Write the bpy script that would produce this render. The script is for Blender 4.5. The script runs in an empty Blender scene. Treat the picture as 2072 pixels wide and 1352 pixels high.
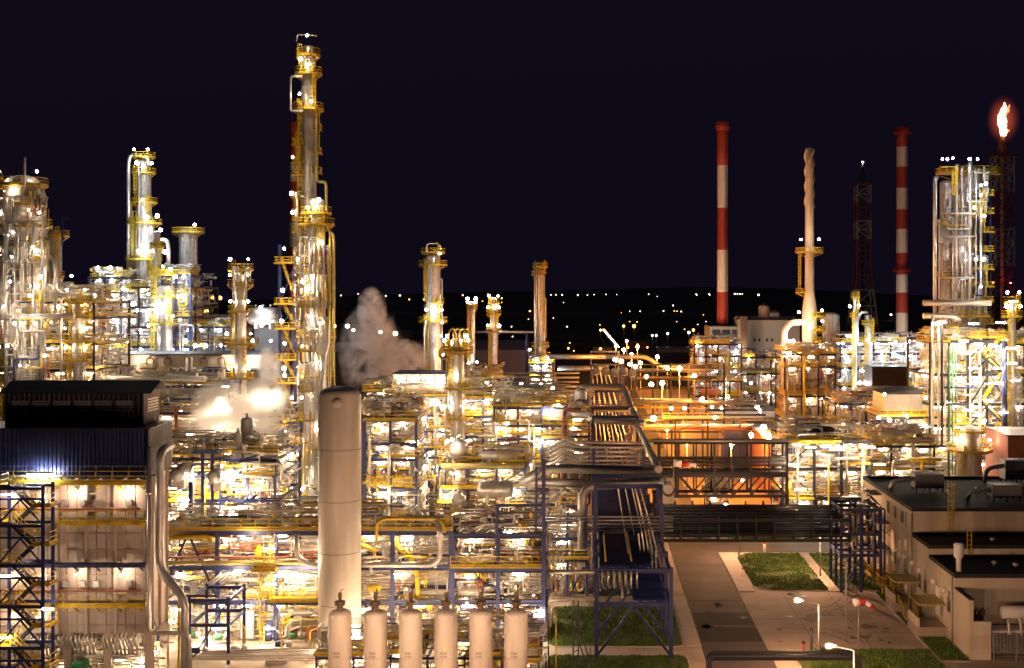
import bpy, math, random
from mathutils import Vector, Matrix, noise
random.seed(11)
R = math.radians
sc = bpy.context.scene
COLL = sc.collection

# ---------------------------------------------------------------- camera
F, PU, PV, H = 2500.0, 1190.0, 600.0, 39.0          # focal length in photo pixels, vanishing point, eye height (m)
cam = bpy.data.cameras.new('camera')
cam.sensor_width = 36.0
cam.lens = F / 2072 * 36
cam.shift_x = (1036 - PU) / 2072
cam.shift_y = -(676 - PV) / 2072
cam.clip_start, cam.clip_end = 1.0, 20000
cam_ob = bpy.data.objects.new('camera', cam)
COLL.objects.link(cam_ob)
cam_ob.location = (0, 0, H)
cam_ob.rotation_euler = (R(90), 0, 0)
sc.camera = cam_ob

# ---------------------------------------------------------------- sky, moon, exposure
world = bpy.data.worlds.new('World'); sc.world = world; world.use_nodes = True
wn, wl = world.node_tree.nodes, world.node_tree.links
wn.clear()
wo = wn.new('ShaderNodeOutputWorld'); bg = wn.new('ShaderNodeBackground'); sky = wn.new('ShaderNodeTexSky')
sky.sky_type = 'NISHITA'; sky.sun_disc = False
sky.sun_elevation = R(-4); sky.sun_rotation = R(200)
mixw = wn.new('ShaderNodeMixRGB'); mixw.blend_type = 'ADD'; mixw.inputs[0].default_value = 1
# night sky-glow above the plant: one even purple-black tone added to the last trace of dusk
mixw.inputs[2].default_value = (0.064, 0.047, 0.128, 1)
wl.new(sky.outputs[0], mixw.inputs[1]); wl.new(mixw.outputs[0], bg.inputs[0])
bg.inputs[1].default_value = 0.011
wl.new(bg.outputs[0], wo.inputs[0])
sun = bpy.data.lights.new('moon', 'SUN'); sun.energy = 0.004; sun.angle = R(0.5); sun.color = (1, .93, .85)
sun_ob = bpy.data.objects.new('moon', sun); COLL.objects.link(sun_ob); sun_ob.rotation_euler = (R(50), 0, R(-160))
sc.view_settings.view_transform = 'Standard'; sc.view_settings.look = 'None'
sc.view_settings.exposure = 2.6; sc.view_settings.gamma = 1.0
try: sc.view_settings.use_curve_mapping = False
except Exception: pass
cy = sc.cycles
cy.use_denoising = True
cy.denoiser = 'OPENIMAGEDENOISE'; cy.denoising_prefilter = 'ACCURATE'; cy.denoising_input_passes = 'RGB_ALBEDO_NORMAL'
cy.use_adaptive_sampling = False
cy.light_sampling_threshold = 0.0
cy.max_bounces = 4; cy.diffuse_bounces = 2; cy.glossy_bounces = 2; cy.transmission_bounces = 2; cy.volume_bounces = 2
cy.sample_clamp_indirect = 1.0
cy.caustics_reflective = False; cy.caustics_refractive = False
cy.use_light_tree = True
cy.volume_step_rate = 2.0
LM = 1.0                                             # all lamps together

# ---------------------------------------------------------------- photo pixel + depth -> metres
def X(u, Y): return (u - PU) / F * Y
def Z(v, Y): return H + (PV - v) / F * Y
def P(u, v, Y): return Vector((X(u, Y), Y, Z(v, Y)))
def GY(v): return H * F / (v - PV)                   # depth of the ground under pixel row v
def M_(px, Y): return px * Y / F                     # pixels to metres at depth Y

# ---------------------------------------------------------------- materials
MAT = {}
def mat(name, col, rough=.6, metal=0.0, var=.25, scale=.6, bump=0.0, bscale=8, streak=False, spec=.5):
    m = bpy.data.materials.new(name); m.use_nodes = True
    nt = m.node_tree; n, l = nt.nodes, nt.links
    b = n['Principled BSDF']
    b.inputs['Roughness'].default_value = rough; b.inputs['Metallic'].default_value = metal
    b.inputs['Specular IOR Level'].default_value = spec
    tc = n.new('ShaderNodeNewGeometry')
    mp = n.new('ShaderNodeMapping'); l.new(tc.outputs['Position'], mp.inputs[0])
    if streak: mp.inputs['Scale'].default_value = (1, 1, .12)
    nz = n.new('ShaderNodeTexNoise'); nz.inputs['Scale'].default_value = scale; nz.inputs['Detail'].default_value = 5
    l.new(mp.outputs[0], nz.inputs['Vector'])
    cr = n.new('ShaderNodeValToRGB')
    cr.color_ramp.elements[0].position = .3; cr.color_ramp.elements[1].position = .72
    d = [max(0, c * (1 - var)) for c in col]; e = [min(1, c * (1 + var * .6)) for c in col]
    cr.color_ramp.elements[0].color = (*d, 1); cr.color_ramp.elements[1].color = (*e, 1)
    l.new(nz.outputs[0], cr.inputs[0]); l.new(cr.outputs[0], b.inputs['Base Color'])
    mr = n.new('ShaderNodeMapRange'); mr.inputs[3].default_value = max(.05, rough - .12); mr.inputs[4].default_value = min(1, rough + .12)
    l.new(nz.outputs[0], mr.inputs[0]); l.new(mr.outputs[0], b.inputs['Roughness'])
    if bump:
        n2 = n.new('ShaderNodeTexNoise'); n2.inputs['Scale'].default_value = bscale; n2.inputs['Detail'].default_value = 4
        l.new(tc.outputs['Position'], n2.inputs['Vector'])
        bp = n.new('ShaderNodeBump'); bp.inputs['Strength'].default_value = bump; bp.inputs['Distance'].default_value = .05
        l.new(n2.outputs[0], bp.inputs['Height']); l.new(bp.outputs[0], b.inputs['Normal'])
    MAT[name] = m
    return m
mat('steel_blue', (.018, .030, .135), .5, 0, .35, 1.2, streak=True)
mat('steel_dark', (.022, .022, .032), .55, 0, .3, 1.5, spec=.3)
mat('yellow', (.66, .42, .006), .5, 0, .3, 1.5)
mat('silver', (.60, .56, .52), .34, .6, .22, .9, .15, 3)
mat('silver2', (.44, .41, .38), .40, .55, .25, .9, .15, 3)
mat('cream', (.52, .44, .36), .6, 0, .25, .6, streak=True)
mat('tank_white', (.64, .55, .46), .45, 0, .24, .8, streak=True)
mat('rust', (.30, .09, .04), .7, 0, .4, 2)
mat('red_paint', (.42, .05, .03), .55, 0, .25, .3, streak=True)
mat('white_paint', (.80, .74, .70), .55, 0, .16, .3, streak=True)
mat('lattice_red', (.13, .022, .015), .6, 0, .25, .5)
mat('lattice_white', (.26, .24, .23), .6, 0, .2, .5)
mat('green_paint', (.02, .15, .05), .5, 0, .3, 1)
mat('tray_blue', (.016, .034, .20), .75, 0, .3, .8, spec=.15)
mat('pipe_dark', (.075, .065, .06), .4, .3, .3, 1)
mat('clad_blue', (.045, .055, .15), .38, .35, .25, .4, streak=True)
mat('clad_dark', (.030, .026, .036), .5, .2, .3, .5, streak=True)
mat('clad_grey', (.20, .19, .20), .6, 0, .2, .3, streak=True)
mat('clad_violet', (.10, .085, .16), .6, 0, .15, .2, streak=True)
mat('furnace', (.58, .46, .38), .55, .15, .25, .5, streak=True)
mat('stucco', (.58, .48, .36), .85, 0, .18, .35, .2, 10, streak=True)
mat('beige_metal', (.40, .36, .30), .6, 0, .15, .3, streak=True)
mat('brick_red', (.32, .10, .05), .8, 0, .25, .6)
mat('roof_black', (.025, .022, .024), .85, 0, .35, .5, .2, 4)
mat('concrete', (.37, .29, .23), .85, 0, .38, .16, .2, 4)
mat('kerb', (.40, .34, .29), .85, 0, .15, .8)
mat('asphalt', (.07, .055, .056), .8, 0, .5, .18, .3, 6, spec=.2)
mat('asphalt_patch', (.016, .014, .015), .85, 0, .5, .35, .3, 6, spec=.2)
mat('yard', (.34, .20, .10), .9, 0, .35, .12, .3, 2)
mat('plant_floor', (.40, .33, .26), .85, 0, .3, .2, .2, 3)
mat('ground', (.020, .018, .016), .95, 0, .4, .01)
mat('hill', (.012, .011, .013), .95, 0, .3, .004)
mat('soil', (.05, .065, .015), .95, 0, .3, .5)
mat('grass', (.085, .15, .016), .8, 0, .45, .9)
mat('grating', (.10, .09, .07), .6, .3, .3, 2)
mat('glass_dark', (.02, .025, .035), .08, 0, .1, 1)
mat('black', (.012, .012, .014), .6, 0, .2, 2)
mat('red_bright', (.50, .03, .02), .5, 0, .2, 2)
mat('grey_paint', (.30, .29, .28), .5, .1, .2, 1)
mat('brown_duct', (.13, .075, .05), .5, .3, .25, .5)
mat('canopy', (.42, .34, .10), .5, 0, .2, 1)

def emis(name, col, s):
    m = bpy.data.materials.new(name); m.use_nodes = True
    n, l = m.node_tree.nodes, m.node_tree.links
    n.clear(); o = n.new('ShaderNodeOutputMaterial'); e = n.new('ShaderNodeEmission')
    e.inputs[0].default_value = (*col, 1); e.inputs[1].default_value = s
    l.new(e.outputs[0], o.inputs[0])
    m.cycles.emission_sampling = 'FRONT'
    MAT[name] = m
WARM, COOL, ORNG = (1, .72, .45), (.84, .91, 1), (1, .36, .05)
for nm, c, k in (('warm', WARM, 58), ('cool', COOL, 30), ('orange', ORNG, 230), ('white', (1, .80, .58), 44)):
    emis('lamp_' + nm, c, k * LM)
    emis('lamp_' + nm + '_far', c, (2.2 if nm != 'orange' else 2.6) * LM)
    emis('lamp_' + nm + '_low', c, k * .8 * LM)

# ---------------------------------------------------------------- mesh builder
class MB:
    def __init__(s): s.v = []; s.f = []; s.s = []
    def quad(s, a, b, c, d, sm=False):
        i = len(s.v); s.v += [tuple(a), tuple(b), tuple(c), tuple(d)]; s.f.append((i, i+1, i+2, i+3)); s.s.append(sm)
    def box(s, x0, x1, y0, y1, z0, z1):
        i = len(s.v)
        s.v += [(x0,y0,z0),(x1,y0,z0),(x1,y1,z0),(x0,y1,z0),(x0,y0,z1),(x1,y0,z1),(x1,y1,z1),(x0,y1,z1)]
        for q in ((0,3,2,1),(4,5,6,7),(0,1,5,4),(1,2,6,5),(2,3,7,6),(3,0,4,7)):
            s.f.append(tuple(i+k for k in q)); s.s.append(False)
        return s
    def bar(s, p, q, w, h=None):
        p, q = Vector(p), Vector(q); h = h or w
        d = q - p
        if d.length < 1e-6: return s
        d.normalize()
        up = Vector((0,0,1)) if abs(d.z) < .9 else Vector((0,1,0))
        a = d.cross(up).normalized() * w / 2; b = a.cross(d).normalized() * h / 2
        i = len(s.v)
        for c in (p, q):
            for e in (-a-b, a-b, a+b, -a+b): s.v.append(tuple(c+e))
        for k in ((3,2,1,0),(4,5,6,7),(0,1,5,4),(1,2,6,5),(2,3,7,6),(3,0,4,7)):
            s.f.append(tuple(i+j for j in k)); s.s.append(False)
        return s
    def tube(s, pts, r, n=8, caps=True):
        pts = [Vector(p) for p in pts]
        if len(pts) < 2: return s
        d0 = (pts[1]-pts[0]).normalized()
        a = d0.orthogonal().normalized()
        base = len(s.v); m = len(pts)
        for i, p in enumerate(pts):
            if i == 0: t = d0
            elif i == m-1: t = (pts[i]-pts[i-1]).normalized()
            else:
                t = ((pts[i]-pts[i-1]).normalized() + (pts[i+1]-pts[i]).normalized())
                t = t.normalized() if t.length > 1e-6 else (pts[i+1]-pts[i]).normalized()
            a = (a - t*a.dot(t))
            a = a.normalized() if a.length > 1e-6 else t.orthogonal().normalized()
            b = t.cross(a)
            k = 1.0
            if 0 < i < m-1:
                c = (pts[i]-pts[i-1]).normalized().dot(t); k = 1/max(.6, c)
            rr = r[i] if isinstance(r, (list, tuple)) else r
            for j in range(n):
                an = 2*math.pi*j/n
                s.v.append(tuple(p + (a*math.cos(an) + b*math.sin(an))*rr*(k if k < 1.1 else 1.12)))
        for i in range(m-1):
            for j in range(n):
                s.f.append((base+i*n+j, base+i*n+(j+1)%n, base+(i+1)*n+(j+1)%n, base+(i+1)*n+j)); s.s.append(True)
        if caps:
            s.f.append(tuple(base+j for j in reversed(range(n)))); s.s.append(False)
            s.f.append(tuple(base+(m-1)*n+j for j in range(n))); s.s.append(False)
        return s
    def lathe(s, prof, cx, cy, n=20, close=True):
        base = len(s.v); m = len(prof)
        sm = [not (abs(b[1]-a[1]) < .2 and abs(b[0]-a[0]) < .13) for a, b in zip(prof, prof[1:])]
        for r, z in prof:
            for j in range(n):
                an = 2*math.pi*(j+.5)/n
                s.v.append((cx + r*math.cos(an), cy + r*math.sin(an), z))
        for i in range(m-1):
            for j in range(n):
                s.f.append((base+i*n+j, base+i*n+(j+1)%n, base+(i+1)*n+(j+1)%n, base+(i+1)*n+j)); s.s.append(sm[i])
        if close:
            s.f.append(tuple(base+j for j in reversed(range(n)))); s.s.append(False)
            s.f.append(tuple(base+(m-1)*n+j for j in range(n))); s.s.append(False)
        return s
    def lathe_axis(s, prof, p, d, n=16):
        """profile (r, t) along direction d from p"""
        d = Vector(d).normalized(); a = d.orthogonal().normalized(); b = d.cross(a); p = Vector(p)
        base = len(s.v); m = len(prof)
        sm = [not (abs(b[1]-a[1]) < .2 and abs(b[0]-a[0]) < .13) for a, b in zip(prof, prof[1:])]
        for r, t in prof:
            for j in range(n):
                an = 2*math.pi*(j+.5)/n
                s.v.append(tuple(p + d*t + (a*math.cos(an)+b*math.sin(an))*r))
        for i in range(m-1):
            for j in range(n):
                s.f.append((base+i*n+j, base+i*n+(j+1)%n, base+(i+1)*n+(j+1)%n, base+(i+1)*n+j)); s.s.append(sm[i])
        s.f.append(tuple(base+j for j in reversed(range(n)))); s.s.append(False)
        s.f.append(tuple(base+(m-1)*n+j for j in range(n))); s.s.append(False)
        return s
    def rail(s, pts, t=.06, h=1.1, step=1.6, toe=True, closed=False):
        """handrail along a path of deck points"""
        pts = [Vector(p) for p in pts]
        if closed: pts = pts + [pts[0]]
        for p, q in zip(pts, pts[1:]):
            L = (q-p).length
            if L < .05: continue
            k = max(1, round(L/step))
            for i in range(k+1):
                c = p.lerp(q, i/k); s.bar(c, c+Vector((0,0,h)), t)
            up = Vector((0,0,h))
            s.bar(p+up, q+up, t); s.bar(p+up*.52, q+up*.52, t*.8)
            if toe: s.bar(p+Vector((0,0,.1)), q+Vector((0,0,.1)), t*.5, .22)
        return s
def elbow(pts, rad, k=4):
    """round the corners of a polyline"""
    pts = [Vector(p) for p in pts]; out = [pts[0]]
    for a, b, c in zip(pts, pts[1:], pts[2:]):
        d1, d2 = (a-b), (c-b)
        r = min(rad, d1.length*.49, d2.length*.49)
        p1, p2 = b + d1.normalized()*r, b + d2.normalized()*r
        for i in range(k+1):
            t = i/k; out.append(p1*(1-t)**2 + b*2*t*(1-t) + p2*t*t)
    out.append(pts[-1]); return out

ORIG = {}
def build(name, mb, m, parent=None, loc=None):
    """link the collected shapes as ONE mesh object; coordinates are metres in the world"""
    if parent is not None: o3 = ORIG[parent.name]
    else: o3 = Vector(loc) if loc is not None else Vector((0,0,0))
    me = bpy.data.meshes.new(name)
    me.from_pydata([(a-o3.x, b-o3.y, c-o3.z) for a, b, c in mb.v], [], mb.f)
    me.polygons.foreach_set('use_smooth', mb.s)
    me.materials.append(MAT[m]); me.update()
    ob = bpy.data.objects.new(name, me); COLL.objects.link(ob)
    if parent is not None: ob.parent = parent
    else: ob.location = o3
    ORIG[ob.name] = o3
    return ob
def tag(o, label, cat, group=None):
    o['label'] = label; o['category'] = cat
    if group: o['group'] = group
    return o
def thing(name, label, cat, loc, group=None):
    o = bpy.data.objects.new(name, None); COLL.objects.link(o)
    o.location = loc; o.empty_display_size = .3
    ORIG[o.name] = Vector(loc)
    return tag(o, label, cat, group)
def struct(o): o['kind'] = 'structure'; return o
def stuff(o): o['kind'] = 'stuff'; return o
def single(name, mb, m, label, cat, loc, group=None):
    return tag(build(name, mb, m, None, loc), label, cat, group)

UNIT = {}
def ibeam_mesh(m):
    if ('i', m) not in UNIT:
        t, f = .18, .14
        prof = [(-.5,-.5),(.5,-.5),(.5,-.5+f),(t/2,-.5+f),(t/2,.5-f),(.5,.5-f),(.5,.5),(-.5,.5),(-.5,.5-f),(-t/2,.5-f),(-t/2,-.5+f),(-.5,-.5+f)]
        n = len(prof)
        v = [(x,y,0) for x,y in prof] + [(x,y,1) for x,y in prof]
        f_ = [(i,(i+1)%n,n+(i+1)%n,n+i) for i in range(n)] + [tuple(reversed(range(n))), tuple(range(n,2*n))]
        me = bpy.data.meshes.new('steel_section'); me.from_pydata(v, [], f_); me.materials.append(MAT[m]); UNIT[('i', m)] = me
    return UNIT[('i', m)]
def steel(name, p, q, w, h, m, parent):
    """one rolled-steel member from p to q, a part of parent"""
    p, q = Vector(p), Vector(q); d = q-p; L = d.length
    if L < 1e-4: return
    d.normalize()
    up = Vector((0,0,1)) if abs(d.z) < .9 else Vector((0,1,0))
    a = d.cross(up).normalized(); b = a.cross(d).normalized()
    ob = bpy.data.objects.new(name, ibeam_mesh(m)); COLL.objects.link(ob)
    ob.parent = parent
    mt = Matrix(((a.x, b.x, d.x, 0), (a.y, b.y, d.y, 0), (a.z, b.z, d.z, 0), (0,0,0,1)))
    o3 = ORIG[parent.name]
    ob.matrix_local = Matrix.Translation(p - o3) @ mt @ Matrix.Diagonal((w, h, L, 1))
    return ob
def path_u(*pts): return [P(*p) for p in pts]
emis('lamp_flood', (1, .76, .54), 80 * LM)
emis('lamp_street', (1, .52, .27), 560 * LM)
emis('lamp_road', (1, .62, .39), 540 * LM)
emis('lamp_redlamp', (1,.05,.03), 12)

# ================================================================ kit of plant pieces
# ---- lamps -------------------------------------------------------
LAMPS = {}
def _bulb_mesh(kind, colour, size):
    key = (kind, colour, round(size, 2))
    if key in LAMPS: return LAMPS[key]
    mb = MB()
    if kind == 'tube':
        mb.box(-.75*size, .75*size, -.11*size, .11*size, -.1*size, .08*size)
    else:
        t = (1+5**.5)/2; k = size/(1+t*t)**.5
        vs = [(-1,t,0),(1,t,0),(-1,-t,0),(1,-t,0),(0,-1,t),(0,1,t),(0,-1,-t),(0,1,-t),(t,0,-1),(t,0,1),(-t,0,-1),(-t,0,1)]
        fs = [(0,11,5),(0,5,1),(0,1,7),(0,7,10),(0,10,11),(1,5,9),(5,11,4),(11,10,2),(10,7,6),(7,1,8),(3,9,4),(3,4,2),(3,2,6),(3,6,8),(3,8,9),(4,9,5),(2,4,11),(6,2,10),(8,6,7),(9,8,1)]
        mb.v = [(a*k, b*k, c*k) for a, b, c in vs]; mb.f = fs; mb.s = [True]*20
    me = bpy.data.meshes.new('bulb'); me.from_pydata(mb.v, [], mb.f); me.polygons.foreach_set('use_smooth', mb.s)
    me.materials.append(MAT['lamp_'+colour]); LAMPS[key] = me
    return me
def _housing_mesh(kind, size):
    key = ('h', kind, round(size, 2))
    if key in LAMPS: return LAMPS[key]
    mb = MB()
    if kind == 'tube':
        mb.box(-.8*size, .8*size, -.13*size, .13*size, .09*size, .2*size)
        mb.bar((-.5*size, 0, .2*size), (-.5*size, .35*size, .5*size), .05); mb.bar((.5*size, 0, .2*size), (.5*size, .35*size, .5*size), .05)
    else:
        mb.lathe([(.25*size, 1.02*size), (1.15*size, 1.02*size), (.8*size, 1.35*size), (.2*size, 1.5*size)], 0, 0, 8)
        mb.bar((0, 0, 1.4*size), (0, .3, 1.4*size+.35), .06)
    me = bpy.data.meshes.new('housing'); me.from_pydata(mb.v, [], mb.f); me.materials.append(MAT['grey_paint']); LAMPS[key] = me
    return me
NL = 0; HID = {}
def lamp(p, where, kind='tube', colour='warm', size=1.0, group=None, parts=True, hidden=False):
    """one light fitting; `where` completes its label"""
    global NL; NL += 1
    p = Vector(p)
    if kind != 'tube': size = max(.1, round(size*random.choice((.6, .7, .8, .9, 1.0)), 2))
    word = {'warm': 'warm white', 'cool': 'cold white', 'orange': 'orange sodium', 'white': 'white', 'flood': 'bright white', 'redlamp': 'red'}[colour.split('_')[0]]
    label = ('glowing %s tube lamp %s' if kind == 'tube' else 'glowing %s round lamp %s') % (word, where)
    nm = 'tube_lamp' if kind == 'tube' else 'distant_lamp' if 'far' in colour else 'cold_round_lamp' if colour == 'cool' else 'round_lamp'  # cold round lamps are the same fitting as the warm ones
    if hidden:
        HID.setdefault(colour, []).append((p, size, kind)); return
    if parts:
        t = thing(nm, label, 'lamp', p, group or 'lamps ' + where)
        for n2, me in (('bulb', _bulb_mesh(kind, colour, size)), ('housing', _housing_mesh(kind, size))):
            o = bpy.data.objects.new(n2, me); COLL.objects.link(o); o.parent = t
        return t
    o = bpy.data.objects.new(nm, _bulb_mesh(kind, colour, size)); COLL.objects.link(o); o.location = p
    return tag(o, label, 'lamp', group or 'lamps ' + where)
def lamps_px(lst, where, kind='ball', colour='warm', size=.35, parts=False):
    for u, v, Y in lst: lamp(P(u, v, Y), where, kind, colour, size, parts=parts)

# ---- pipes -------------------------------------------------------
def pipe(pts, d, m, label, group=None, parent=None, rad=None, n=10, flanges=True):
    mb = MB(); pts = [Vector(p) for p in pts]
    mb.tube(elbow(pts, rad or d*1.4), d/2, n)
    if flanges:
        for a, b in zip(pts, pts[1:]):
            L = (b-a).length; k = int(L // 9)
            for i in range(k):
                c = a.lerp(b, (i+.5)/max(1, k)); dr = (b-a).normalized()
                mb.lathe_axis([(d*.56, -.06), (d*.56, .06)], c, dr, n)
    if parent is not None:
        return build('pipe', mb, m, parent)
    return tag(build('pipe', mb, m, None, pts[0]), label, 'pipe', group)
PMATS = [('silver', .46), ('cream', .24), ('yellow', .11), ('silver2', .10), ('steel_blue', .05), ('rust', .04)]
def pick(rg):
    x = rg.random()
    for m, w in PMATS:
        x -= w
        if x <= 0: return m
    return 'silver'
def piping(box, n, parent, seed, rmin=.07, rmax=.2, cool=False, vert=.5):
    """dense small-bore pipework inside a box: too fine to pick apart, one mesh per paint"""
    rg = random.Random(seed); x0, x1, y0, y1, z0, z1 = box; by = {}
    for _ in range(n):
        m = pick(rg)
        mb = by.setdefault(m, MB())
        p = Vector((rg.uniform(x0, x1), y0 + (y1-y0)*rg.random()**1.6, rg.uniform(z0, z1)))
        r = rmin + (rmax-rmin)*rg.random()**2
        pts = [p.copy()]; last = -1
        for k in range(rg.choice((1, 2, 2, 3, 4))):
            ax = 2 if (last != 2 and rg.random() < vert) else rg.choice((0, 0, 0, 1))
            if ax == last: ax = 0 if last == 2 else 2
            last = ax
            span = (x1-x0, y1-y0, z1-z0)[ax]
            L = rg.uniform(.12, .55)*min(span, 12)*rg.choice((-1, 1))
            q = pts[-1].copy(); q[ax] += L
            q[ax] = min(max(q[ax], (x0,y0,z0)[ax]), (x1,y1,z1)[ax])
            if (q-pts[-1]).length < .35: continue
            pts.append(q)
        if len(pts) < 2: continue
        reps = rg.choice((1, 1, 1, 2, 3, 4)) if r < .12 else 1
        for j in range(reps):
            off = Vector((j*r*3.4, -j*r*.5, j*r*3.4 if last == 0 else 0))
            mb.tube(elbow([q+off for q in pts], r*2.2, 2), r, 6)
            if rg.random() < .3:                     # a valve with its hand-wheel
                c = pts[0].lerp(pts[1], .5) + off; dd = (pts[1]-pts[0]).normalized()
                mb.lathe_axis([(r*1.9, -.16), (r*1.9, .16)], c, dd, 6)
                mb.bar(c, c+Vector((0, -.45, .12)), .06); mb.lathe_axis([(.2, 0), (.2, .06)], c+Vector((0, -.45, .12)), (0, 1, .1), 8)
    for m, mb in by.items():
        if mb.v: stuff(build('small_piping', mb, m, parent))
def clutter(box, n, parent, seed):
    """small drums, instrument boxes and cabinets on a deck, joined as one mesh per paint"""
    rg = random.Random(seed); x0, x1, y0, y1, z0, z1 = box; by = {}
    for _ in range(n):
        m = rg.choice(('cream', 'silver', 'silver2', 'grey_paint', 'yellow', 'cream'))
        mb = by.setdefault(m, MB()); x = rg.uniform(x0, x1); y = rg.uniform(y0, y1); k = rg.random()
        h = min(z1-z0, rg.uniform(.8, 2.4))
        if k < .4:
            r = rg.uniform(.2, .5); mb.lathe([(r*.3, z0), (r, z0+.25), (r, z0+h-.3), (r*.7, z0+h-.08), (.08, z0+h)], x, y, 10)
        elif k < .7:
            r = rg.uniform(.25, .5); L = rg.uniform(1, 2.6); zz = z0+r+.35
            mb.lathe_axis([(r*.4, 0), (r*.9, .12), (r, .3), (r, L-.3), (r*.9, L-.12), (r*.4, L)], (x-L/2, y, zz), (1, 0, 0), 10)
            mb.box(x-L*.3, x-L*.2, y-r*.7, y+r*.7, z0, zz-r*.5); mb.box(x+L*.2, x+L*.3, y-r*.7, y+r*.7, z0, zz-r*.5)
        else:
            w = rg.uniform(.3, .8); mb.box(x-w/2, x+w/2, y-.2, y+.2, z0+.3, z0+min(h, 1.7)); mb.box(x-.05, x+.05, y-.05, y+.05, z0, z0+.3)
    for m, mb in by.items():
        if mb.v: stuff(build('small_equipment', mb, m, parent))

# ---- decks, frames, stairs ---------------------------------------
def deck(parent, x0, x1, y0, y1, z, rt=.07, sides='fblr', mrail='yellow', toe=True, mdeck='grating', thick=.16):
    mb = MB(); yy = y0                                # open grating: bars with gaps, so light falls through
    while yy < y1-.05:
        mb.box(x0, x1, yy, min(y1, yy+.2), z-.05, z); yy += .42
    pl = build('platform', mb, mdeck, parent)
    e = MB(); o = .012
    if 'f' in sides: e.box(x0, x1, y0-.07, y0-o, z-.2, z+.02)
    if 'l' in sides: e.box(x0-.07, x0-o, y0, y1, z-.2, z+.02)
    if 'r' in sides: e.box(x1+o, x1+.07, y0, y1, z-.2, z+.02)
    if e.v: build('edge_channel', e, 'deck_yellow' if mrail == 'yellow' else mrail, pl)
    r = MB(); i = .08
    A, B, C, D = (x0+i, y0+i, z), (x1-i, y0+i, z), (x1-i, y1-i, z), (x0+i, y1-i, z)
    if 'f' in sides: r.rail([A, B], rt, toe=toe)
    if 'r' in sides: r.rail([B, C], rt, toe=toe)
    if 'b' in sides: r.rail([C, D], rt, toe=toe)
    if 'l' in sides: r.rail([D, A], rt, toe=toe)
    if r.v: build('railing', r, mrail, pl)
    return pl
def frame(name, label, cat, box, levels, nx, ny=1, m='steel_blue', w=.32, zb=0, decks=None, rails='fblr', braces=(), rt=None,
          mrail='yellow', top=0, mdeck='grating', group=None, broken=False):
    """open steel structure: posts, beams, braces, decks with handrails"""
    x0, x1, y0, y1 = box
    t = thing(name, label, cat, ((x0+x1)/2, (y0+y1)/2, zb), group)
    rt = rt or max(.07, .00046*y0)
    xs = [x0+(x1-x0)*i/nx for i in range(nx+1)]; ys = [y0+(y1-y0)*i/ny for i in range(ny+1)]
    zt = max(levels)+top
    for x in xs:
        for y in ys:
            steel('post', (x, y, zb), (x, y, zt), w, w, m, t)
    for z in levels:
        for y in ys: steel('beam', (x0, y, z-.36), (x1, y, z-.36), w*.7, w*1.2, m, t)
        for x in xs: steel('beam', (x, y0+w*.5, z-.40), (x, y1-w*.5, z-.40), w*.7, w*1.1, m, t)
    for (bay, l0, l1, kind) in braces:
        xa, xb = xs[bay], xs[bay+1]; za = zb if l0 < 0 else levels[l0]; zc = levels[l1]
        ya = y0 - .01
        if kind in '/x': steel('brace', (xa, ya, za), (xb, ya, zc-.4), w*.5, w*.5, m, t)
        if kind in '\\x': steel('brace', (xb, ya+.2, za), (xa, ya+.2, zc-.4), w*.5, w*.5, m, t)
        if kind == '^':
            mx = (xa+xb)/2
            steel('brace', (xa, ya, za), (mx, ya, zc-.4), w*.5, w*.5, m, t); steel('brace', (xb, ya, za), (mx, ya, zc-.4), w*.5, w*.5, m, t)
    for i, z in enumerate(levels):
        if decks is not None and i not in decks: continue
        if not broken: deck(t, x0-.3, x1+.3, y0-.35, y1+.3, z+.16, rt, rails, mrail, mdeck=mdeck); continue
        rb = random.Random(int(x0*13+z*7)); b = 0
        while b < nx:                                 # decks in separate runs of different depth, as the equipment needs
            k = rb.choice((1, 1, 2)); k = min(k, nx-b)
            if rb.random() < .8:
                ya = y0-rb.choice((.35, .35, 1.1, -1.2)); yb = y1+.3-rb.choice((0, .3, .45))*(y1-y0)
                deck(t, xs[b]-.3*(b == 0)+.05, xs[b+k]+.3*(b+k == nx)-.05, ya, max(yb, ya+1.5), z+.16+rb.choice((0, 0, .5, -.4)), rt, rails, mrail, mdeck=mdeck)
            b += k
    return t
def flight(parent, p, q, width=.9, m='steel_dark', mrail='yellow', rt=.06, axis='y'):
    """stair flight from p (low) to q (high), width across"""
    p, q = Vector(p), Vector(q); s = MB(); o = Vector((0, width, 0)) if axis == 'y' else Vector((width, 0, 0))
    s.bar(p, q, .08, .3); s.bar(p+o, q+o, .08, .3)
    k = max(3, int(abs(q.z-p.z)/.24))
    for i in range(k):
        c = p.lerp(q, (i+.5)/k)
        s.bar(c+o*.05, c+o*.95, .26, .05)
    f = build('stair_flight', s, m, parent)
    r = MB(); up = Vector((0, 0, 1.05))
    for oo in (Vector((0, 0, 0)), o):
        r.bar(p+oo+up, q+oo+up, rt); r.bar(p+oo+up*.55, q+oo+up*.55, rt*.8)
        for i in range(4):
            c = p.lerp(q, i/3)+oo; r.bar(c, c+up, rt)
    build('railing', r, mrail, f)
    return f
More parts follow.
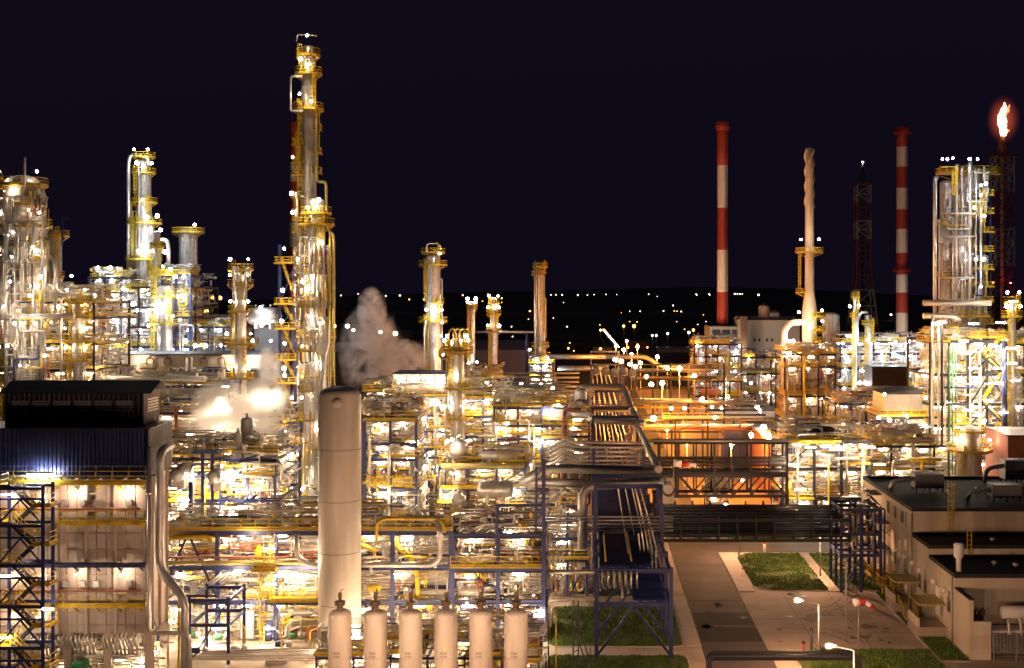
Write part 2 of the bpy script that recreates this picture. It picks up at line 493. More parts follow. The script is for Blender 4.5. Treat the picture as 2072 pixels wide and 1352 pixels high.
def ladder(parent, x, y, z0, z1, m='yellow', t=.07, cage=True):
    mb = MB(); mb.bar((x-.25, y, z0), (x-.25, y, z1), t); mb.bar((x+.25, y, z0), (x+.25, y, z1), t)
    k = int((z1-z0)/.6)
    for i in range(k+1): mb.bar((x-.25, y, z0+i*.6), (x+.25, y, z0+i*.6), t*.7)
    l = build('ladder', mb, m, parent)
    if cage and z1-z0 > 3.2:
        c = MB(); zz = z0+2.3
        while zz <= z1+.9:
            pts = [(x-.38, y, zz), (x-.38, y-.5, zz), (x, y-.75, zz), (x+.38, y-.5, zz), (x+.38, y, zz)]
            for a, b in zip(pts, pts[1:]): c.bar(a, b, t*.8)
            zz += 1.0
        for dx, dy in ((-.38, -.5), (0, -.75), (.38, -.5)): c.bar((x+dx, y+dy, z0+2.3), (x+dx, y+dy, z1+.9), t*.7)
        build('cage', c, m, l)
    return l

# ---- vessels -----------------------------------------------------
def shell_prof(secs, dome=.5, rings=3.2, seam=.04):
    """secs: (z, r) from bottom to top -> lathe profile with seam rings and a domed head"""
    out = []
    for (z0, r0), (z1, r1) in zip(secs, secs[1:]):
        L = z1-z0
        if L < .01: out.append((r1, z1)); continue
        k = max(1, int(L/rings))
        for i in range(k):
            a = i/k; z = z0+L*a; r = r0+(r1-r0)*a
            if i == 0 or abs(r1-r0) > .02: out.append((r, z))
    z, r = secs[-1]; out.append((r, z))
    if dome:
        for i in range(1, 6):
            a = i/5*math.pi/2; out.append((max(.06, r*math.cos(a)), z+r*dome*math.sin(a)))
    return out
def ring_platform(parent, cx, cy, z, ri, ro, a0=0, a1=360, rt=.08, m='yellow', n=14):
    """curved platform round a column between two angles (degrees, -90 faces the camera)"""
    full = (a1-a0) >= 359
    k = max(4, int(n*(a1-a0)/360)+1)
    ang = [R(a0+(a1-a0)*i/k) for i in range(k+1)]
    mb = MB()
    for t0, t1 in zip(ang, ang[1:]):
        c = []
        for r_, t_, z_ in ((ri,t0,z),(ro,t0,z),(ro,t1,z),(ri,t1,z),(ri,t0,z-.28),(ro,t0,z-.28),(ro,t1,z-.28),(ri,t1,z-.28)):
            c.append((cx+r_*math.cos(t_), cy+r_*math.sin(t_), z_))
        mb.quad(*[c[i] for i in (0,1,2,3)]); mb.quad(*[c[i] for i in (7,6,5,4)]); mb.quad(*[c[i] for i in (1,5,6,2)])
    if not full:
        for t_ in (ang[0], ang[-1]):
            a = Vector((cx+ri*math.cos(t_), cy+ri*math.sin(t_), z)); b = Vector((cx+ro*math.cos(t_), cy+ro*math.sin(t_), z))
            mb.quad(a, b, b-Vector((0,0,.28)), a-Vector((0,0,.28)))
    for i in range(0, k+1, 2):
        t_ = ang[i]; a = Vector((cx+ri*math.cos(t_), cy+ri*math.sin(t_), z-1.4)); b = Vector((cx+(ro-.1)*math.cos(t_), cy+(ro-.1)*math.sin(t_), z-.3))
        mb.bar(a, b, .12)
    pl = build('platform', mb, m if m != 'yellow' else 'deck_yellow', parent)
    pts = [Vector((cx+(ro-.05)*math.cos(t_), cy+(ro-.05)*math.sin(t_), z)) for t_ in ang]
    if not full:
        pts = [Vector((cx+(ri+.1)*math.cos(ang[0]), cy+(ri+.1)*math.sin(ang[0]), z))] + pts + [Vector((cx+(ri+.1)*math.cos(ang[-1]), cy+(ri+.1)*math.sin(ang[-1]), z))]
    r = MB().rail(pts, rt, 1.15, 1.5); build('railing', r, m, pl)
    return pl
mat('deck_yellow', (.42, .27, .012), .6, 0, .35, 1.2)
def column(label, u, Y, secs_px, plats=(), m='silver', name='process_column', cat='column', dome=.5, zb=0, lad=True, side_pipe=None,
           group=None, n=22, rings=3.2, rt=None, lampc=None, lsize=None, lwhere=None, nozz=True, extra=True):
    """secs_px: (v, width px) from top to bottom. plats: (v, extent px beyond the shell, a0, a1)"""
    cx = X(u, Y)
    t = thing(name, label, cat, (cx, Y, zb), group)
    secs = [(Z(v, Y), M_(w, Y)/2) for v, w in reversed(secs_px)]
    secs = [(zb, secs[0][1])] + [s for s in secs if s[0] > zb+.1]
    build('shell', MB().lathe(shell_prof(secs, dome, rings), cx, Y, n), m, t)
    sr = MB(); z = zb+2.0
    def rad(z):
        for (z0, r0), (z1, r1) in zip(secs, secs[1:]):
            if z0-.01 <= z <= z1+.01: return r0 + (r1-r0)*((z-z0)/max(.01, z1-z0))
        return secs[-1][1]
    while z < secs[-1][0]-.3:                         # cladding joints
        r = rad(z); sr.lathe([(r-.01, z), (r+.045, z+.01), (r+.045, z+.17), (r-.01, z+.18)], cx, Y, n, False); z += rings*(.8+.4*random.random())
    if sr.v: stuff(build('seam_ring', sr, m, t))
    rt = rt or max(.07, .00046*Y)
    zs = []
    for (v, ext, a0, a1) in plats:
        z = Z(v, Y); r = rad(min(z, secs[-1][0])); ri = r*.97 if z <= secs[-1][0] else .05
        ring_platform(t, cx, Y, z, ri, r+M_(ext, Y), a0, a1, rt)
        zs.append((z, r, a0, a1, M_(ext, Y)))
    zs.sort()
    if lad and zs:
        prev = zb
        for i, (z, r, a0, a1, ext) in enumerate(zs):
            sx = 1 if i % 2 else -1
            a = R(-90 + sx*48)
            ladder(t, cx+(r+.45)*math.cos(a), Y+(r+.45)*math.sin(a), prev+.1, z+1.1, t=rt)
            prev = z
    if nozz:
        rg = random.Random(int(u*7+Y)); mb = MB()
        zt = secs[-1][0]
        for i in range(int((zt-zb)/5)):
            z = rg.uniform(zb+3, zt-1); a = R(rg.uniform(-170, -10)); r = rad(z)
            d = Vector((math.cos(a), math.sin(a), 0)); p = Vector((cx, Y, z))+d*(r*.9); k = rg.uniform(.15, .42)
            mb.lathe_axis([(k*.7, 0), (k*.7, r*.1+.45), (k, r*.1+.45), (k, r*.1+.62)], p, d, 8)
        if mb.v: stuff(build('nozzle', mb, 'silver2', t))
    if extra:                                         # impulse lines and small risers clipped to the shell
        rg = random.Random(int(u*3+Y)); zt = secs[-1][0]
        for i in range(max(3, int(M_(secs_px[0][1], Y)*1.3)+2)):
            a = R(rg.uniform(-165, -15)); z1 = zb+(zt-zb)*rg.uniform(.6, 1.0); z0 = z1-(zt-zb)*rg.uniform(.2, .55); r = max(rad(z0), rad(z1))+rg.uniform(.25, .6)
            q0, q1 = Vector((cx+r*math.cos(a), Y+r*math.sin(a), z0)), Vector((cx+r*math.cos(a), Y+r*math.sin(a), z1))
            pipe([q0, q1, Vector((cx+rad(z1)*.9*math.cos(a), Y+rad(z1)*.9*math.sin(a), z1))], rg.choice((.14, .18, .26))*max(1, Y/240), rg.choice(('silver', 'cream', 'silver2', 'yellow')), '', parent=t, n=6, flanges=False)
    if side_pipe:
        for (du, v0, v1, dpx, pm) in side_pipe:
            r = rad(Z(v0, Y)); a = Vector((cx+M_(du, Y), Y-r*.55-.3, Z(v0, Y)))
            top = Vector((cx, Y-.2, Z(v0, Y)+M_(6, Y)))
            pts = [Vector((cx+M_(du*.25, Y), Y-.3, Z(v0, Y)-.8)), Vector((cx+M_(du*.25, Y), Y-.3, Z(v0, Y)+1.0)), Vector((a.x, a.y, Z(v0, Y)+1.0)), Vector((a.x, a.y, max(.5, Z(v1, Y))))]
            pipe(pts, M_(dpx, Y), pm, '', parent=t)
    if lampc:
        for i, (z, r, a0, a1, ext) in enumerate(zs):
            for a in ((-150, -30) if (a1-a0) > 200 else ((a0+a1)/2,)):
                rr = r + ext*.7; lamp((cx+rr*math.cos(R(a)), Y+rr*math.sin(R(a)), z+2.1), lwhere or ('on the platforms of the ' + label), 'ball', lampc, lsize or .3, parts=False)
    return t
def hdrum(label, p, L, r, axis='x', m='silver', name='horizontal_drum', cat='vessel', group=None, zsup=None, parent=None):
    """horizontal vessel centred on p with dished ends, two saddles and nozzles"""
    p = Vector(p); d = Vector((1,0,0)) if axis == 'x' else Vector((0,1,0))
    zs = zsup if zsup is not None else p.z-r-.8
    t = thing(name, label, cat, (p.x, p.y, zs), group)
    a = p - d*L/2
    prof = [(.05, -.5*r), (r*.6, -.42*r), (r*.9, -.22*r), (r, 0)]
    k = max(1, int(L/2.6)); sg = MB()
    for i in range(k):
        sg.lathe_axis([(r-.01, 0), (r+.04, .01), (r+.04, .14), (r-.01, .15)], a+d*(L*(i+.5)/k), d, 18)
    prof += [(r, L), (r*.9, L+.22*r), (r*.6, L+.42*r), (.05, L+.5*r)]
    build('shell', MB().lathe_axis(prof, a, d, 18), m, t)
    stuff(build('seam_ring', sg, m, t))
    for s in (-.3, .3):
        c = p+d*L*s; mb = MB()
        if axis == 'x': mb.box(c.x-.2, c.x+.2, c.y-r*.85, c.y+r*.85, zs, c.z-r*.35)
        else: mb.box(c.x-r*.85, c.x+r*.85, c.y-.2, c.y+.2, zs, c.z-r*.35)
        build('saddle', mb, 'cream', t)
    nz = MB()
    for s in (-.35, -.05, .25):
        c = p+d*L*s; nz.lathe([(.16, c.z+r*.9), (.16, c.z+r+.45), (.28, c.z+r+.45), (.28, c.z+r+.6)], c.x, c.y, 8)
    stuff(build('nozzle', nz, 'silver2', t))
    return t
def vdrum(label, x, y, z0, z1, r, m='silver', name='vertical_drum', cat='vessel', group=None, legs=True):
    t = thing(name, label, cat, (x, y, z0), group)
    zb = z0 + (1.2 if legs else 0)
    build('shell', MB().lathe([(.1, zb-r*.4), (r*.7, zb-r*.28), (r, zb)] + shell_prof([(zb, r), (z1-r*.5, r)], .5, 2.2, .03), x, y, 16), m, t)
    if legs:
        for k in range(4):
            a = R(45+90*k); steel('leg', (x+r*.85*math.cos(a), y+r*.85*math.sin(a), z0), (x+r*.85*math.cos(a), y+r*.85*math.sin(a), zb+.6), .16, .16, 'steel_blue', t)
    build('nozzle', MB().lathe([(.15, z1-.15), (.15, z1+.35), (.25, z1+.35), (.25, z1+.5)], x, y, 8), 'silver2', t)
    return t
def lattice(label, u, Y, vtop, wtop_px, wbot_px, panels, mats, name='lattice_tower', w=.35, zb=0, knee=None):
    cx = X(u, Y); zt = Z(vtop, Y); t = thing(name, label, 'tower', (cx, Y, zb))
    wt, wb = M_(wtop_px, Y)/2, M_(wbot_px, Y)/2
    zk = zb+(zt-zb)*(knee if knee else 0)
    def hw(z):
        if knee: return wt if z >= zk else wb+(wt-wb)*(z-zb)/(zk-zb)
        return wb+(wt-wb)*(z-zb)/(zt-zb)
    zs = [zb]
    for i in range(panels):
        zs.append(zs[-1] + max(.5, hw(zs[-1])))
    s = (zt-zb)/(zs[-1]-zb); zs = [zb+(z-zb)*s for z in zs]
    C4 = ((-1,-1),(1,-1),(1,1),(-1,1))
    for i, (a, b) in enumerate(zip(zs, zs[1:])):
        m = mats[(i*len(mats))//panels] if len(mats) > 2 else mats[i % 2]
        ha, hb = hw(a), hw(b)
        for k in range(4):
            c, d = C4[k], C4[(k+1) % 4]
            steel('leg', (cx+c[0]*ha, Y+c[1]*ha, a), (cx+c[0]*hb, Y+c[1]*hb, b), w*1.5, w*1.5, m, t)
            steel('strut', (cx+c[0]*hb, Y+c[1]*hb, b), (cx+d[0]*hb, Y+d[1]*hb, b), w, w, m, t)
            if (i+k) % 2: steel('brace', (cx+c[0]*ha, Y+c[1]*ha, a), (cx+d[0]*hb, Y+d[1]*hb, b), w, w, m, t)
            else: steel('brace', (cx+d[0]*ha, Y+d[1]*ha, a), (cx+c[0]*hb, Y+c[1]*hb, b), w, w, m, t)
    return t, cx, zt
def chimney(label, u, Y, secs, bands, plats=(), zb=0, rim=True):
    """secs (v,width) top->bottom; bands: list of v boundaries from the top, alternating red, white"""
    cx = X(u, Y); t = thing('chimney', label, 'chimney', (cx, Y, zb))
    pr = [(Z(v, Y), M_(w, Y)/2) for v, w in secs]
    def rad(z):
        for (z1, r1), (z0, r0) in zip(pr, pr[1:]):
            if z0 <= z <= z1: return r0+(r1-r0)*(z-z0)/(z1-z0)
        return pr[-1][1] if z < pr[-1][0] else pr[0][1]
    zs = [Z(v, Y) for v in bands] + [zb]
    for i, (a, b) in enumerate(zip(zs, zs[1:])):
        col = 'red_paint' if i % 2 == 0 else 'white_paint'
        prof = []; k = max(2, int((a-b)/5))
        for j in range(k+1):
            z = b+(a-b)*j/k; prof.append((rad(z), z))
        build('band', MB().lathe(prof, cx, Y, 24, close=(i == 0)), col, t)
    if rim:
        r = pr[0][1]; z = zs[0]
        build('rim', MB().lathe([(r*1.02, z-3.4), (r*1.1, z-3.2), (r*1.1, z-.1), (r*1.0, z+.15), (r*.8, z+.15), (r*.8, z-.5)], cx, Y, 24), 'red_paint', t)
    for (v, ext) in plats:
        z = Z(v, Y); ring_platform(t, cx, Y, z, rad(z)*.99, rad(z)+M_(ext, Y), 0, 360, .2, 'red_paint', 16)
    lm = MB(); r0 = rad(zb+10)
    for dx in (-.25, .25): lm.bar((cx+dx+r0*.5, Y-r0*.95, 5), (cx+dx+rad(zs[0])*.5, Y-rad(zs[0])*.95, zs[0]), .1)
    build('ladder', lm, 'steel_dark', t)
    return t

# ================================================================ setting: ground, roads, grass, hills
def sheet(name, x0, x1, y0, y1, z, m, nx=1, ny=1):
    mb = MB()
    for i in range(nx):
        for j in range(ny):
            xa, xb = x0+(x1-x0)*i/nx, x0+(x1-x0)*(i+1)/nx; ya, yb = y0+(y1-y0)*j/ny, y0+(y1-y0)*(j+1)/ny
            mb.quad((xa, ya, z), (xb, ya, z), (xb, yb, z), (xa, yb, z))
    return struct(build(name, mb, m))
def slab(name, poly, z0, z1, m):
    mb = MB(); n = len(poly); 
    mb.v = [(x, y, z0) for x, y in poly] + [(x, y, z1) for x, y in poly]
    mb.f = [tuple(range(n, 2*n))] + [(i, (i+1) % n, n+(i+1) % n, n+i) for i in range(n)]; mb.s = [False]*(n+1)
    return struct(build(name, mb, m))
def rpoly(x0, x1, y0, y1, r=2.0, k=5, corners=(1, 1, 1, 1)):
    out = []
    for (cx, cy, a), on in zip(((x1-r, y0+r, -90), (x1-r, y1-r, 0), (x0+r, y1-r, 90), (x0+r, y0+r, 180)), corners):
        if on:
            for i in range(k+1):
                t = R(a+90*i/k); out.append((cx+r*math.cos(t), cy+r*math.sin(t)))
        else:
            sx = 1 if a in (-90, 0) else -1; sy = 1 if a in (0, 90) else -1
            out.append((cx+sx*r, cy+sy*r))
    return out
sheet('ground', -6000, 6000, -200, 9000, -.03, 'ground', 4, 4)
sheet('plant_floor', -130, 0.2, 112, 420, 0.0, 'plant_floor')
sheet('plant_floor', 41.2, 190, 176, 420, 0.0, 'plant_floor')
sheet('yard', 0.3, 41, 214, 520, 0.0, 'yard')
sheet('concrete_apron', 0.3, 12.6, 112, 213.9, .004, 'concrete')
sheet('concrete_apron', 19.85, 60, 112, 213.9, .004, 'concrete')
sheet('road', 12.65, 19.8, 100, 520, .012, 'asphalt')
sheet('side_road', 19.8, 41, 188.2, 196.5, .012, 'asphalt')
for (a, b, c, d) in ((12.8, 19.7, 139.5, 145.6), (12.8, 19.7, 146.6, 152.4), (13.0, 19.6, 158.0, 158.5)):
    sheet('road_patch', a, b, c, d, .018, 'asphalt_patch')
random.seed(5)
for i in range(22):                                   # sealed cracks in the yard slabs
    x = random.uniform(21, 36); y = random.uniform(139, 161); L = random.uniform(.5, 2.2)
    sheet('joint', x, x+L, y, y+.14, .010, 'asphalt_patch')
for y in (143.3, 149.5, 155.8): sheet('joint', 20, 37.3, y, y+.06, .009, 'asphalt_patch')
for x in (25.5, 31.5): sheet('joint', x, x+.06, 137.5, 162.5, .009, 'asphalt_patch')
mat('stain', (.15, .115, .09), .8, 0, .4, .6)
rs = random.Random(77)
for i in range(26):                                   # oil stains with their own ragged outline
    x, y = rs.uniform(20.5, 37), rs.uniform(138, 162)
    if i > 17: x = rs.uniform(13.5, 19.2)
    r_ = rs.uniform(.3, 1.3); n_ = 14; mb = MB()
    mb.v = [(x+r_*math.cos(6.283*k/n_)*rs.uniform(.6, 1.2), y+r_*1.6*math.sin(6.283*k/n_)*rs.uniform(.6, 1.2), .0205) for k in range(n_)]
    mb.f = [tuple(range(n_))]; mb.s = [False]; struct(build('stain', mb, 'stain' if i <= 17 else 'asphalt_patch'))
for i, (cx_, cy_, rr_, a0, a1) in enumerate(((20.5, 137, 9, 10, 75), (20.5, 137, 10.7, 12, 72), (36, 160, 8, 190, 262), (36, 160, 9.7, 190, 262), (22, 163, 11, -70, -15), (22, 163, 12.6, -70, -15))):
    mb = MB()                                         # tyre marks
    for k in range(20):
        p_ = [R(a0+(a1-a0)*(k+d_)/20) for d_ in (0, 1)]
        mb.quad(*[(cx_+(rr_+w_)*math.cos(t_), cy_+(rr_+w_)*math.sin(t_), .0165) for w_, t_ in ((0, p_[0]), (.2, p_[0]), (.2, p_[1]), (0, p_[1]))])
    struct(build('tyre_mark', mb, 'stain'))
for x, y in ((24.5, 150.5), (30.2, 141), (34.5, 156), (18.9, 150), (16.2, 170), (28, 160.8)):
    mb = MB().lathe([(.42, .0), (.42, .026)], x, y, 14); o_ = struct(build('manhole_cover', mb, 'steel_dark'))
lawns = []
def lawn(poly, name='lawn'):
    lawns.append(poly)
    cx = sum(p[0] for p in poly)/len(poly); cyy = sum(p[1] for p in poly)/len(poly)
    kp = [(cx+(x-cx)*(1+.22/max(1, abs(x-cx))), cyy+(y-cyy)*(1+.22/max(1, abs(y-cyy)))) for x, y in poly]
    slab('kerb', kp, 0.0, .10, 'kerb'); slab('lawn', poly, .05, .13, 'soil')
lawn(rpoly(-4.4, 10.6, 137.5, 155, 1, 3)); lawn(rpoly(-4.6, 10.6, 112, 133.8, 1, 3)); lawn(rpoly(-2.2, .0, 160.5, 173.5, .3, 2))
lawn(rpoly(22.2, 31.9, 163.6, 187.0, 3.2, 6, (0, 0, 1, 1))); lawn(rpoly(33.3, 40.6, 163.6, 187.0, .5, 2))
lawn(rpoly(22.0, 40.7, 197.2, 212, 3, 6, (0, 0, 1, 1))); lawn(rpoly(22.4, 37.4, 112, 136.2, 4, 6, (0, 0, 1, 0)))
lawn([(37.8, 132), (40.7, 132), (40.7, 162.6), (37.8, 162.6)]); lawn([(1.2, 160.5), (10.6, 160.5), (10.6, 186), (1.2, 186)])
slab('path', [(32.0, 163), (33.2, 163), (33.2, 187.6), (32.0, 187.6)], 0.0, .09, 'concrete')
slab('sidewalk', [(19.85, 163), (22.0, 163), (22.0, 187.6), (19.85, 185)], 0, .11, 'kerb')
slab('sidewalk', [(10.9, 137.6), (12.62, 137.6), (12.62, 160), (10.9, 160)], 0, .11, 'kerb')
# grass: tufts of blades over the lawns in view
def inside(p, poly):
    c = False; x, y = p
    for (x1, y1), (x2, y2) in zip(poly, poly[1:]+poly[:1]):
        if (y1 > y) != (y2 > y) and x < (x2-x1)*(y-y1)/(y2-y1)+x1: c = not c
    return c
gm = MB(); rg = random.Random(3)
for poly in lawns:
    xs = [p[0] for p in poly]; ys = [p[1] for p in poly]
    ar = (max(xs)-min(xs))*(max(ys)-max(min(ys), 126))
    for _ in range(int(ar*60)):
        x, y = rg.uniform(min(xs), max(xs)), rg.uniform(max(min(ys), 126), max(ys))
        if not inside((x, y), poly): continue
        dn = noise.noise((x*.5, y*.35, 0))
        if noise.noise((x*.33, y*.28, 5)) > .22 and rg.random() < .8: continue
        h = .10+.16*rg.random()+.14*max(0, dn)
        a = rg.uniform(0, 6.28); w = .06; lx, ly = rg.uniform(-.14, .14), rg.uniform(-.14, .14)
        i = len(gm.v)
        gm.v += [(x-w*math.cos(a), y-w*math.sin(a), .12), (x+w*math.cos(a), y+w*math.sin(a), .12), (x+lx, y+ly, .13+h)]
        gm.f.append((i, i+1, i+2)); gm.s.append(False)
g = stuff(build('grass', gm, 'grass')); tag(g, 'short green grass growing on the lawns beside the road', 'grass')
# far hills on the horizon
hm = MB(); prof = []
for k in range(61):
    x = -5200+170*k; prof.append((x, 8+52*noise.noise((x*.0007, 1.3, 0))+58*(.55+.45*noise.noise((x*.00022, 5.1, 0)))))
for (x0, h0), (x1, h1) in zip(prof, prof[1:]):
    for (ya, fa), (yb, fb) in (((3300, 0), (4200, .6)), ((4200, .6), (5200, 1)), ((5200, 1), (7000, .7))):
        hm.quad((x0, ya, h0*fa-.1), (x1, ya, h1*fa-.1), (x1, yb, h1*fb-.1), (x0, yb, h0*fb-.1), True)
struct(build('hills', hm, 'hill'))

# ================================================================ right: service building beside the road
BX = 40.96
def wp(zx, zy):
    u, v = 1700+zx/3.129, 920+zy/3.129
    Y = BX*F/(u-PU); return Y, Z(v, Y)
bl = thing('service_building', 'stepped beige service building with black flat roofs beside the concrete yard', 'building', (BX+12, 155, 0))
WX = 92
blocks = [(156.3, 184, 12.25), (148.4, 156.26, 9.15), (138.0, 148.36, 8.0)]
for y0, y1, z in blocks:
    mb = MB().box(BX, WX, y0, y1, 0, z-.45); build('wall', mb, 'stucco', bl)
    r = MB().box(BX+.35, WX, y0+.35, y1-.35, z-.44, z-.36); rf = build('roof', r, 'roof_black', bl)
    p = MB(); p.box(BX-.05, BX+.3, y0-.05, y1, z-.446, z); p.box(BX+.3, WX, y0-.05, y0+.3, z-.446, z-.003); p.box(BX+.3, WX, y1-.3, y1, z-.446, z-.003)
    build('parapet', p, 'roof_black', rf)
rg = random.Random(4)
for zx, zy, w, h in ((152,222,.9,1.2),(174,238,.9,1.2),(193,252,.9,1.2),(306,332,1.2,1.5),(328,345,.4,1.6),(349,362,1.2,1.5),(395,394,1.2,1.5),(418,410,.4,1.7),
                     (350,648,1.0,1.7),(415,702,1.0,1.7),(505,800,1.2,1.6),(540,832,1.2,1.6),(690,952,1.2,1.5),(692,895,.4,1.0),(538,765,.4,1.0)):
    y, z = wp(zx, zy)
    wn_ = build('window', MB().box(BX-.012, BX+.0, y-w/2, y+w/2, z-h/2, z+h/2), 'glass_dark', bl)
    f = MB()
    for a, b, c, d in ((y-w/2-.08, y+w/2+.08, z+h/2, z+h/2+.08), (y-w/2-.08, y+w/2+.08, z-h/2-.1, z-h/2), (y-w/2-.08, y-w/2, z-h/2, z+h/2), (y+w/2, y+w/2+.08, z-h/2, z+h/2), (y-.03, y+.03, z-h/2, z+h/2)):
        f.box(BX-.06, BX-.014, a, b, c, d)
    build('frame', f, 'grey_paint', wn_)
for zx, zy, w, h in ((370, 720, 1.1, 2.3), (475, 805, 1.1, 2.3), (618, 925, 1.6, 3.4), (645, 960, 1.0, 2.2)):
    y, z = wp(zx, zy)
    d = build('door', MB().box(BX-.05, BX, y-w/2, y+w/2, z-h/2, z+h/2), 'white_paint' if w > 1.5 else 'grey_paint', bl)
    build('handle', MB().box(BX-.12, BX-.052, y-w/2+.1, y-w/2+.25, z-.15, z-.05), 'black', d)
for zx, zy in ((362,602),(413,642),(463,685),(510,730),(602,802),(668,857)):
    y, z = wp(zx, zy)
    build('wall_light', MB().lathe_axis([(.05, -.5), (.28, -.44), (.34, -.25), (.34, 0)], (BX, y, z), (1, 0, 0), 10), 'white_paint', bl)
for y in (156.0, 138.6): build('downpipe', MB().tube([(BX-.12, y, 0.2), (BX-.12, y, 11.6 if y > 150 else 7.5)], .09, 8), 'grey_paint', bl)
for zx, zy, L, d_, mt in ((240, 243, 4.2, 1.6, 'clad_grey'), (290, 420, 5.0, 2.0, 'clad_grey')):
    y, z = wp(zx, zy)
    cn = build('canopy', MB().box(BX-d_, BX-.01, y-L/2, y+L/2, z, z+.15), mt, bl)
    s = MB()
    for k in (-.45, 0, .45): s.bar((BX-d_+.1, y+L*k, z), (BX, y+L*k, z-1.6), .1)
    s.rail([(BX-d_+.1, y-L/2, z-3.2), (BX-d_+.1, y+L/2, z-3.2)], .06); s.box(BX-d_, BX-.01, y-L/2, y+L/2, z-3.35, z-3.2)
    build('bracket', s, 'steel_dark', cn)
mb = MB().box(BX+14.5, BX+15, 156.0, 156.2, 9, 10)
ladder(bl, X(1924, 155.6), 155.9, 9.0, 15.0, t=.08)
ladder(bl, X(1962, 148), 148.1, 8.0, 11.2, t=.08, cage=False)
# entrance porches with yellow stairs along the wall
for i, (zx, zy, L, can) in enumerate(((310, 800, 4.0, None), (372, 890, 4.0, None), (480, 900, 4.4, 1), (640, 1040, 4.6, 1))):
    y, z = wp(zx, zy)
    zd = 1.25
    if not can:
        t = thing('entrance_platform', 'yellow railed entrance landing on stilts at the %s grey wall door' % ('far' if i == 0 else 'middle'), 'platform', (BX-1.4, y, 0))
        deck(t, BX-2.8, BX-.1, y-L/2, y+L/2, zd, .07, 'fblr')
        for a in (-.45, .45): steel('leg', (BX-2.6, y+L*a, .1), (BX-2.6, y+L*a, zd-.2), .14, .14, 'yellow', t)
        flight(t, (BX-2.6, y-L/2-2.0, .13), (BX-2.6, y-L/2, zd), 1.0, 'grating', 'yellow', .06, 'x')
    else:
        t = thing('entrance_porch', 'yellow roofed entrance porch with %s along the beige wall' % ('yellow stair rail' if i == 2 else 'concrete side walls'), 'porch', (BX-1.4, y, 0))
        build('roof', MB().box(BX-3.2, BX-.06, y-L/2, y+L/2, 3.7, 3.85), 'canopy', t)
        for a in (-.46, .46): steel('post', (BX-3.0, y+L*a, zd), (BX-3.0, y+L*a, 3.7), .14, .14, 'steel_dark', t)
        build('base', MB().box(BX-3.3, BX-.05, y-L/2, y+L/2, 0, zd), 'concrete', t)
        build('side_wall', MB().box(BX-3.3, BX-3.1, y-L/2+.02, y+L/2-.02, zd+.004, zd+1.0), 'stucco', t)
        if i == 2: flight(t, (BX-2.8, y-L/2-4.0, .13), (BX-2.8, y-L/2, zd), 1.4, 'concrete', 'yellow', .08, 'x')
# roof equipment
def hvac(label, u0, u1, v, Y, zr, h):
    x0, x1 = X(u0, Y), X(u1, Y); t = thing('air_handler', label, 'air handler', ((x0+x1)/2, Y, zr))
    xm = x0+(x1-x0)*.45
    build('casing', MB().box(xm, x1, Y-1.3, Y+1.3, zr+.6, zr+.6+h), 'clad_grey', t)
    d = MB(); d.tube(elbow([(x0, Y-.4, zr+.1), (x0+.3, Y-.4, zr+h*.75), (xm+.1, Y-.4, zr+h*.9)], 1.0, 4), .32, 8); build('duct', d, 'silver2', t)
    for a in (.05, .5, .95):
        for dy in (-1.2, 1.2): steel('leg', (xm+(x1-xm)*a, Y+dy, zr), (xm+(x1-xm)*a, Y+dy, zr+.6), .14, .14, 'steel_dark', t)
    build('rim', MB().box(xm-.06, x1+.06, Y-1.36, Y-1.31, zr+.5+h, zr+.66+h), 'silver', t)
zr = 12.25-.36
hvac('grey rooftop air handler with bent duct on the far black roof', 1800, 1905, 960, 172, zr, 2.0)
hvac('wide rooftop air handler with silver edge on the black roof', 1955, 2060, 985, 164, zr, 1.7)
hvac('tall rooftop air handler by the far parapet of the black roof', 1990, 2075, 940, 180, zr, 2.8)
for i, (u, v, Y, zb) in enumerate(((1917, 975, 168, zr), (1978, 972, 171, zr), (2008, 1102, 151, 8.79), (2012, 1127, 143, 7.64), (2055, 1140, 142, 7.64))):
    x = X(u, Y)
    t = thing('roof_vent', 'small mushroom vent standing on the flat black roof', 'vent', (x, Y, zb), 'vents on the service building roof')
    build('stack', MB().lathe([(.15, zb), (.15, zb+.5)], x, Y, 10), 'grey_paint', t); build('cap', MB().lathe([(.36, zb+.5), (.3, zb+.7), (.05, zb+.8)], x, Y, 10), 'silver', t)
t = thing('exhaust_stack', 'white roof exhaust stack with flared top on the low roof', 'stack', (X(1940, 139.5), 139.5, 7.64))
build('pipe', MB().lathe([(.3, 7.64), (.3, 9.4), (.55, 9.6), (.55, 11), (.5, 11.1)], X(1940, 139.5), 139.5, 12), 'white_paint', t)
# transformer yard with its wall
t = thing('yard_wall', 'pale rendered wall screening the transformer yard', 'wall', (BX, 135, 0))
build('wall', MB().box(BX, BX+.4, 132.6, 137.96, 0, 6.4), 'stucco', t); build('coping', MB().box(BX-.06, BX+.46, 132.5, 137.94, 6.404, 6.55), 'roof_black', t)
build('return_wall', MB().box(BX+.404, BX+2.3, 132.6, 133.0, 0, 4.1), 'stucco', t)
t = thing('gate', 'barred metal gate with horizontal rails before the transformer', 'gate', (45.6, 132.2, 0))
for i in range(9): steel('bar', (43.4, 132.2, .5+i*.27), (48.4, 132.2, .5+i*.27), .06, .06, 'silver2', t)
for x in (43.4, 45.8, 48.4): steel('post', (x, 132.2, 0), (x, 132.2, 3.0), .12, .12, 'silver2', t)
t = thing('transformer', 'large white transformer with conservator drum and ribbed insulators', 'transformer', (46.5, 135.2, 0))
build('tank', MB().box(43.9, 49.5, 134.2, 136.4, .3, 2.7), 'white_paint', t)
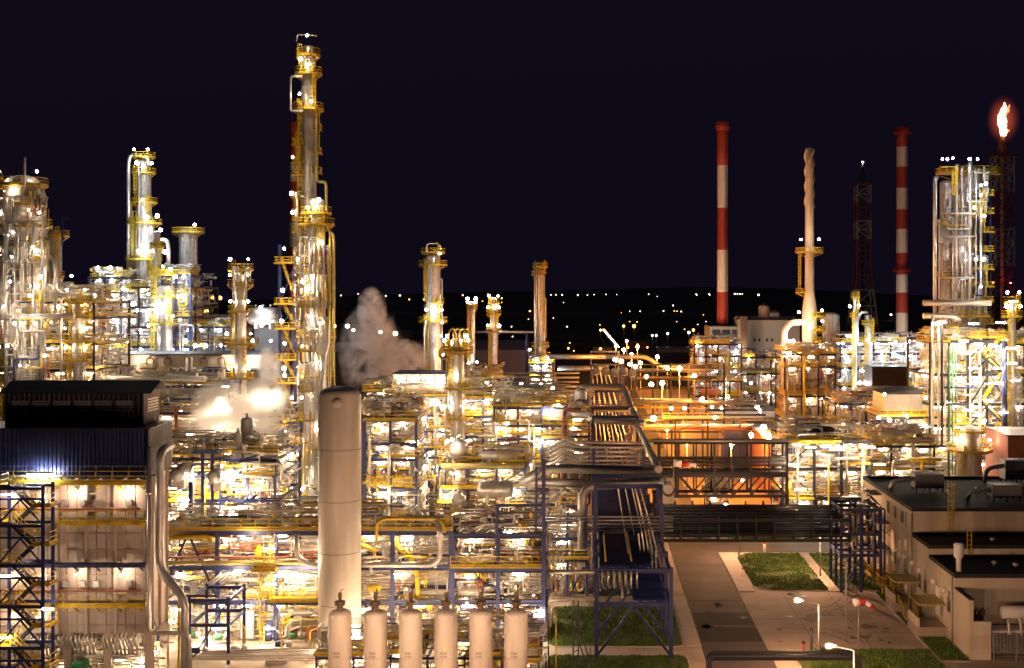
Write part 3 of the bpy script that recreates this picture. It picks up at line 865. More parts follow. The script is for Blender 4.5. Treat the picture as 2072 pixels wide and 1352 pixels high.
build('conservator', MB().lathe_axis([(.1, -.2), (.6, -.1), (.7, 0), (.7, 4.4), (.6, 4.5), (.1, 4.6)], (45.2, 135.0, 4.5), (1, 0, 0), 16), 'white_paint', t)
fm = MB()
for i in range(14): fm.box(44.1+i*.38, 44.22+i*.38, 133.6, 134.19, .5, 2.5)
build('radiator', fm, 'silver', t)
for i in range(3):
    p0 = Vector((42.0+i*.55, 136.2, 2.7)); prof = []
    for j in range(9): prof += [(.1, j*.22), (.22, j*.22+.06), (.1, j*.22+.12)]
    build('insulator', MB().lathe_axis(prof, p0, (.35, 0, 1), 10), 'brown_duct', t)
for x in (45.6, 46.9, 48.3): build('oil_pipe', MB().tube(elbow([(x, 134.6, 4.0), (x, 134.0, 3.6), (x, 133.7, 2.4)], .3), .14, 8), 'white_paint', t)

# ================================================================ yard furniture
def street_lamp(label, base, h, arm, colour, size=.26, dirx=-1):
    b = Vector(base); t = thing('street_lamp', label, 'street lamp', b)
    build('pole', MB().tube([b, b+Vector((0, 0, h))], [.11, .07], 8), 'grey_paint', t)
    build('arm', MB().bar(b+Vector((0, 0, h)), b+Vector((dirx*arm, 0, h+.45)), .09), 'grey_paint', t)
    hp = b+Vector((dirx*(arm+.35), 0, h+.42))
    hd = build('head', MB().box(min(hp.x-dirx*.62, hp.x-dirx*.3), max(hp.x-dirx*.62, hp.x-dirx*.3), hp.y-.14, hp.y+.14, hp.z-.1, hp.z+.14), 'grey_paint', t)
    build('bulb', MB().lathe([(.05, hp.z-.2), (.22, hp.z-.12), (.27, hp.z), (.22, hp.z+.12), (.05, hp.z+.18)], hp.x, hp.y, 8), 'lamp_'+colour, hd)
    return t
street_lamp('street lamp with long arm lighting the concrete yard', (X(1657, 128), 128, 0), 7.1, 1.9, 'street')
street_lamp('street lamp with sloping arm near the black pipe portal', (X(1728, 106), 106, 0), 8.6, 1.8, 'street')
for k, u in enumerate((400, 640, 860, 1040, 1830, 2080)):        # lamps of the service road in front of the vessels
    street_lamp('road lamp in the row on the service road before the gas vessels', (X(u, 100), 100, 0), 7.5, 1.6, 'road', dirx=1 if k % 2 else -1)['group'] = 'road lamps before the vessels'
t = thing('windsock', 'red and white windsock drooping on a thin pole in the lawn', 'windsock', (X(1737, 136.5), 136.5, .1))
xw = X(1737, 136.5)
build('pole', MB().tube([(xw, 136.5, .1), (xw, 136.5, 5.0)], .05, 8), 'grey_paint', t)
pts = [(xw-.55, 136.5, 5.15), (xw+.1, 136.5, 5.3), (xw+.75, 136.5, 5.25), (xw+1.3, 136.5, 4.9), (xw+1.7, 136.5, 4.45)]
rr = [.42, .40, .34, .27, .2]
for i in range(4):
    build('sock_band', MB().tube([pts[i], pts[i+1]], [rr[i], rr[i+1]], 12, caps=(i == 0)), 'red_bright' if i % 2 else 'white_paint', t)
pipe([(X(1712, 139.7), 139.7, .1), (X(1712, 139.7), 139.7, 9.3)], .14, 'grey_paint', 'slender bare grey mast standing at the lawn edge', n=8, flanges=False)
def post_thing(name, label, cat, u, Y, h, r, m, cap=True):
    x = X(u, Y); t = thing(name, label, cat, (x, Y, .05))
    build('shaft', MB().lathe([(r, .05), (r, h)], x, Y, 10), m, t)
    build('cap', MB().lathe([(r*1.25, h), (r*1.25, h+.18), (r*.5, h+.3)], x, Y, 10), 'red_paint' if m == 'white_paint' else 'steel_dark', t)
post_thing('vent_pipe', 'black upright vent pipe with a collar beside the yard lamp', 'pipe', 1642, 132.8, 3.1, .14, 'steel_dark')
post_thing('hydrant', 'red fire hydrant pillar at the lawn corner by the yard', 'hydrant', 1626, 135.6, .9, .16, 'red_paint')
post_thing('hydrant', 'pale fire hydrant pillar between the island lawn and side road', 'hydrant', 1547, 187.6, 1.5, .22, 'white_paint')
post_thing('marker_post', 'short pale marker post on the island lawn', 'post', 1503, 172, 1.0, .1, 'white_paint')
street_lamp('street lamp beside the road behind the pipe bridge, lit head added', (X(1495, 186), 186, 0), 7.2, 1.6, 'street')  # lit head added on the dark mast to brighten the yard
street_lamp('added street lamp brightening the yard under the pipe bridge end', (X(1660, 172), 172, 0), 6.2, 1.0, 'street')  # extra lamp added to light the yard and the building wall
t = thing('utility_cabinet', 'pale grey utility cabinet on the lawn beyond the side road', 'cabinet', (X(1637, 200), 200, .1))
build('body', MB().box(X(1628, 200), X(1646, 200), 199.6, 200.4, .1, 2.1), 'grey_paint', t); build('door', MB().box(X(1630, 200), X(1644, 200), 199.56, 199.598, .3, 1.95), 'white_paint', t)
t = thing('pipe_portal', 'low black pipe portal spanning the foreground beside the road', 'pipe portal', (X(1590, 118), 118, 0))
for i, (dy, dz) in enumerate(((0, 0), (.9, -.45), (1.6, -.1))):
    zt = Z(1328, 118)-.0+dz
    pipe([(X(1436, 118), 118+dy, 0), (X(1436, 118), 118+dy, zt), (X(1739, 118), 118+dy, zt), (X(1739, 118), 118+dy, 0)], .42, 'steel_dark', '', parent=t, flanges=False)

# ================================================================ main pipe rack running away from the camera
RX0, RX1 = .9, 8.9
rack = thing('pipe_rack', 'long dark blue steel pipe rack running from the lawn into the plant', 'pipe rack', (4.9, 300, 0))
RL = (6.2, 9.8)
TALL = {2: 16.3, 3: 16.3, 8: 15.5, 11: 17.5, 13: 17.5, 15: 19.6, 24: 21, 28: 23}
ys = [132.6+8.2*i for i in range(44)]
for i, y in enumerate(ys):
    for x in (RX0, RX1): steel('post', (x, y, 0), (x, y, TALL.get(i, 9.9)), .42, .42, 'steel_blue', rack)
    if i in TALL: steel('beam', (RX0, y, TALL[i]-.2), (RX1, y, TALL[i]-.2), .3, .5, 'steel_blue', rack)
    for z in RL: steel('beam', (RX0, y, z-.25), (RX1, y, z-.25), .3, .5, 'steel_blue', rack)
    if i < 16:
        xm = (RX0+RX1)/2
        steel('brace', (RX0, y, .4), (xm, y, RL[0]-.5), .26, .26, 'steel_blue', rack); steel('brace', (RX1, y, .4), (xm, y, RL[0]-.5), .26, .26, 'steel_blue', rack)
for z in RL:
    for x in (RX0, RX1):
        for a, b in ((0, 14), (14, 28), (28, 43)): steel('girder', (x, ys[a], z-.6), (x, ys[b], z-.6), .25, .35, 'steel_blue', rack)
# covered cable trays: corrugated blue lids laid across the rack
def trays(z, x0, x1, y0, y1, nm='cable_tray'):
    n = max(1, int((y1-y0)/8.2))
    for k in range(n):
        a, b = y0+(y1-y0)*k/n+.03, y0+(y1-y0)*(k+1)/n-.03; mb = MB()
        mb.box(x0, x1, a, b, z, z+.12); c = a+.2
        while c < b-.3: mb.box(x0+.02, x1-.02, c, c+.28, z+.121, z+.20); c += .62
        build(nm, mb, 'tray_blue', rack)
trays(9.82, 1.3, 4.5, 133, 330); trays(9.82, 4.75, 6.9, 133, 196); trays(9.82, 4.75, 8.3, 200, 330); trays(6.22, 4.8, 8.4, 133, 190)
rg = random.Random(21)
def rack_pipe(x, z, y0, y1, d, m, word):
    pts = [(x, y0, z)]
    if rg.random() < .55 and y1-y0 > 60:
        a = rg.uniform(y0+15, y1-25); s = rg.uniform(-.3, .3)
        pts += [(x, a, z), (x+s, a+.5, z+1.1), (x+s, a+4.5, z+1.1), (x, a+5, z)]
    pts.append((x, y1, z))
    pipe(pts, d, m, 'thin %s pipe laid lengthwise on the blue pipe rack' % word, '%s pipes on the main rack' % word, n=8)
for z in (6.2, 9.8):
    x = 1.35 if z < 9 else 7.1
    while x < 8.4:
        d = rg.choice((.16, .2, .25, .32))
        if not (z == 6.2 and x > 4.6):
            m, wd = rg.choice((('silver', 'silver'), ('silver2', 'dull grey'), ('cream', 'cream'), ('silver2', 'dull grey')))
            rack_pipe(x, z+.02+d/2, 133.2+rg.uniform(0, 6), rg.uniform(190, 200) if z > 9 else rg.uniform(300, 470), d, m, wd)
        x += d+rg.uniform(.22, .5)
for k in range(5):
    x = 1.6+k*1.5
    pipe([(x, 333, 10.1), (x, 500, 10.1)], .5, 'silver2', 'grey pipe on the far stretch of the main rack', 'pipes on the far rack', n=8)
for k in range(5):                                    # lines crossing over the trays
    pipe(path_u((1000-k*6, 1046+k*7, 151+k*.4), (1362, 1046+k*7, 151+k*.4)), .22, 'silver2', 'thin grey pipe crossing over the blue trays near the lawn', 'thin pipes crossing over the trays', n=8)
pipe([(1.9, 134, 10.35), (1.9, 150, 10.35), (4.7, 150, 10.35), (4.7, 134, 10.35)], .18, 'yellow', 'yellow gas pipe looping over the blue cable trays', n=8)
pipe([(.9, 134.5, 8.9), (4.9, 134.5, 8.9)], .2, 'yellow', 'short yellow pipe across the front bay of the rack', n=8)
# white cable bundles on the top trays
for k, (x, y0, y1, z) in enumerate(((4.5, 139, 205, 10.1), (6.6, 150, 186, 10.1), (5.6, 150, 200, 10.1))):
    pipe([(x, y0, z), (x, y1, z)], .14, 'white_paint', 'white conduit running lengthwise over the blue cable trays', 'white conduits on the rack', n=6)
for k in range(5):
    x = 5.9+k*.45
    pipe([(x, 140, 8.4-.1*k), (x, 140, 10.35), (x+.15, 149+k, 10.35)], .2, 'silver', 'short silver drop pipe bent over the rack beam', 'drop pipes on the rack front', n=8)
for k in range(7):
    x = 1.5+k*.62
    pipe([(x, 132.2, 9.6), (x, 132.4, 8.4-.25*(k % 3)), (x+.2, 136, 6.9)], .2, 'silver', 'silver pipe dropping down the rack front between beams', 'drop pipes under the rack', n=8)
# large lines crossing above the rack
C_ = 'silver2'
pipe(path_u((1052, 978, 160), (1100, 948, 160), (1338, 952, 160)), 1.15, C_, 'thick grey overhead pipe crossing the rack, upper of the near pair', rad=1.6, n=16)
pipe(path_u((1178, 1110, 152), (1178, 985, 152), (1350, 972, 152)) + [P(1352, 990, 146)], 1.15, C_, 'thick grey overhead pipe with upright leg crossing the rack', rad=1.8, n=16)
pipe(path_u((1062, 975, 162), (1184, 976, 162)), .95, C_, 'thick grey stub pipe left of the crossing pipes', n=14)
pipe([P(1333, 950, 158.5), P(1290, 862, 221), P(1283, 848, 226)], 1.0, C_, 'thick grey pipe running lengthwise on the right rack edge', n=16)
pipe(path_u((1120, 826, 240), (1280, 828, 240)) + [P(1287, 850, 226)], 1.25, C_, 'thick grey pipe entering the rack from the left, upper line', rad=1.6, n=14)
pipe(path_u((1120, 840, 230), (1195, 840, 230)) + [P(1196, 850, 224), P(1305, 856, 222)], 1.2, C_, 'thick grey pipe with a kink crossing the middle of the rack', rad=1.4, n=14)
pipe(path_u((1168, 822, 258), (1168, 783, 258), (1262, 783, 258)) + [P(1280, 832, 238)], 1.3, C_, 'thick grey expansion loop arching over the far rack', rad=1.8, n=14)
pipe(path_u((1000, 800, 262), (1168, 800, 262)), 1.3, C_, 'thick grey pipe reaching the expansion loop from the left', n=14)
pipe(path_u((1110, 722, 360), (1225, 722, 360)), 1.4, C_, 'grey overhead pipe at the far end of the rack', n=12)
pipe(path_u((1128, 745, 330), (1232, 745, 330)), 1.4, C_, 'second grey overhead pipe at the far end of the rack', n=12)
pipe(path_u((1225, 722, 380), (1310, 722, 380), (1335, 742, 380), (1440, 742, 380)), 1.5, 'silver2', 'long kinked grey pipe beyond the orange yard', n=12)
for k in range(6):
    Yk = 196+k*1.4
    v0 = 895+k*9
    pipe(path_u((1112, v0+12, Yk), (1150, v0-8, Yk), (1165, v0, Yk), (1303, v0+2, Yk)), .5, 'silver2', 'grey pipe of the parallel bundle crossing the middle of the rack', 'bundle of pipes crossing the rack', n=10)
for k, (u, v, Y) in enumerate(((1205, 755, 290), (1225, 757, 288), (1245, 758, 288), (1262, 756, 292), (1280, 760, 285))):
    vdrum('short upright silver drum in a row on the far rack', X(u, Y), Y, Z(v+12, Y), Z(v-14, Y), .9, 'silver', group='row of drums on the far rack')
# stubby drum end at the corner
hdrum('round capped end of the thick pipe at the near rack corner', P(1352, 992, 147), 1.2, .72, 'y', 'brown_duct', 'pipe_end', 'pipe')

# ================================================================ pipe bridge over the road to the building
pb = thing('pipe_bridge', 'black steel pipe bridge crossing above the road to the blue tower', 'pipe bridge', (21, 166, 0))
for y in (160.5, 171.5):
    for z in (7.3, 9.9): steel('chord', (9.2, y, z), (34.2, y, z), .25, .4, 'steel_dark', pb)
    for i in range(11):
        x = 9.6+i*2.45; steel('upright', (x, y, 7.3), (x, y, 10.6), .22, .22, 'steel_dark', pb)
for i in range(11):
    x = 9.6+i*2.45; steel('cross_beam', (x, 160.5, 7.45), (x, 171.5, 7.45), .35, .3, 'steel_dark', pb); steel('cross_beam', (x, 160.5, 9.7), (x, 171.5, 9.7), .3, .25, 'steel_dark', pb)
rg = random.Random(8)
for i in range(13):
    y = 161+i*.82; d = rg.choice((.2, .26, .32)); 
    pipe([(9.3, y, 7.62+d/2), (34+rg.uniform(-1, 1), y, 7.62+d/2)], d, ('pipe_dark', 'silver2')[i % 2], 'thin dark pipe laid on the bridge across the road', 'pipes on the lower deck of the bridge', n=8)
for i in range(9):
    y = 161.2+i*1.2; d = .22
    pipe([(9.3, y, 9.85+d/2), (33.5, y, 9.85+d/2)], d, ('silver2', 'pipe_dark')[i % 2], 'thin pipe on the upper level of the road bridge', 'pipes on the upper deck of the bridge', n=8)
bt = frame('pipe_tower', 'dark blue steel tower carrying the pipe bridge beside the building', 'steel tower', (33.4, 38.6, 163.0, 170.0), [5.2, 8.0, 11.2], 2, 2, 'steel_blue', .34, decks=(), braces=((0, -1, 0, '/'),))
for i in range(6):
    x = 33.9+i*.8
    pipe([(x, 163.4+i*.3, 8.2), (x, 163.4+i*.3, 10.4), (x+1.8, 164+i*.3, 10.6), (x+1.8, 164+i*.3, .3 if i % 2 else 5.4)], .26, 'steel_blue' if i % 3 else 'silver2', 'bent pipe in the blue tower at the bridge end', 'bent pipes in the blue tower', n=8)
piping((33.6, 38.4, 163.4, 169.6, 5.4, 11), 26, bt, 91, .06, .14)
piping((34.5, 40, 171, 178, .4, 5), 30, bt, 92, .06, .12)

# truss bridge behind it
tb = thing('truss_bridge', 'black steel truss bridge with handrails above the orange yard', 'pipe bridge', (22, 202, 0))
TZ = [Z(v, 200) for v in (1004, 962, 897)]
for y in (200, 205):
    steel('chord', (10.6, y, TZ[0]), (32.4, y, TZ[0]), .3, .5, 'steel_dark', tb)
    steel('chord', (10.6, y, TZ[1]), (32.4, y, TZ[1]), .3, .6, 'steel_dark', tb)
    steel('chord', (10.6, y, TZ[2]), (32.4, y, TZ[2]), .25, .3, 'steel_dark', tb)
    for i in range(8):
        x = 11.6+i*2.95
        steel('upright', (x, y, TZ[0]), (x, y, TZ[2]), .3 if i % 2 else .22, .3, 'steel_dark', tb)
        if i < 7:
            a, b = (TZ[1], TZ[0]) if i < 2 or i > 5 else (TZ[0], TZ[1])
            steel('brace', (x, y, a), (x+2.95, y, b), .24, .24, 'steel_dark', tb)
dk = build('walkway', MB().box(10.6, 32.4, 200.3, 204.7, TZ[1]+.1, TZ[1]+.2), 'grating', tb)
build('railing', MB().rail([(10.6, 200.2, TZ[1]+.3), (32.4, 200.2, TZ[1]+.3)], .07).rail([(10.6, 204.8, TZ[1]+.3), (32.4, 204.8, TZ[1]+.3)], .07), 'steel_dark', dk)
for i in range(5):
    pipe([(9, 200.6+i*.9, TZ[1]+1.6+.5*(i % 3)), (32.6, 200.6+i*.9, TZ[1]+1.6+.5*(i % 3))], .3, 'pipe_dark', 'pipe carried along the truss bridge', 'pipes on the truss bridge', n=8)
pipe([(9.5, 200.2, TZ[2]+.35), (32.6, 200.2, TZ[2]+.35)], .5, 'silver2', 'pipe resting along the top chord of the truss bridge', n=10)
for x in (11.0, 32.2):
    for y in (200, 205): steel('pier', (x, y, 0), (x, y, TZ[0]), .6, .5, 'steel_dark', tb)
t = thing('windsock', 'pale windsock with red band hanging before the truss bridge', 'windsock', P(1368, 970, 196))
q = P(1372, 936, 196)
build('pole', MB().tube([(q.x-.7, 196, 0), (q.x-.7, 196, q.z)], .08, 8), 'grey_paint', t)
for i in range(3): build('sock_band', MB().lathe_axis([(.62-.12*i, 0), (.5-.12*i, 1.2)], q+Vector((-.7+1.2*i, 0, -.05-.12*i)), (1, 0, -.1), 12), ('white_paint', 'red_bright', 'white_paint')[i], t)

for k in range(8):
    x = 1.7+k*.85
    pipe([(x, 206+3*(k % 3), 10.25), (x, 246, 10.25), (x, 247, 10.25+.9*(k % 2)), (x, 252, 10.25+.9*(k % 2)), (x, 253, 10.25), (x, 326, 10.25)], .2+.06*(k % 3), ('silver2', 'pipe_dark', 'silver')[k % 3], 'pipe lying on the blue trays of the middle rack', 'pipes on the middle rack trays', n=8)

# ================================================================ left: reforming furnace with penthouse, stair tower and flue pipe
FY = 125.0
fz = lambda v, Y=FY: Z(v, Y)
fx = lambda u, Y=FY: X(u, Y)
fu = thing('furnace', 'large cream panelled furnace with dark blue corrugated penthouse', 'furnace', (fx(150), FY+7, 0))
xl, xr = fx(-60), fx(300)
# casing panels between the walkways, each plate a part
rows = [(972, 1052), (1052, 1137), (1137, 1218), (1218, 1283)]
build('casing', MB().box(xl, xr-.2, FY+.25, FY+6, fz(1283), fz(968)), 'furnace', fu)
random.seed(8)
npan = 18
for (va, vb) in rows:
    for i in range(npan):
        a = xl+(xr-.3-xl)*i/npan; b = xl+(xr-.3-xl)*(i+1)/npan-.07
        if (i*7+va) % 6 == 0: continue
        dz = random.uniform(0, .05)
        build('panel', MB().box(a, b, FY+.04-dz, FY+.24, fz(vb)+.2, fz(va)-.25), 'furnace', fu)
    for i in range(0, npan+1, 3):
        x = xl+(xr-.3-xl)*i/npan; steel('stiffener', (x-.03, FY-.12, fz(vb)), (x-.03, FY-.12, fz(va)), .3, .28, 'furnace', fu)
    for k in (.33, .72):
        z = fz(va)+(fz(vb)-fz(va))*k; steel('rib', (xl, FY-.06, z), (xr-.2, FY-.06, z), .1, .12, 'furnace', fu)
side = MB().box(xr-.19, xr, FY+.1, FY+6, fz(1283), fz(968)); build('side_casing', side, 'furnace', fu)
for k in range(3): steel('stiffener', (xr+.08, FY+1+k*2.2, fz(1283)), (xr+.08, FY+1+k*2.2, fz(968)), .25, .25, 'furnace', fu)
for v, m, rl in ((972, 'yellow', True), (1052, 'yellow', True), (1137, 'steel_blue', False), (1218, 'yellow', True)):
    z = fz(v)
    pl = build('walkway', MB().box(xl, xr+.2, FY-1.35, FY-.3, z-.12, z), 'grating', fu)
    build('edge_channel', MB().box(xl, xr+.22, FY-1.45, FY-1.36, z-.28, z+.06), m, pl)
    if rl: build('railing', MB().rail([(xl, FY-1.3, z), (xr+.1, FY-1.3, z), (xr+.1, FY-.4, z)], .055), 'yellow' if v != 972 else 'yellow', pl)
    for i in range(9):
        x = xl+(xr-xl)*i/8.2; steel('bracket', (x, FY-1.3, z-.2), (x, FY-.1, z-.9), .12, .14, m, pl)
pipe([(xl, FY-.7, fz(1027)), (xr-.6, FY-.7, fz(1027))], .2, 'rust', '', parent=fu, n=8)
pipe([(xl, FY-.7, fz(1192)), (xr-.6, FY-.7, fz(1192))], .2, 'rust', '', parent=fu, n=8)
for u in (75, 133, 168, 196, 262):
    for v in (1017, 1181):
        q = P(u, v, FY-.2); build('burner_box', MB().box(q.x-.28, q.x+.28, FY-.42, FY-.05, q.z-.3, q.z+.3), 'silver2', fu)
# floor tubes and legs under the casing
for i in range(5):
    x = fx(-30+i*82); steel('leg', (x, FY+.6, 0), (x, FY+.6, fz(1283)), .8, .7, 'furnace', fu); steel('leg', (x, FY+5, 0), (x, FY+5, fz(1283)), .8, .7, 'furnace', fu)
for g0, g1 in ((40, 96), (118, 186), (208, 272)):
    for i in range(9):
        u = g0+(g1-g0)*i/8; x = fx(u)
        pts = [(x, FY+.5, fz(1283)), (x-.08, FY+.1, fz(1296)), (x+.1, FY+.3, fz(1312)), (x+.1, FY+.5, fz(1328))]
        build('pigtail_tube', MB().tube(pts, .13, 8), 'silver', fu)
    pipe([(fx(g0-4), FY+.5, fz(1330)), (fx(g1+4), FY+.5, fz(1330))], .42, 'silver', '', parent=fu, n=10)
hdrum('round green painted drum under the furnace floor', P(162, 1352, FY-1), 1.2, .95, 'y', 'green_paint', 'drum', 'drum')
piping((xl, xr, FY+1.5, FY+5, .3, fz(1290)), 90, fu, 15, .06, .16)
# penthouse: corrugated cladding with real ribs
def corr(name, x0, x1, y, z0, z1, m, parent, pitch=.42, depth=.16, ax='x'):
    mb = MB(); n = int((x1-x0)/pitch); p = (x1-x0)/n
    pr = []
    for i in range(n):
        a = x0+i*p; pr += [(a, 0), (a+p*.34, 0), (a+p*.46, -depth), (a+p*.88, -depth)]
    pr.append((x1, 0))
    for (a, da), (b, db) in zip(pr, pr[1:]):
        if ax == 'x': mb.quad((a, y+da, z0), (b, y+db, z0), (b, y+db, z1), (a, y+da, z1))
        else: mb.quad((y-da, a, z0), (y-db, b, z0), (y-db, b, z1), (y-da, a, z1))
    return build(name, mb, m, parent)
xr2 = fx(303)
corr('corrugated_wall', xl, xr2, FY-.2, fz(962), fz(868), 'clad_blue', fu)
corr('corrugated_side_wall', FY-.2, FY+6.2, xr2, fz(962), fz(868), 'clad_grey', fu, ax='y')
build('core', MB().box(xl, xr2-.05, FY, FY+6.1, fz(962), fz(868)-.1), 'clad_dark', fu)
build('flat_roof', MB().box(xl, xr2+.15, FY-.45, FY+6.4, fz(868)-.02, fz(868)+.12), 'clad_dark', fu)
Y2 = 127.6; xr3 = X(291, Y2); zt2 = Z(792, Y2); zb2 = fz(868)+.12
corr('upper_wall', X(10, Y2), xr3, Y2, zb2, zt2, 'clad_dark', fu, .5, .08)
corr('upper_side_wall', Y2, Y2+4.4, xr3, zb2, zt2, 'clad_grey', fu, .5, .1, 'y')
build('upper_core', MB().box(X(10, Y2)+.05, xr3-.1, Y2+.12, Y2+4.3, zb2, zt2-.05), 'clad_dark', fu)
rz = MB(); xa, xb = X(4, Y2), xr3+.9
for (y0, z0), (y1, z1) in (((Y2-.5, zt2-.05), (Y2+2.2, zt2+1.0)), ((Y2+2.2, zt2+1.0), (Y2+4.9, zt2-.05))):
    rz.quad((xa, y0, z0), (xb, y0, z0), (xb, y1, z1), (xa, y1, z1)); rz.quad((xa, y0, z0-.15), (xa, y1, z1-.15), (xb, y1, z1-.15), (xb, y0, z0-.15))
rz.quad((xa, Y2-.5, zt2-.2), (xb, Y2-.5, zt2-.2), (xb, Y2-.5, zt2-.05), (xa, Y2-.5, zt2-.05))
i0 = len(rz.v); rz.v += [(xr3, Y2, zt2-.06), (xr3, Y2+4.4, zt2-.06), (xr3, Y2+2.2, zt2+.85)]; rz.f.append((i0, i0+1, i0+2)); rz.s.append(False)
build('gable_roof', rz, 'clad_dark', fu)
for i in range(6):
    q = P(42+i*42, 822, Y2); lv = MB()
    for k in range(4): lv.box(q.x-.85, q.x+.85, Y2-.2, Y2-.1, q.z-.45+k*.28, q.z-.28+k*.28)
    build('louvre', lv, 'clad_grey', fu)
lv = MB()
for k in range(5): lv.box(xr3+.11, xr3+.2, Y2+.7, Y2+3.7, zt2-2.2+k*.3, zt2-2.02+k*.3)
build('louvre', lv, 'white_paint', fu)
# walkway in front of penthouse foot
build('railing', MB().rail([(xl, FY-1.2, fz(962)), (xr2, FY-1.2, fz(962))], .05), 'grey_paint', fu)
for i in range(12): build('soffit_light_box', MB().box(fx(15+i*25), fx(30+i*25), FY-1.0, FY-.35, fz(966)-.1, fz(966)+.05), 'canopy', fu)
# bright flood on the roof foot and burner lamps
lamp(P(80, 962, FY-1.6), 'at the foot of the blue corrugated wall', 'tube', 'cool', 1.6)
for u, v in ((150, 1000), (250, 1000), (152, 1164), (243, 1164)): lamp(P(u, v, FY-1.0), 'on the furnace front above a walkway', 'ball', 'flood', .15)
for u in (20, 75): 
    for v in (1010, 1170, 1250): lamp(P(u, v, FY-.9), 'on the furnace front behind the stair tower', 'ball', 'flood', .14)
for u, v in ((135, 1343), (240, 1335), (285, 1348), (55, 1340)): lamp(P(u, v, FY+2.5), 'under the furnace floor', 'tube', 'warm', .9)

# stair tower
SY = 120.5
xs0, xs1 = X(8, SY), X(97, SY)
st = thing('stair_tower', 'dark blue steel stair tower with yellow handrails before the furnace', 'stair tower', ((xs0+xs1)/2, SY, 0))
lev = [982, 1057, 1137, 1219, 1302, 1385]
for x in (xs0, xs1):
    for y in (SY-1.1, SY+1.1): steel('post', (x, y, 0), (x, y, Z(978, SY)), .26, .26, 'steel_blue', st)
for i, v in enumerate(lev):
    z = Z(v, SY)
    for y in (SY-1.1, SY+1.1):
        steel('beam', (xs0, y, z-.15), (xs1, y, z-.15), .2, .3, 'steel_blue', st)
    if z > .6: 
        deck(st, xs0-.1, xs0+1.1, SY-1.0, SY+1.0, z, .05, 'fl')
    if i < 5:
        zn = Z(lev[i+1], SY); zm = (z+zn)/2
        steel('brace', (xs0, SY-1.22, zn), ((xs0+xs1)/2, SY-1.22, zm+.6), .14, .14, 'steel_blue', st); steel('brace', (xs1, SY-1.22, zn), ((xs0+xs1)/2, SY-1.22, zm+.6), .14, .14, 'steel_blue', st)
        steel('beam', (xs0, SY-1.16, zm+.65), (xs1, SY-1.16, zm+.65), .14, .2, 'steel_blue', st)
        deck(st, xs1-1.2, xs1+.6, SY-1.0, SY+1.0, zm, .05, 'fr')
        flight(st, (xs1-1.2, SY-.95, zm), (xs0+1.1, SY-.95, z), .85, 'steel_dark', 'yellow', .05)
        flight(st, (xs0+1.1, SY+.1, zn), (xs1-1.2, SY+.1, zm), .85, 'steel_dark', 'yellow', .05)
for u, v in ((15, 1000), (12, 1165), (97, 1232), (10, 1290)): lamp(P(u, v, SY-1.2), 'on the blue stair tower', 'tube', 'white', .7)

# flue and instrument pipes on the right of the furnace
pipe([P(347, 900, 127), P(323, 914, 124), P(323, 1152, 124), P(374, 1212, 122.5), P(374, 1400, 122.5)], .8, 'silver2', 'thick shiny duct bending down beside the furnace', rad=1.3, n=18)
pipe([P(302, 905, 122), P(302, 1281, 122), P(383, 1281, 122), P(384, 1352, 122)], .42, 'silver', 'slim shiny pipe running down and along beside the furnace', rad=.8, n=12)
pipe([P(310, 1255, 123.5), P(330, 1300, 123.5), P(352, 1300, 123.5)], .2, 'silver', 'small bent pipe at the furnace corner', n=8)
t = thing('pipe_support', 'yellow upright pipe support beside the thick duct', 'steel post', (X(362, 123.5), 123.5, 0))
steel('post', (X(362, 123.5), 123.5, 0), (X(362, 123.5), 123.5, Z(1205, 123.5)), .2, .2, 'yellow', t); steel('arm', (X(362, 123.5), 123.5, Z(1206, 123.5)), (X(440, 123.5), 123.5, Z(1206, 123.5)), .16, .2, 'steel_dark', t)

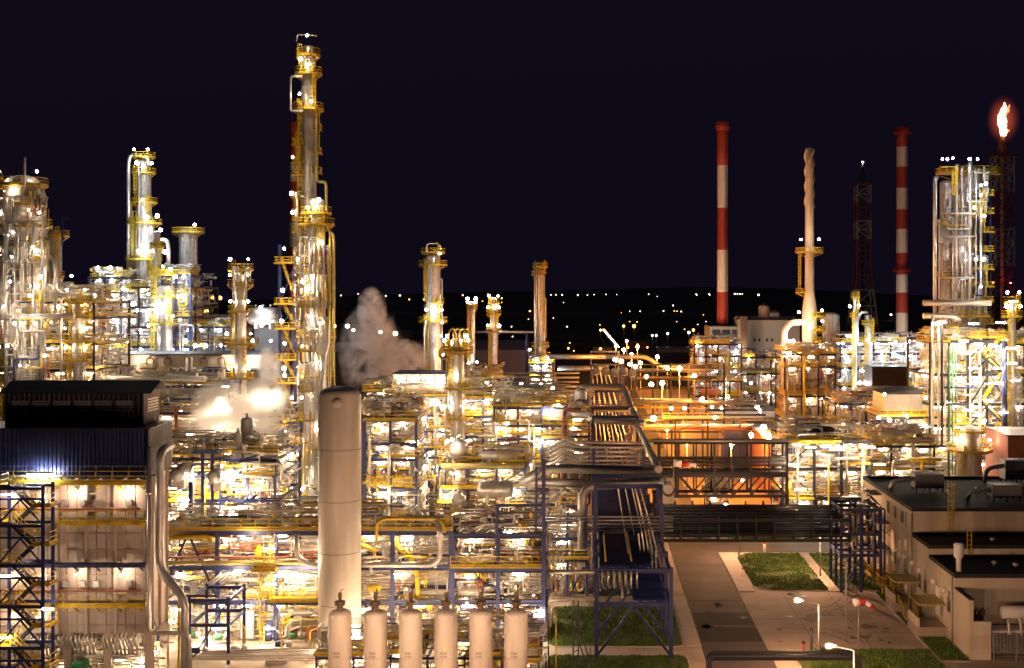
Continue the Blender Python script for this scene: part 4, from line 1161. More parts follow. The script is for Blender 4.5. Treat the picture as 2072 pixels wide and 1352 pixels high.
# ================================================================ foreground white vessels
ty = 118.0
for i, u in enumerate((688, 759.5, 831, 902.5, 973, 1044)):
    x = X(u, ty); r = M_(47, ty)/2; zt = Z(1243, ty)
    t = thing('gas_vessel', 'cream upright gas vessel numbered V10%d in the row of six' % (i+1), 'vessel', (x, ty, 0), 'row of six gas vessels')
    build('shell', MB().lathe(shell_prof([(0, r), (zt, r)], .48, 40, .0), x, ty, 40), 'tank_white', t)
    build('weld_seam', MB().lathe([(r+.002, Z(1328, ty)-.03), (r+.012, Z(1328, ty)-.02), (r+.012, Z(1328, ty)+.02), (r+.002, Z(1328, ty)+.03)], x, ty, 40, False), 'cream', t)
    z0 = zt+r*.42
    nz = build('neck', MB().lathe([(.42, z0-.1), (.3, z0+.12), (.3, z0+.42), (.5, z0+.42), (.5, z0+.56), (.3, z0+.56), (.3, z0+.66), (.52, z0+.66), (.52, z0+.78), (.2, z0+.8)], x, ty, 16), 'brown_duct', t)
    v = MB().lathe([(.15, z0+.78), (.15, z0+1.1), (.2, z0+1.15), (.2, z0+1.5), (.1, z0+1.6)], x, ty, 10)
    v.lathe_axis([(.16, -.12), (.16, .12)], (x, ty-.05, z0+1.5), (0, 1, 0), 10)
    if i == 0: v.tube(elbow([(x, ty, z0+1.5), (x+.05, ty, z0+1.85), (x+.4, ty, z0+1.95)], .3), .03, 6)
    else: v.tube([(x+.16, ty, z0+.8), (x+.16, ty, z0+1.7+.3*(i % 3))], .07, 8)
    build('valve', v, 'brown_duct', t)
    lg = MB()
    for k in (-.35, .35): lg.lathe_axis([(.05, 0), (.05, .05)], (x+k*r*2*.95, ty-r*.3, Z(1335, ty)), (0, -1, 0), 6)
    stuff(build('bolt', lg, 'black', t))
    lug = MB()
    for k in (-.5, .1, .62): lug.box(x+k*r-.05, x+k*r+.05, ty-math.sqrt(1-k*k)*r-.05, ty-math.sqrt(1-k*k)*r+.03, zt-.1, zt+.05)
    stuff(build('lifting_lug', lug, 'white_paint', t))
    for j, s in enumerate(('0250', 'V10%d' % (i+1))):
        cu = bpy.data.curves.new('plate', 'FONT'); cu.body = s; cu.size = .30; cu.align_x = 'CENTER'; cu.extrude = .004
        tmp = bpy.data.objects.new('tmp', cu); COLL.objects.link(tmp)
        bpy.context.view_layer.update()
        me = bpy.data.meshes.new_from_object(tmp.evaluated_get(bpy.context.evaluated_depsgraph_get())); bpy.data.objects.remove(tmp)
        # wrap the lettering on the shell
        xo = -.12
        for vv in me.vertices:
            xx, zz, dd = vv.co.x, vv.co.y, vv.co.z
            a = (xx+xo)/r
            vv.co = ((r+.012+dd)*math.sin(a), -(r+.012+dd)*math.cos(a), zz+Z(1318 if j == 0 else 1325, ty))
        me.materials.clear(); me.materials.append(MAT['black'])
        lo = bpy.data.objects.new('lettering', me); COLL.objects.link(lo); lo.parent = t
by = 135.0
x = X(687.5, by); r = M_(85, by)/2; zt = Z(800, by)
t = thing('storage_vessel', 'tall cream upright storage vessel standing behind the row of six', 'vessel', (x, by, 0))
build('shell', MB().lathe(shell_prof([(0, r), (zt, r)], .46, 100, .0), x, by, 56), 'tank_white', t)
for k in range(1, 5): build('weld_seam', MB().lathe([(r+.002, 5.6*k-.03), (r+.012, 5.6*k-.02), (r+.012, 5.6*k+.02), (r+.002, 5.6*k+.03)], x, by, 56, False), 'brown_duct', t)
build('manway', MB().lathe_axis([(.42, 0), (.42, .35), (.5, .35), (.5, .45), (.1, .47)], P(684, 816, by-r+.2), (0, -1, 0), 20), 'tank_white', t)
build('outlet', MB().tube(elbow([(x-r+.1, by-.5, Z(1270, by)), (x-r-.9, by-.5, Z(1270, by)), (x-r-.9, by-.5, Z(1290, by))], .4), .35, 12), 'rust', t)
build('lifting_lug', MB().box(x-.9, x-.5, by-.1, by+.1, zt+r*.3, zt+r*.5), 'tank_white', t)

# ================================================================ central process area
def zone(box_px, Y0, Y1):
    u0, u1 = box_px; return X(u0, Y0), X(u1, Y0), Y0, Y1
def unit(label, u0, u1, Y0, Y1, vlev, nx, ny=1, m='steel_blue', dens=60, where=None, lc='warm', lstep=4.6, lsize=.8, decks=None, braces=(), clut=10, w=.32, cat='process structure',
         name='process_structure', rails='flr', seed=None, lrow=(0,), top=0, rmax=.16, lk='tube', vert=.62, parts=True, zb=0, broken=True, ves=True):
    bx = zone((u0, u1), Y0, Y1); lv = sorted(Z(v, Y0) for v in vlev)
    lv = [z for z in lv if z > .8]
    t = frame(name, label, cat, bx, lv, nx, ny, m, w, zb, decks, rails, braces, top=top, broken=broken)
    sd = seed or int(u0*3+Y0)
    zz = [zb]+lv
    rg = random.Random(sd)
    for i, (a, b) in enumerate(zip(zz, zz[1:])):
        piping((bx[0], bx[1], Y0+.2, Y1-.2, a+.35, b-.5), int(1.5*dens*max(.3, (b-a)/4)), t, sd+i, .05, rmax*.95, vert=vert)
        if clut: clutter((bx[0]+.5, bx[1]-.5, Y0+.6, Y1-.6, a+.17, b-.5), clut, t, sd+50+i)
        for yr in (tuple(lrow)+((9.5,) if Y0 < 290 else ())):  # rear row is added fill light between the decks
            x = bx[0]+rg.uniform(1, 3)
            while x < bx[1]-.5:
                lamp((x, Y0+yr+rg.uniform(-.1, .8), b-.75-rg.uniform(0, .4)), where or 'under the decks of the '+label, lk, lc, lsize*rg.uniform(.8, 1.15), parts=parts, hidden=yr > 0)
                x += lstep*rg.uniform(.75, 1.3)
    if ves:                                           # vessels and exchangers standing on the decks, risers up the front
        H_ = lv[-1]-zb; wx = bx[1]-bx[0]
        for k in range(max(1, int(wx/4.2))):
            z0 = rg.choice(zz[:-1]) + .2; hh = rg.uniform(3.2, 7.5); r_ = rg.uniform(.5, 1.05)*min(1.3, Y0/190)
            vdrum('upright %s drum %s' % (('silver', 'cream')[k % 2], where or 'in the '+label), rg.uniform(bx[0]+1, bx[1]-1), Y0+rg.uniform(1.2, 4), z0, z0+hh, r_, ('silver', 'cream')[k % 2], group='upright drums in the '+label)
        for k in range(max(1, int(wx/5.5))):
            z0 = rg.choice(zz[1:]) + .2; r_ = rg.uniform(.5, .95)*min(1.3, Y0/190); L_ = rg.uniform(2.6, 5.5)
            hdrum('lying %s exchanger %s' % (('cream', 'silver')[k % 2], where or 'in the '+label), (rg.uniform(bx[0]+L_/2+.4, max(bx[0]+L_/2+.5, bx[1]-L_/2-.4)), Y0+rg.uniform(1, 3.5), z0+r_+.5), L_, r_, 'x', ('cream', 'silver')[k % 2], 'heat_exchanger', 'heat exchanger', 'exchangers in the '+label, z0)
        for k in range(int(wx/2.2)):
            x = rg.uniform(bx[0], bx[1]); d_ = rg.choice((.22, .28, .4, .55))*min(1.4, Y0/200); za_ = rg.uniform(zb, zb+H_*.4); zc_ = rg.uniform(zb+H_*.55, zb+H_+1.5); yy = Y0-rg.uniform(.2, 1.0)
            pts = [(x, yy, za_), (x, yy, zc_)]
            if rg.random() < .6: pts.append((x+rg.choice((-1, 1))*rg.uniform(1, 3.5), yy, zc_))
            if rg.random() < .5: pts = [(x, yy+2, za_)]+pts
            pipe(pts, d_, pick(rg), '', parent=t, n=8)
        for k in range(int(wx/3)):
            z_ = zb+H_*rg.random(); xa_ = rg.uniform(bx[0]-1, bx[1]-2); d_ = rg.choice((.25, .35, .5))*min(1.4, Y0/200); yy = Y0-rg.uniform(.3, .9)
            xb_ = min(bx[1]+1, xa_+rg.uniform(3, 9)); pts = [(xa_, yy, z_), (xb_, yy, z_)]
            if rg.random() < .6: pts.append((xb_, yy, z_+rg.uniform(-2.5, 2.5)))
            pipe(pts, d_, pick(rg), '', parent=t, n=8)
    # on the top deck
    piping((bx[0], bx[1], Y0+.5, Y1-.3, lv[-1]+.3, lv[-1]+2.6), int(dens*.6), t, sd+20, .05, rmax*.95)
    if clut: clutter((bx[0]+.5, bx[1]-.5, Y0+.6, Y1-.6, lv[-1]+.17, lv[-1]+2.6), clut, t, sd+70)
    return t
def risers(label, u0, u1, v0, v1, Y, n, d=.18, m='cream', group=None, hook=True):
    for i in range(n):
        x = X(u0+(u1-u0)*i/max(1, n-1), Y); z0, z1 = Z(v1, Y), Z(v0, Y)-((i*37) % 5)*.25
        pts = [(x, Y, z0), (x, Y, z1)]
        if hook: pts += [(x+.1, Y+1.2, z1)]
        pipe(pts, d, m, label, group or label, n=8, flanges=False)

# front pipe rack across the plant, decks at three heights
FR = unit('blue front rack with yellow walkways spanning behind the cream vessels', 322, 912, 140, 147.5, (1072, 1143, 1213), 5, 1, dens=130, where='under the walkways of the blue front rack', lstep=5.5, clut=14,
          braces=((0, 0, 2, '^'), (3, -1, 0, '^')), w=.42, decks=(2,), rails='f', broken=False, ves=False)
FR2 = unit('blue front rack bay with tall end post beside the lawn', 916, 1100, 140, 147, (1078, 1148, 1212), 2, 1, dens=100, where='under the beams of the tall blue rack bay', lstep=5, clut=8, w=.42, decks=(1,), rails='f', broken=False, ves=False)
steel('post', (X(1100, 139.6), 139.6, 0), (X(1100, 139.6), 139.6, Z(930, 139.6)), .4, .4, 'steel_blue', FR2)
steel('post', (X(1085, 139.6), 139.6, Z(1075, 139.6)), (X(1085, 139.6), 139.6, Z(945, 139.6)), .25, .25, 'steel_blue', FR2)
for k in range(6):
    z = Z(1075-k*22, 139.6); steel('brace', (X(1085, 139.6), 139.6, z), (X(1100, 139.6), 139.6, z+(1.1 if k % 2 else -.1)), .14, .14, 'steel_blue', FR2)
steel('post', (X(1005, 139.8), 139.8, Z(1120, 139.8)), (X(1005, 139.8), 139.8, Z(1020, 139.8)), .3, .3, 'steel_blue', FR2)
steel('beam', (X(1005, 139.8), 139.8, Z(1022, 139.8)), (X(1100, 139.8), 139.8, Z(1022, 139.8)), .2, .25, 'steel_blue', FR2)
# shiny lines and yellow gas lines on the front rack
pipe(path_u((600, 1082, 138.8), (600, 1128, 138.8), (628, 1143, 138.8), (876, 1143, 138.8), (890, 1130, 138.8), (890, 1068, 138.8), (880, 1050, 140), (790, 1048, 142)), .62, 'silver', 'thick shiny pipe bending round behind the tall cream vessel', rad=1.0, n=16)
pipe(path_u((762, 1095, 139.6), (762, 1062, 139.6), (775, 1050, 139.6), (885, 1050, 139.6), (898, 1062, 139.6), (898, 1078, 139.6)), .36, 'yellow', 'yellow gas pipe arching over the front rack walkway', rad=.9, n=12)
pipe(path_u((700, 1090, 141), (762, 1116, 141)), .6, 'yellow', 'yellow sloping pipe beside the tall cream vessel', n=12)
pipe(path_u((800, 1078, 141.5), (802, 1108, 141.5), (826, 1120, 141.5), (845, 1158, 141.5), (845, 1235, 141.5), (865, 1262, 141.5)), .62, 'yellow', 'yellow gas pipe dropping behind the row of vessels', rad=.8, n=12)
pipe(path_u((330, 1088, 139.2), (420, 1086, 139.2), (432, 1094, 139.2)), .5, 'yellow', 'yellow gas pipe at the left end of the front rack', n=12)
pipe(path_u((330, 1128, 139.0), (640, 1128, 139.0)), .28, 'rust', 'long rust coloured pipe along the front rack', n=8)
pipe(path_u((330, 1139, 139.0), (640, 1138, 139.0)), .5, 'canopy', 'long yellowish pipe under the rust coloured one', n=10)
pipe(path_u((556, 1062, 150), (556, 1025, 150), (567, 1016, 150), (606, 1014, 150), (606, 1050, 150)), .85, 'silver', 'shiny hooked pipe above the front rack walkway', rad=1.2, n=14)
pipe(path_u((632, 1060, 150), (632, 1028, 150), (645, 1015, 150)), .8, 'silver', 'shiny hooked pipe half behind the tall cream vessel', rad=1.2, n=14)
pipe(path_u((905, 1168, 141), (905, 1214, 141), (912, 1222, 139), (912, 1240, 139)), .2, 'white_paint', 'thin white pipe bending down above a gas vessel', n=8)
for k in range(4):
    pipe(path_u((930+k*14, 1086-k*2, 141+k), (975+k*16, 1062-k*3, 141+k), (1095, 1060-k*6, 141+k)), .3, 'silver', 'silver pipe rising slantwise over the tall rack bay', 'slanting pipes over the rack bay', n=8)
for k in range(5):
    pipe(path_u((600+k*9, 1285, 143+k*.5), (600+k*9, 1262, 143+k*.5), (648+k*6, 1212, 143+k*.5), (652+k*6, 1150, 143+k*.5)), .26, 'silver2', 'grey slanting pipe left of the tall cream vessel', 'slanting pipes beside the tall vessel', n=8)
for k in range(6):
    pipe(path_u((392+k*8, 1205, 139+k*.6), (448+k*8, 1160+k, 139+k*.6)), .24, 'silver2', 'short sloping grey pipe above the blue pipe supports', 'sloping pipes above the blue supports', n=8)
t = thing('cable_tray', 'sloping pale covered cable tray rising to the front rack', 'cable tray', P(420, 1180, 141))
build('lid', MB().bar(P(395, 1188, 140.5), P(442, 1150, 140.5), 1.2, .16), 'grey_paint', t)
bs = frame('pipe_support', 'black blue portal frames carrying sloping pipes near the furnace duct', 'pipe support', (X(383, 131), X(462, 131), 131, 137), [Z(1258, 131), Z(1208, 131)], 1, 1, 'steel_blue', .3, decks=(), braces=((0, -1, 1, '/'),))
lad = thing('access_ladder', 'tall yellow caged ladder against the blue rack post', 'ladder', (X(530, 139), 139, 0))
ladder(lad, X(530, 138.8), 138.8, 0, Z(1135, 139), t=.07); ladder(lad, X(550, 138.8), 138.8, Z(1212, 139), Z(1075, 139), t=.07)
deck(lad, X(512, 139), X(560, 139), 138.2, 139.6, Z(1150, 139), .06, 'fblr')
deck(lad, X(545, 139), X(645, 139), 138.2, 139.6, Z(1213, 139), .06, 'fblr')
t = thing('pump_skid', 'bright blue pump column at the foot of the rack post', 'pump', (X(543, 139.2), 139.2, 0))
build('motor', MB().lathe([(.45, .2), (.45, 1.0), (.35, 1.2), (.5, 1.3), (.5, 2.2), (.3, 2.5)], X(543, 139.2), 139.2, 12), 'steel_blue', t); build('base', MB().box(X(536, 139.2), X(552, 139.2), 138.5, 139.9, 0, .2), 'concrete', t)
for i, (u, Y, h) in enumerate(((500, 140, 3.4), (473, 144, 3.0), (512, 152, 3.2))):
    t = thing('equipment_cabinet', 'pale equipment cabinet on the plant floor under the front rack', 'cabinet', (X(u, Y), Y, 0), 'cabinets under the front rack')
    build('body', MB().box(X(u, Y)-.8, X(u, Y)+.8, Y, Y+1, .1, h), 'grey_paint', t); build('door', MB().box(X(u, Y)-.7, X(u, Y)+.7, Y-.03, Y-.002, .25, h-.15), 'white_paint', t)
for u, v in ((500, 1226), (566, 1165), (600, 1163), (548, 1182), (545, 1272), (440, 1272), (415, 1290), (345, 1258), (470, 1160), (620, 1165), (500, 1090), (545, 1110)):
    lamp(P(u, v, 138.2), 'hung on the front rack beside the caged ladder', 'tube', 'warm', .75)
for u, v in ((720, 1290), (745, 1296), (793, 1285), (868, 1300), (940, 1302), (1010, 1320), (800, 1330), (870, 1335), (940, 1338), (1012, 1340), (725, 1335), (655, 1320)):
    lamp(P(u, v, 130), 'among the pipes behind the six vessels', 'tube', 'warm', .8)
lamp(P(1096, 1246, 138.6), 'on the tall blue end post beside the lawn', 'ball', 'white', .36)
lamp(P(1085, 1246, 139.0), 'on the tall blue end post beside the lawn', 'ball', 'white', .3)
vs = unit('low pipe manifold with yellow rails behind the six vessels', 640, 1090, 124, 131, (1325,), 6, 1, 'steel_blue', 150, 'in the low manifold behind the six vessels', lstep=6, clut=26, w=.2, rails='f', rmax=.14, ves=False)
vdrum('white upright gas bottle tank beside the tall blue post', X(1078, 131), 131, 0, Z(1250, 131), .75, 'tank_white')
for k, u in enumerate((1110, 1125)):
    pipe(path_u((u, 1390, 122), (u, 1242-k*8, 122)), .12, 'steel_dark' if k == 0 else 'yellow', ('thin black' if k == 0 else 'thin yellow')+' pole standing at the lawn edge', n=6, flanges=False)
pipe(path_u((1110, 1212, 133.2), (1206, 1212, 133.2)), .5, 'tank_white', 'pale pipe crossing from the vessels to the main rack', n=10)
pipe(path_u((1110, 1158, 140), (1204, 1158, 140)), .5, 'silver', 'silver pipe crossing above the small lawn to the rack', n=10)
mt = thing('lattice_mast', 'slim black lattice mast with stays near the rack foot', 'mast', (X(1165, 121), 121, 0))
for dx in (-.25, .25):
    steel('leg', (X(1165, 121)+dx, 121, 0), (X(1165, 121)+dx, 121, Z(1215, 121)), .12, .12, 'steel_dark', mt)
for k in range(14): steel('rung', (X(1165, 121)-.25, 121, .4+k*.62), (X(1165, 121)+.25, 121, .7+k*.62), .07, .07, 'steel_dark', mt)
steel('stay', (X(1170, 121), 121, Z(1265, 121)), (X(1198, 121), 121, Z(1352, 121)), .12, .12, 'steel_dark', mt); steel('stay', (X(1170, 121), 121, Z(1295, 121)), (X(1188, 121), 121, Z(1352, 121)), .12, .12, 'steel_dark', mt)

# middle row
B1 = unit('crowded equipment structure right of the furnace under the low steam', 335, 556, 163, 177, (1070, 1008, 958, 925), 4, 1, dens=120, where='in the crowded structure right of the furnace', lstep=3.6, clut=20, rails='f', lrow=(0, 6))
for u, v in ((345, 988), (372, 1012), (385, 960), (430, 985), (470, 955), (478, 1045), (490, 996), (350, 1050), (430, 1046), (475, 1042)): lamp(P(u, v, 161.5), 'on the front of the crowded structure by the furnace', 'tube', 'white', 1.0)
t = thing('fan_platform', 'small blue platform on legs with four thin rods below the steam', 'platform', (X(421, 160), 160, 0))
q0, q1 = X(394, 160), X(447, 160); zq = Z(912, 160)
build('top', MB().box(q0, q1, 158.6, 161.4, zq-.2, zq), 'steel_blue', t)
for u in (410, 430): steel('leg', (X(u, 160), 160, Z(1075, 160)), (X(u, 160), 160, zq-.2), .35, .35, 'steel_blue', t)
for u in (397, 402, 440, 445): build('rod', MB().tube([(X(u, 160), 159, zq), (X(u, 160), 159, zq+1.0)], .07, 6).lathe([(.12, zq+.9), (.12, zq+1.15)], X(u, 160), 159, 8), 'steel_dark', t)
pipe(path_u((386, 1060, 158), (386, 975, 158)), .55, 'steel_blue', 'short blue upright tapered post near the furnace duct', n=10)
risers('tall cream riser pipe in the comb below the steam', 500, 560, 900, 1010, 176, 8, .22, 'cream')
risers('thin cream riser pipe beside the caged platforms', 470, 548, 970, 1045, 165, 7, .2, 'cream')
hdrum('brown horizontal drum below the steam cloud', P(520, 965, 179), 7, 1.6, 'x', 'rust')
hdrum('round ended exchanger facing the lawn among bright pipes', P(366, 958, 161), 3.2, .95, 'y', 'silver', 'heat_exchanger', 'heat exchanger')
hdrum('second round ended exchanger among bright pipes', P(440, 962, 161), 3.2, .95, 'y', 'silver', 'heat_exchanger', 'heat exchanger')
B2 = unit('yellow railed equipment tower right of the tall cream vessel', 738, 842, 168, 179, (1060, 986, 925, 893, 845), 2, 1, dens=110, where='in the yellow railed tower by the tall vessel', lstep=3.4, clut=14, rails='flr', lrow=(0, 6))
t = thing('operator_cabin', 'row of yellow barred cabinets on the dark underslung deck', 'cabinet', (X(787, 167), 167, Z(984, 167)))
for k in range(5):
    a = X(742+k*19, 167); f_ = MB()
    for b in (0, .5, 1.0): f_.box(a+b, a+b+.12, 166.6, 166.7, Z(983, 167), Z(963, 167))
    f_.box(a, a+1.12, 166.6, 166.72, Z(966, 167), Z(963, 167)); f_.box(a, a+1.12, 166.6, 166.72, Z(984, 167), Z(981, 167)); build('panel', f_, 'yellow', t)
B3 = unit('blue framed pump structure with exchangers left of the main rack', 890, 1062, 178, 191, (1062, 1022, 986, 942), 3, 1, dens=120, where='in the blue framed pump structure', lstep=3.6, clut=18, rails='flr', lrow=(0, 6), braces=((2, 2, 3, '/'),))
pipe(path_u((893, 943, 177), (1060, 943, 177)), .75, 'canopy', 'long yellowish pipe along the pump structure edge', n=12)
pipe(path_u((893, 986, 177), (965, 986, 177)), .6, 'yellow', 'yellow pipe under the pump structure deck', n=12)
hdrum('round flanged exchanger end beside the pump structure', P(929, 905, 180), 4, 1.15, 'y', 'silver', 'heat_exchanger', 'heat exchanger')
hdrum('lower round flanged exchanger of the pump structure', P(929, 1008, 176.5), 3, 1.0, 'y', 'silver2', 'heat_exchanger', 'heat exchanger')
hdrum('tilted bright drum above the thick crossing pipe', P(1003, 990, 174), 4, 1.2, 'x', 'silver')
B4 = unit('upper equipment deck at the left edge of the main rack', 1000, 1145, 212, 226, (930, 885, 858, 822), 3, 1, dens=110, where='on the upper equipment deck by the rack', lstep=3.8, clut=18, lrow=(0, 6))
B5 = unit('tall bright structure below the cream cooler boxes', 735, 910, 232, 250, (945, 905, 870, 838, 797), 3, 1, dens=110, where='in the tall bright structure behind the cream vessel', lstep=3.8, clut=14, lrow=(0, 8))
B6 = unit('bright pipe structure between the slim column and the rack', 925, 1030, 226, 240, (930, 880, 840, 800), 2, 1, dens=100, where='in the bright structure by the slim column', lstep=3.6, clut=12, lrow=(0, 7))
unit('yellow railed pipe structure left of the twin columns', 440, 565, 205, 220, (960, 915, 870), 3, 1, dens=110, where='in the structure left of the twin columns', lstep=4, clut=12, lrow=(0, 6))
cb = thing('air_cooler', 'cream boxed air cooler bank on the tall bright structure', 'air cooler', (X(850, 238), 238, Z(797, 236)))
for k in range(4):
    a, b = X(797+k*28, 236), X(797+k*28+26, 236)
    build('casing', MB().box(a, b, 235, 244, Z(790, 236), Z(757, 236)), 'cream', cb)
    build('rim', MB().box(a-.05, b+.05, 234.9, 244.1, Z(757, 236)+.003, Z(754, 236)), 'steel_dark', cb)
for u in (812, 835, 870, 893): lamp(P(u, 770, 234.2), 'before the cream cooler boxes', 'ball', 'white', .35)
hdrum('ribbed silver drum beside the head of the tall cream vessel', P(766, 823, 205), 4.6, 1.35, 'x', 'silver')
B7 = unit('yellow decked drum structure behind the furnace penthouse', 308, 455, 198, 212, (915, 868, 832), 3, 1, dens=100, where='in the drum structure behind the furnace', lstep=4, clut=14, lrow=(0, 6))
hdrum('long cream drum on the yellow deck behind the furnace', P(362, 802, 204), 8.6, 1.35, 'x', 'cream', zsup=Z(832, 204)+.2)
pipe(path_u((180, 766, 215), (415, 767, 215)), 1.0, 'silver', 'long thick silver header above the furnace roof', n=14)
unit('low piping structure behind the furnace roof', -20, 440, 216, 230, (905, 850, 800, 778), 7, 1, dens=150, where='in the piping behind the furnace roof', lstep=5, clut=20, rails='f', lrow=(0,))
# lamps on masts and bright floods in the centre
for u, v, Y in ((838, 838, 226), (845, 830, 226), (812, 870, 228), (820, 875, 228), (915, 890, 176), (905, 893, 176), (1030, 802, 232), (1118, 785, 228), (1130, 820, 212), (1085, 890, 210), (1095, 893, 210), (1048, 995, 175), (1040, 1000, 175), (1002, 1000, 174), (902, 1005, 176), (782, 1005, 165), (745, 845, 203), (800, 822, 226), (985, 775, 240), (998, 790, 236), (895, 825, 226), (960, 825, 224), (990, 835, 224), (1110, 835, 211), (1008, 868, 211), (860, 945, 176), (848, 970, 178)):
    lamp(P(u, v, Y), 'floodlighting the central process decks', 'ball', 'white', .40, parts=True)

# twin tall columns with their platform tower
L2 = 'on the tall central twin columns'
pl_ = ((112, 11, 0, 360), (150, 14, 0, 360), (222, 17, 0, 360))
column('tallest slim silver column rising above the whole plant', 624, 240, [(98, 27), (240, 29), (380, 32), (560, 34)], pl_, 'silver', rt=.12, dome=.4)
column('stout silver column in front of the tallest one', 640, 231, [(408, 34), (640, 36), (652, 46), (690, 46), (700, 40), (900, 42)], ((432, 14, 0, 360), (455, 20, 0, 360), (530, 18, 180, 360), (606, 14, 180, 360), (682, 18, 180, 360), (760, 18, 180, 360), (905, 16, 180, 360)), 'silver', rt=.12)
pipe(path_u((641, 232, 236), (641, 368, 236), (660, 368, 233), (660, 462, 230), (675, 474, 230), (675, 800, 230)), .55, 'canopy', 'yellowish riser pipe stepping outward down the twin columns', rad=1.2, n=12)
pipe(path_u((668, 470, 228), (668, 960, 228)), .4, 'yellow', 'straight yellow pipe down the right of the twin columns', n=10)
pipe(path_u((600, 84, 238), (602, 70, 238), (640, 72, 238)), .25, 'silver', 'lamp bracket pipe at the crown of the tallest column', n=8)
pipe(path_u((613, 225, 237), (588, 225, 237), (588, 155, 237), (612, 155, 237)), .4, 'silver', 'silver loop pipe at the top left of the tallest column', rad=.5, n=10)
pipe(path_u((616, 400, 227), (600, 388, 227), (600, 480, 227), (622, 480, 227)), .35, 'silver', 'silver loop pipe halfway down the twin columns', rad=.5, n=10)
pipe(path_u((655, 640, 225), (663, 655, 225), (663, 700, 225), (655, 720, 225), (655, 960, 225)), .8, 'silver', 'thick silver downcomer beside the stout column', n=12)
risers('thin silver riser pipe clipped to the twin columns', 606, 664, 490, 980, 226, 7, .24, 'silver', hook=False)
tw = thing('platform_tower', 'blue post with stacked yellow railed platforms beside the twin columns', 'platform tower', (X(582, 234), 234, 0))
for u in (566, 597): steel('post', (X(u, 234), 234, 0), (X(u, 234), 234, Z(495, 234)), .5, .5, 'steel_blue', tw)
for u in (566, 597): steel('post', (X(u, 240), 240, 0), (X(u, 240), 240, Z(520, 240)), .4, .4, 'steel_blue', tw)
for i, v in enumerate((532, 615, 665, 728, 775, 850, 895, 938)):
    deck(tw, X(556, 233), X(602 if i else 662, 233), 232.2, 239, Z(v, 233), .13, 'flr'); 
    if i < 7:
        nv = (532, 615, 665, 728, 775, 850, 895, 938)[i+1]
        flight(tw, (X(598, 233), 233, Z(nv, 233)), (X(568, 233), 233, Z(v, 233)), 1.0, 'steel_dark', 'yellow', .1)
        steel('brace', (X(566, 233.6), 233.6, Z(nv, 233)), (X(597, 233.6), 233.6, Z(v, 233)-.4), .2, .2, 'steel_blue', tw)
piping((X(602, 231), X(668, 231), 226.5, 229, Z(990, 228), Z(480, 228)), 110, tw, 77, .07, .2, vert=.8)
for v in (620, 710, 790, 850): deck(tw, X(606, 226), X(634, 226), 225, 227.5, Z(v, 226), .12, 'flr')
for u, v in ((622, 72), (608, 120), (626, 130), (606, 190), (630, 205), (592, 318), (645, 405), (590, 392), (622, 420), (592, 430), (648, 490), (602, 525), (575, 503), (612, 570), (624, 585), (572, 588), (632, 560), (570, 650), (648, 655), (576, 695), (575, 745), (576, 760), (640, 735), (590, 805), (610, 805), (570, 865), (590, 915), (605, 920), (572, 905), (612, 990), (590, 990), (640, 870), (625, 640), (612, 700)):
    lamp(P(u, v, 227 if v > 260 else 236), L2, 'ball', 'white', .36, parts=True)
sb = thing('ladder_cage', 'stack of yellow ladder cages left of the tallest column', 'ladder', (X(601, 237), 237, Z(470, 237)))
for v in (292, 330, 355, 400, 445, 470): deck(sb, X(592, 237), X(612, 237), 236, 238.6, Z(v, 237), .12, 'flr')
ladder(sb, X(603, 236), 236.2, Z(355, 236), Z(275, 236), t=.13); ladder(sb, X(600, 236), 236.2, Z(470, 236), Z(400, 236), t=.13)
ladder(sb, X(643, 236), 236.2, Z(300, 236), Z(225, 236), t=.13)
for v in (262, 310, 350): deck(sb, X(636, 237), X(648, 237), 236, 238.6, Z(v, 237), .12, 'flr')
# slim column in front of the cooler boxes
column('short silver column with yellow crown platform behind the pump structure', 925, 224, [(690, 27), (900, 30)], ((703, 12, 0, 360), (712, 19, 0, 360), (785, 14, 180, 360), (845, 18, 0, 360)), 'silver', rt=.11, lampc='white', lwhere='on the short column behind the pump structure', lsize=.36)
t = thing('davit_arch', 'yellow pipe arches crowning the short silver column', 'pipe arch', P(925, 695, 222))
for k, u in enumerate((908, 918, 928, 938)):
    q = P(u, 700, 222); build('arch', MB().tube(elbow([q, q+Vector((0, 0, 2.6)), q+Vector((1.0, 0, 3.4)), q+Vector((1.6, 0, .3))], .9), .14, 8), 'yellow', t)
pipe(path_u((912, 700, 221), (893, 705, 221), (888, 715, 221), (893, 725, 221), (905, 727, 221)), .5, 'yellow', 'yellow looped pipe beside the short column crown', n=10)
pipe(path_u((903, 725, 221), (903, 960, 221)), .3, 'cream', 'cream riser pipe left of the short column', n=8)

unit('dark blue pipe rack bay between the plant and the main rack', 1108, 1188, 158, 170, (1128, 1085, 1048), 2, 1, 'steel_blue', 60, 'in the rack bay left of the main rack', 'warm', 6, .7, clut=5, ves=False, rails='f', braces=((0, 0, 1, 'x'), (1, -1, 0, '/')), decks=(0,))
for k in range(9):
    pipe(path_u((1060, 985+k*9, 168+k*.9), (1188, 985+k*9, 168+k*.9)), .3, ('silver2', 'pipe_dark', 'silver')[k % 3], 'pipe of the dark stack left of the main rack', 'stack of pipes left of the main rack', n=8)
for k in range(5):
    pipe(path_u((1112+k*7, 1148, 141), (1112+k*7, 1122-k % 2*4, 141), (1112+k*7, 1120, 144)), .22, 'white_paint', 'short white upright pipe by the small lawn', 'short white pipes by the small lawn', n=8, flanges=False)
pipe(path_u((1125, 1215, 158), (1125, 1165, 158)), .2, 'rust', 'rust red standpipe by the small lawn', n=8)
pipe(path_u((1134, 1205, 160), (1134, 1166, 160)), .2, 'steel_blue', 'blue standpipe beside the rust red one', n=8)

